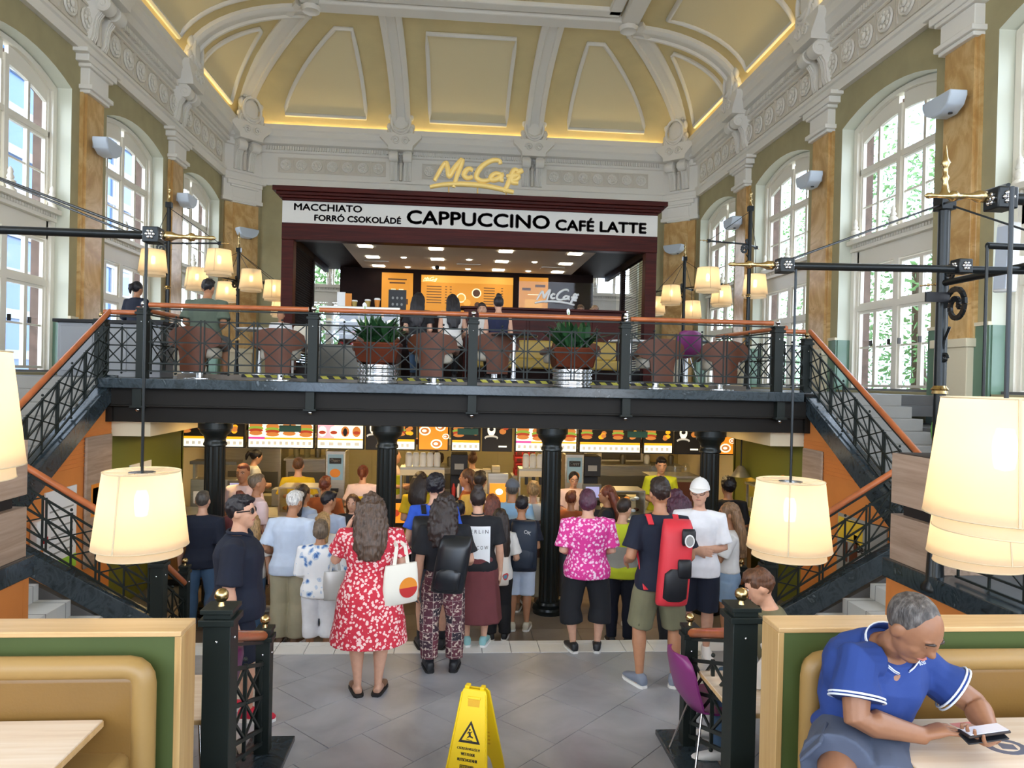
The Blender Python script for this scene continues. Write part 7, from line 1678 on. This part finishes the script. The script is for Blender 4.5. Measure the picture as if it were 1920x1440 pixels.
q('person with short blond curls and a brown shoulder bag left of the third column', 1.17, 10.25, -.5, -6, 1.72, 1.02, ('front', 'down'), 'l', ('curly', 'bl'), dict(c='white2', sleeve=1.5), dict(c='khaki', to=1.95, loose=.01), ('tan',))
tote('brown shoulder bag of the person with blond curls', 1.17, 10.25, -.5, -6, 1.72, .12, -.15, .70, 1.0, .28, brownb, .09, None, .1, .2, 'shoulder_bag')
q('woman with long auburn hair between the lettered T-shirt and the man in the cap', .54, 9.55, -.5, 0, 1.66, 1, ('front', 'front'), 'l', ('long', 'au'), dict(c='black', sleeve=.6), dict(c='black', to=1.95), ('black',), hk=dict(L=.66))
q('young man in a mustard T-shirt with a black shoulder strap', .40, 10.3, -.5, -3, 1.86, 1, ('front', 'front'), 'm', ('short', 'dk'), dict(c='mustard', sleeve=.7), dict(c='jeans', to=1.95), ('white',))
q('person with dark hair in a cap just left of the lettered black T-shirt', .10, 9.3, -.5, 0, 1.60, 1, ('front', 'front'), 'm', ('short', 'bk'), dict(c='black', sleeve=.8), dict(c='black', to=1.95), ('black',))
q('woman in side view with brown hair left of the mustard T-shirt', .24, 10.72, -.5, 80, 1.84, 1, ('front', 'front'), 'm', ('long', 'br'), dict(c='rust', sleeve=.7), dict(c='black', to=1.95), ('black',), hk=dict(L=.72), fc=True)
q('woman with dark hair at the counter behind the curly-haired boy', -.46, 10.5, -.5, -10, 1.82, 1, ('front', 'front'), 'l', ('long', 'dk'), dict(c='yellow', sleeve=.7), dict(c='black', to=1.95), ('black',), hk=dict(L=.74))
q('brunette in a black top facing left, hand at her mouth, behind the magenta blouse', 2.19, 9.95, -.5, 75, 1.73, 1, ('chin', 'front'), 'm', ('long', 'au'), dict(c='black', sleeve=.5), dict(c='black', to=1.95), ('black',), fc=True, hk=dict(L=.70))
q('person in a rust-coloured top half hidden by the third column', 1.72, 10.25, -.5, -20, 1.60, 1.05, ('front', 'bent'), 'm', ('short', 'au'), dict(c='rust', sleeve=.7), dict(c='greyd', to=1.95), ('white',))
q('child in a pale teal T-shirt behind the lime polo', 2.42, 9.2, -.5, 0, 1.44, 1, ('front', 'front'), 'l', ('short', 'dk'), dict(c='teal', sleeve=.8), dict(c='jeans', to=1.95), ('white',))
q('dark-haired man in black at the far right of the counter', 4.0, 10.1, -.5, 5, 1.84, 1.08, ('front', 'front'), 'm', ('curly', 'bk'), dict(c='black', sleeve=.9), dict(c='maroon', to=1.95), ('black',))
# --- staff behind the counter
def crew(label, x, y, rz, H, hs, c, arms=('front', 'front'), fc=False, band=None, **kw):
    r, J = figure(label, x, y, -.5, rz, H, 1.02, arms, 'l', hs, dict(c=c, sleeve=.75), dict(c='black', to=1.95), ('black',), .016, fc, **kw)
    if band: g = G(); g.loft([torso_ring(J, s, .024) for s in band[1:]]); job(g, 'apron', CL[band[0]], r, .014, 3)
    return r, J
crew('crew member in a white shirt and black cap bending over the far left kitchen unit', -3.75, 13.9, -60, 1.76, ('pony', 'bk'), 'white2', hd=(0, -20))
crew('crew member in a yellow shirt seen from behind beside the left juice dispenser', -2.52, 12.0, 0, 1.84, ('crop', 'br'), 'yellow', ('bent', 'bent'))
crew('crew woman in a pink and yellow shirt with brown hair near the second column', -1.47, 11.98, 0, 1.72, ('pony', 'au'), 'pinkw', ('bent', 'bent'), band=('yellow', .5, .55, .62, .69, .73), hd=(0, -8))
crew('crew member in profile with a lime apron behind the cup dispensers, on the left', -1.12, 13.9, -90, 1.80, ('bun', 'bk'), 'pinkw', band=('lime', .5, .56, .63, .7, .75))
crew('crew member with dark hair behind the cup dispensers, on the right', -.36, 13.9, 100, 1.80, ('pony', 'dk'), 'pinkw', band=('lime', .5, .56, .63, .7, .75))
crew('crew member with a lime apron seen from behind in the middle of the kitchen', .38, 13.7, 10, 1.78, ('bun', 'br'), 'white2', band=('lime', .5, .56, .63, .7, .74))
crew('bearded crew member in a bright lime shirt facing us left of the rightmost column', 3.60, 12.15, 172, 1.92, ('short', 'bk'), 'lime', fc=True, hd=(0, -14))
crew('crew woman with glasses and dark hair facing us behind the magenta blouse', 2.05, 12.0, 180, 1.66, ('pony', 'bk'), 'pinkw', fc=True, glasses=True, hd=(0, -10))
# --- balcony
q('waitress in dark blue with a dark cap standing at the left desk', -5.42, 12.7, 2.62, -20, 1.60, 1, ('bent', 'front'), 'm', ('pony', 'bk'), dict(c='navy', sleeve=1.6), dict(c='navy', to=1.97), ('black',))
q('man in a grey-green shirt sitting with his back to us on the balcony, black hair', -3.58, 10.6, 2.62, 0, 1.74, 1.25, ('front', 'front'), 'm', ('short', 'bk'), dict(c='dkgreen', sleeve=.8), dict(c='greyd', to=1.0, loose=.02), ('black',), seat=.47, lean=8)
q('left of the two women with long black hair seated by the cake counter', -.62, 12.1, 2.69, -8, 1.66, 1, ('front', 'front'), 'l', ('long', 'bk'), dict(c='black', sleeve=.6), dict(c='jeans', to=1.95), ('black',), seat=.5, hk=dict(L=.66))
q('right of the two women with long black hair, bare arm, by the cake counter', -.06, 12.1, 2.69, 12, 1.64, 1, ('front', 'bent'), 'l', ('long', 'bk'), dict(c='white2', sleeve=.2), dict(c='black', to=1.95), ('black',), seat=.5, hk=dict(L=.66))
q('woman in a dark navy vest with pinned-up hair seated behind the middle railing', .70, 11.75, 2.69, 0, 1.62, 1.02, ('front', 'front'), 'l', ('bun', 'bk'), dict(c='tank', sleeve=0, neck=.80), dict(c='black', to=1.95), ('black',), seat=.47, hd=(0, -14))
q('person facing us across the table from the woman in the navy vest', .48, 13.1, 2.69, 178, 1.64, 1, ('front', 'front'), 'l', ('short', 'dk'), dict(c='white2', sleeve=.8), dict(c='black', to=1.95), ('black',), seat=.47, fc=True)
q('child with dark hair in a white top seated near the left kiosk post', -3.06, 12.9, 2.69, 190, 1.30, 1, ('front', 'front'), 'm', ('short', 'bk'), dict(c='white', sleeve=.7), dict(c='black', to=1.95), ('black',), seat=.42)
q('person with light brown hair behind the glass screen of the kiosk bar, left', 2.86, 16.3, 2.69, 175, 1.74, 1, ('front', 'front'), 'l', ('short', 'lb'), dict(c='black', sleeve=.7), dict(c='black', to=1.95), ('black',), fc=True)
q('person with fair hair behind the glass screen of the kiosk bar, right', 3.25, 16.6, 2.69, 185, 1.78, 1, ('front', 'front'), 'l', ('long', 'bl'), dict(c='black', sleeve=.7), dict(c='black', to=1.95), ('black',), fc=True)
# --- person at the table behind the right booth
figure('person with brown hair and an olive sleeve seated behind the right booth', 2.40, 4.98, 0, 70, 1.66, 1.02, ('bent', 'front'), 'l', ('short', 'br'), dict(c='olive', sleeve=.9), dict(c='jeans', to=1.95), ('white',), .011, True, seat=.46, lean=10, hd=(0, -14))
r = thing('dining_chair', 'chair under the person with the olive sleeve behind the right booth', 'chair', (2.45, 4.98, 0))
G().box(2.2, 2.65, 4.78, 5.2, .41, .46).mk('seat', purp, r, bevel=.01); G().box(2.63, 2.67, 4.78, 5.2, .46, .8).mk('backrest', purp, r, bevel=.01)
for x in (2.23, 2.62):
    for y in (4.81, 5.17): G().tube([(x, y, .42), (x, y, 0)], .012, 8).mk('leg', chrome, r, 60)
# --- the man in the blue polo at the right booth (joints laid out in world metres)
V = Vector
r = thing('person', 'grey-haired man in a blue polo at the right booth bent over his phone', 'person', (0, 0, 0))
H = 1.76; J = dict(H=H, w=1.24, hd=(0, 0), wh=1.0)
pts = [(.44, V((1.81, 2.99, 1.10))), (.50, V((1.81, 2.99, 1.19))), (.61, V((1.825, 3.0, 1.33))), (.72, V((1.85, 2.98, 1.47))), (.80, V((1.88, 2.945, 1.565))), (.845, V((1.885, 2.91, 1.615))), (.90, V((1.885, 2.86, 1.67))), (1.0, V((1.90, 2.78, 1.76)))]
def sp(s):
    for (a, p), (b, q_) in zip(pts, pts[1:]):
        if s <= b: return p.lerp(q_, max(0, (s-a)/(b-a)))
    return pts[-1][1]
J['sp'] = sp; J['side'] = V((-.93, -.34, .16)).normalized()
J['sh'] = [V((2.07, 3.0, 1.505)), V((1.70, 2.86, 1.575))]; J['el'] = [V((2.25, 2.89, 1.375)), V((1.655, 2.77, 1.375))]; J['wr'] = [V((2.195, 2.72, 1.325)), V((1.915, 2.75, 1.315))]
J['hip'] = [V((1.86, 2.98, 1.19)), V((1.71, 2.96, 1.19))]; J['kn'] = [V((1.70, 2.56, 1.10)), V((1.52, 2.68, 1.185))]; J['an'] = [V((1.8, 2.55, .66)), V((1.50, 2.52, .66))]; J['toe'] = [V((.1, -1, 0)).normalized(), V((-.2, -1, 0)).normalized()]
fw = V((.34, -.70, -.63)).normalized(); up_ = V((.20, -.52, .80)); up_ = (up_-fw*up_.dot(fw)).normalized(); sd = fw.cross(up_).normalized()
hmt = Matrix((sd, fw, up_)).transposed().to_4x4(); hmt.translation = V((1.865, 2.875, 1.645)); J['headm'] = hmt @ Matrix.Scale(1.08, 4)
build_body(J, r, SK['d'], .0062, hands=[dict(curl=.95, d=V((-.75, -.35, .05)), nrm=V((-.15, -.2, .95)), spread=1.05), dict(curl=1.05, d=V((.9, -.12, .30)), nrm=V((.3, -.1, -.95)), spread=1.1)], bulk=1.12)
face(J, r, lids=SK['d']); hair(J, r, 'receding', HA['sp'], .005)
polo = NT('cloth_polo'); polo.b.inputs['Base Color'].default_value = lin('#213c7e'); polo.b.inputs['Roughness'].default_value = .85; polo.bump(polo.noise(300), .08); CL['polo'] = polo.m
top(J, r, CL['polo'], .66, .515, .0, .832, .007, 'polo_shirt', .018, .021)
pants(J, r, CL['cargo'], .78, .03, .56, .008, 'cargo_shorts', .008, .016)
shoes(J, r, SHOE['grey'])
strp = M('white_stripe', '#dfe6ee', .8)
for i in (0, 1):
    sh_, el_ = J['sh'][i], J['el'][i]; d = (el_-sh_).normalized(); a = d.orthogonal().normalized(); b = d.cross(a); k = .7+.3*1.24
    for t, rr in ((.60, .0), (.66, .002)):
        R0 = .034*H*k+.023+.010*H+rr; c = sh_.lerp(el_, t); G().tube([c+a*R0*cos(2*PI*q_/28)+b*R0*sin(2*PI*q_/28) for q_ in range(28)], .0045, 6, False, True).mk('cuff_stripe', strp, r, 180)
t_ = (sp(.86)-sp(.80)).normalized(); a = (J['side']-t_*J['side'].dot(t_)).normalized(); f_ = t_.cross(a)*1.0
c = sp(.825); colr = []
for zz, rr, o in ((-.004, .068, 0), (.018, .070, .004), (.040, .066, .002)):
    colr.append([c+t_*(zz*H*.7)+a*(rr*H*1.02*cos(q_))+f_*(rr*H*.92*sin(q_))-t_*(.03*H*max(0, sin(q_))**4) for q_ in [PI/2+.22+(2*PI-.44)*i/26 for i in range(27)]])
g = G(); g.add([p for ring_ in colr for p in ring_], [(j*27+i, j*27+i+1, j*27+i+28, j*27+i+27) for j in range(2) for i in range(26)]); o = g.mk('collar', CL['polo'], r, 180); m_ = o.modifiers.new('s', 'SOLIDIFY'); m_.thickness = .007
for j, e in ((2, .0), (2, -.008)): G().tube([p+t_*e for p in colr[j]], .0032, 5).mk('collar_stripe', strp, r, 180)
chest = torso_ring(J, .735, .030); 
pn = sp(.735)+f_*.0
cd_ = V((.36, -.86, -.1)).normalized()
n_ = V((.36, -.82, .42)).normalized(); ax_ = V((0, 0, 1)).cross(n_).normalized(); lettering('BOSS', strp, r, V((1.978, 2.866, 1.55))+n_*.008, tuple(ax_), tuple(n_.cross(ax_)), w=.042, bold=.05)
# flap pocket on the shorts
kn, hp = J['kn'][1], J['hip'][1]; dd = (kn-hp).normalized(); oo = V((-.85, -.1, .5)); oo = (oo-dd*oo.dot(dd)).normalized(); ss_ = dd.cross(oo)
G().hexa([hp+dd*u+ss_*v+oo*w_ for w_ in (.112, .126) for u, v in ((.14, -.07), (.33, -.06), (.33, .06), (.14, .07))]).mk('pocket', CL['cargo'], r, bevel=.006)
ph = thing('phone', 'dark smartphone in an open flip case held by the man in the blue polo', 'phone', (2.11, 2.66, 1.35))
_a = V((.97, -.08, .16)).normalized(); _n = V((-.16, .12, .97)); _n = (_n-_a*_n.dot(_a)).normalized(); mp_ = Matrix((_a, _n.cross(_a), _n)).transposed()
G().cbox((2.115, 2.66, 1.372), (.165, .08, .011), mp_).mk('case', M('dark_brown_case', '#2a201c', .5), ph, bevel=.004); G().cbox((2.115, 2.66, 1.379), (.15, .07, .004), mp_).mk('screen', M('phone_screen', '#b9bcc9', .15, em=.25), ph); G().cbox((2.105, 2.655, 1.358), (.16, .08, .006), mp_ @ Matrix.Rotation(.25, 3, 'X')).mk('cover', bagb, ph, bevel=.002)
PEND_done = finish_people()
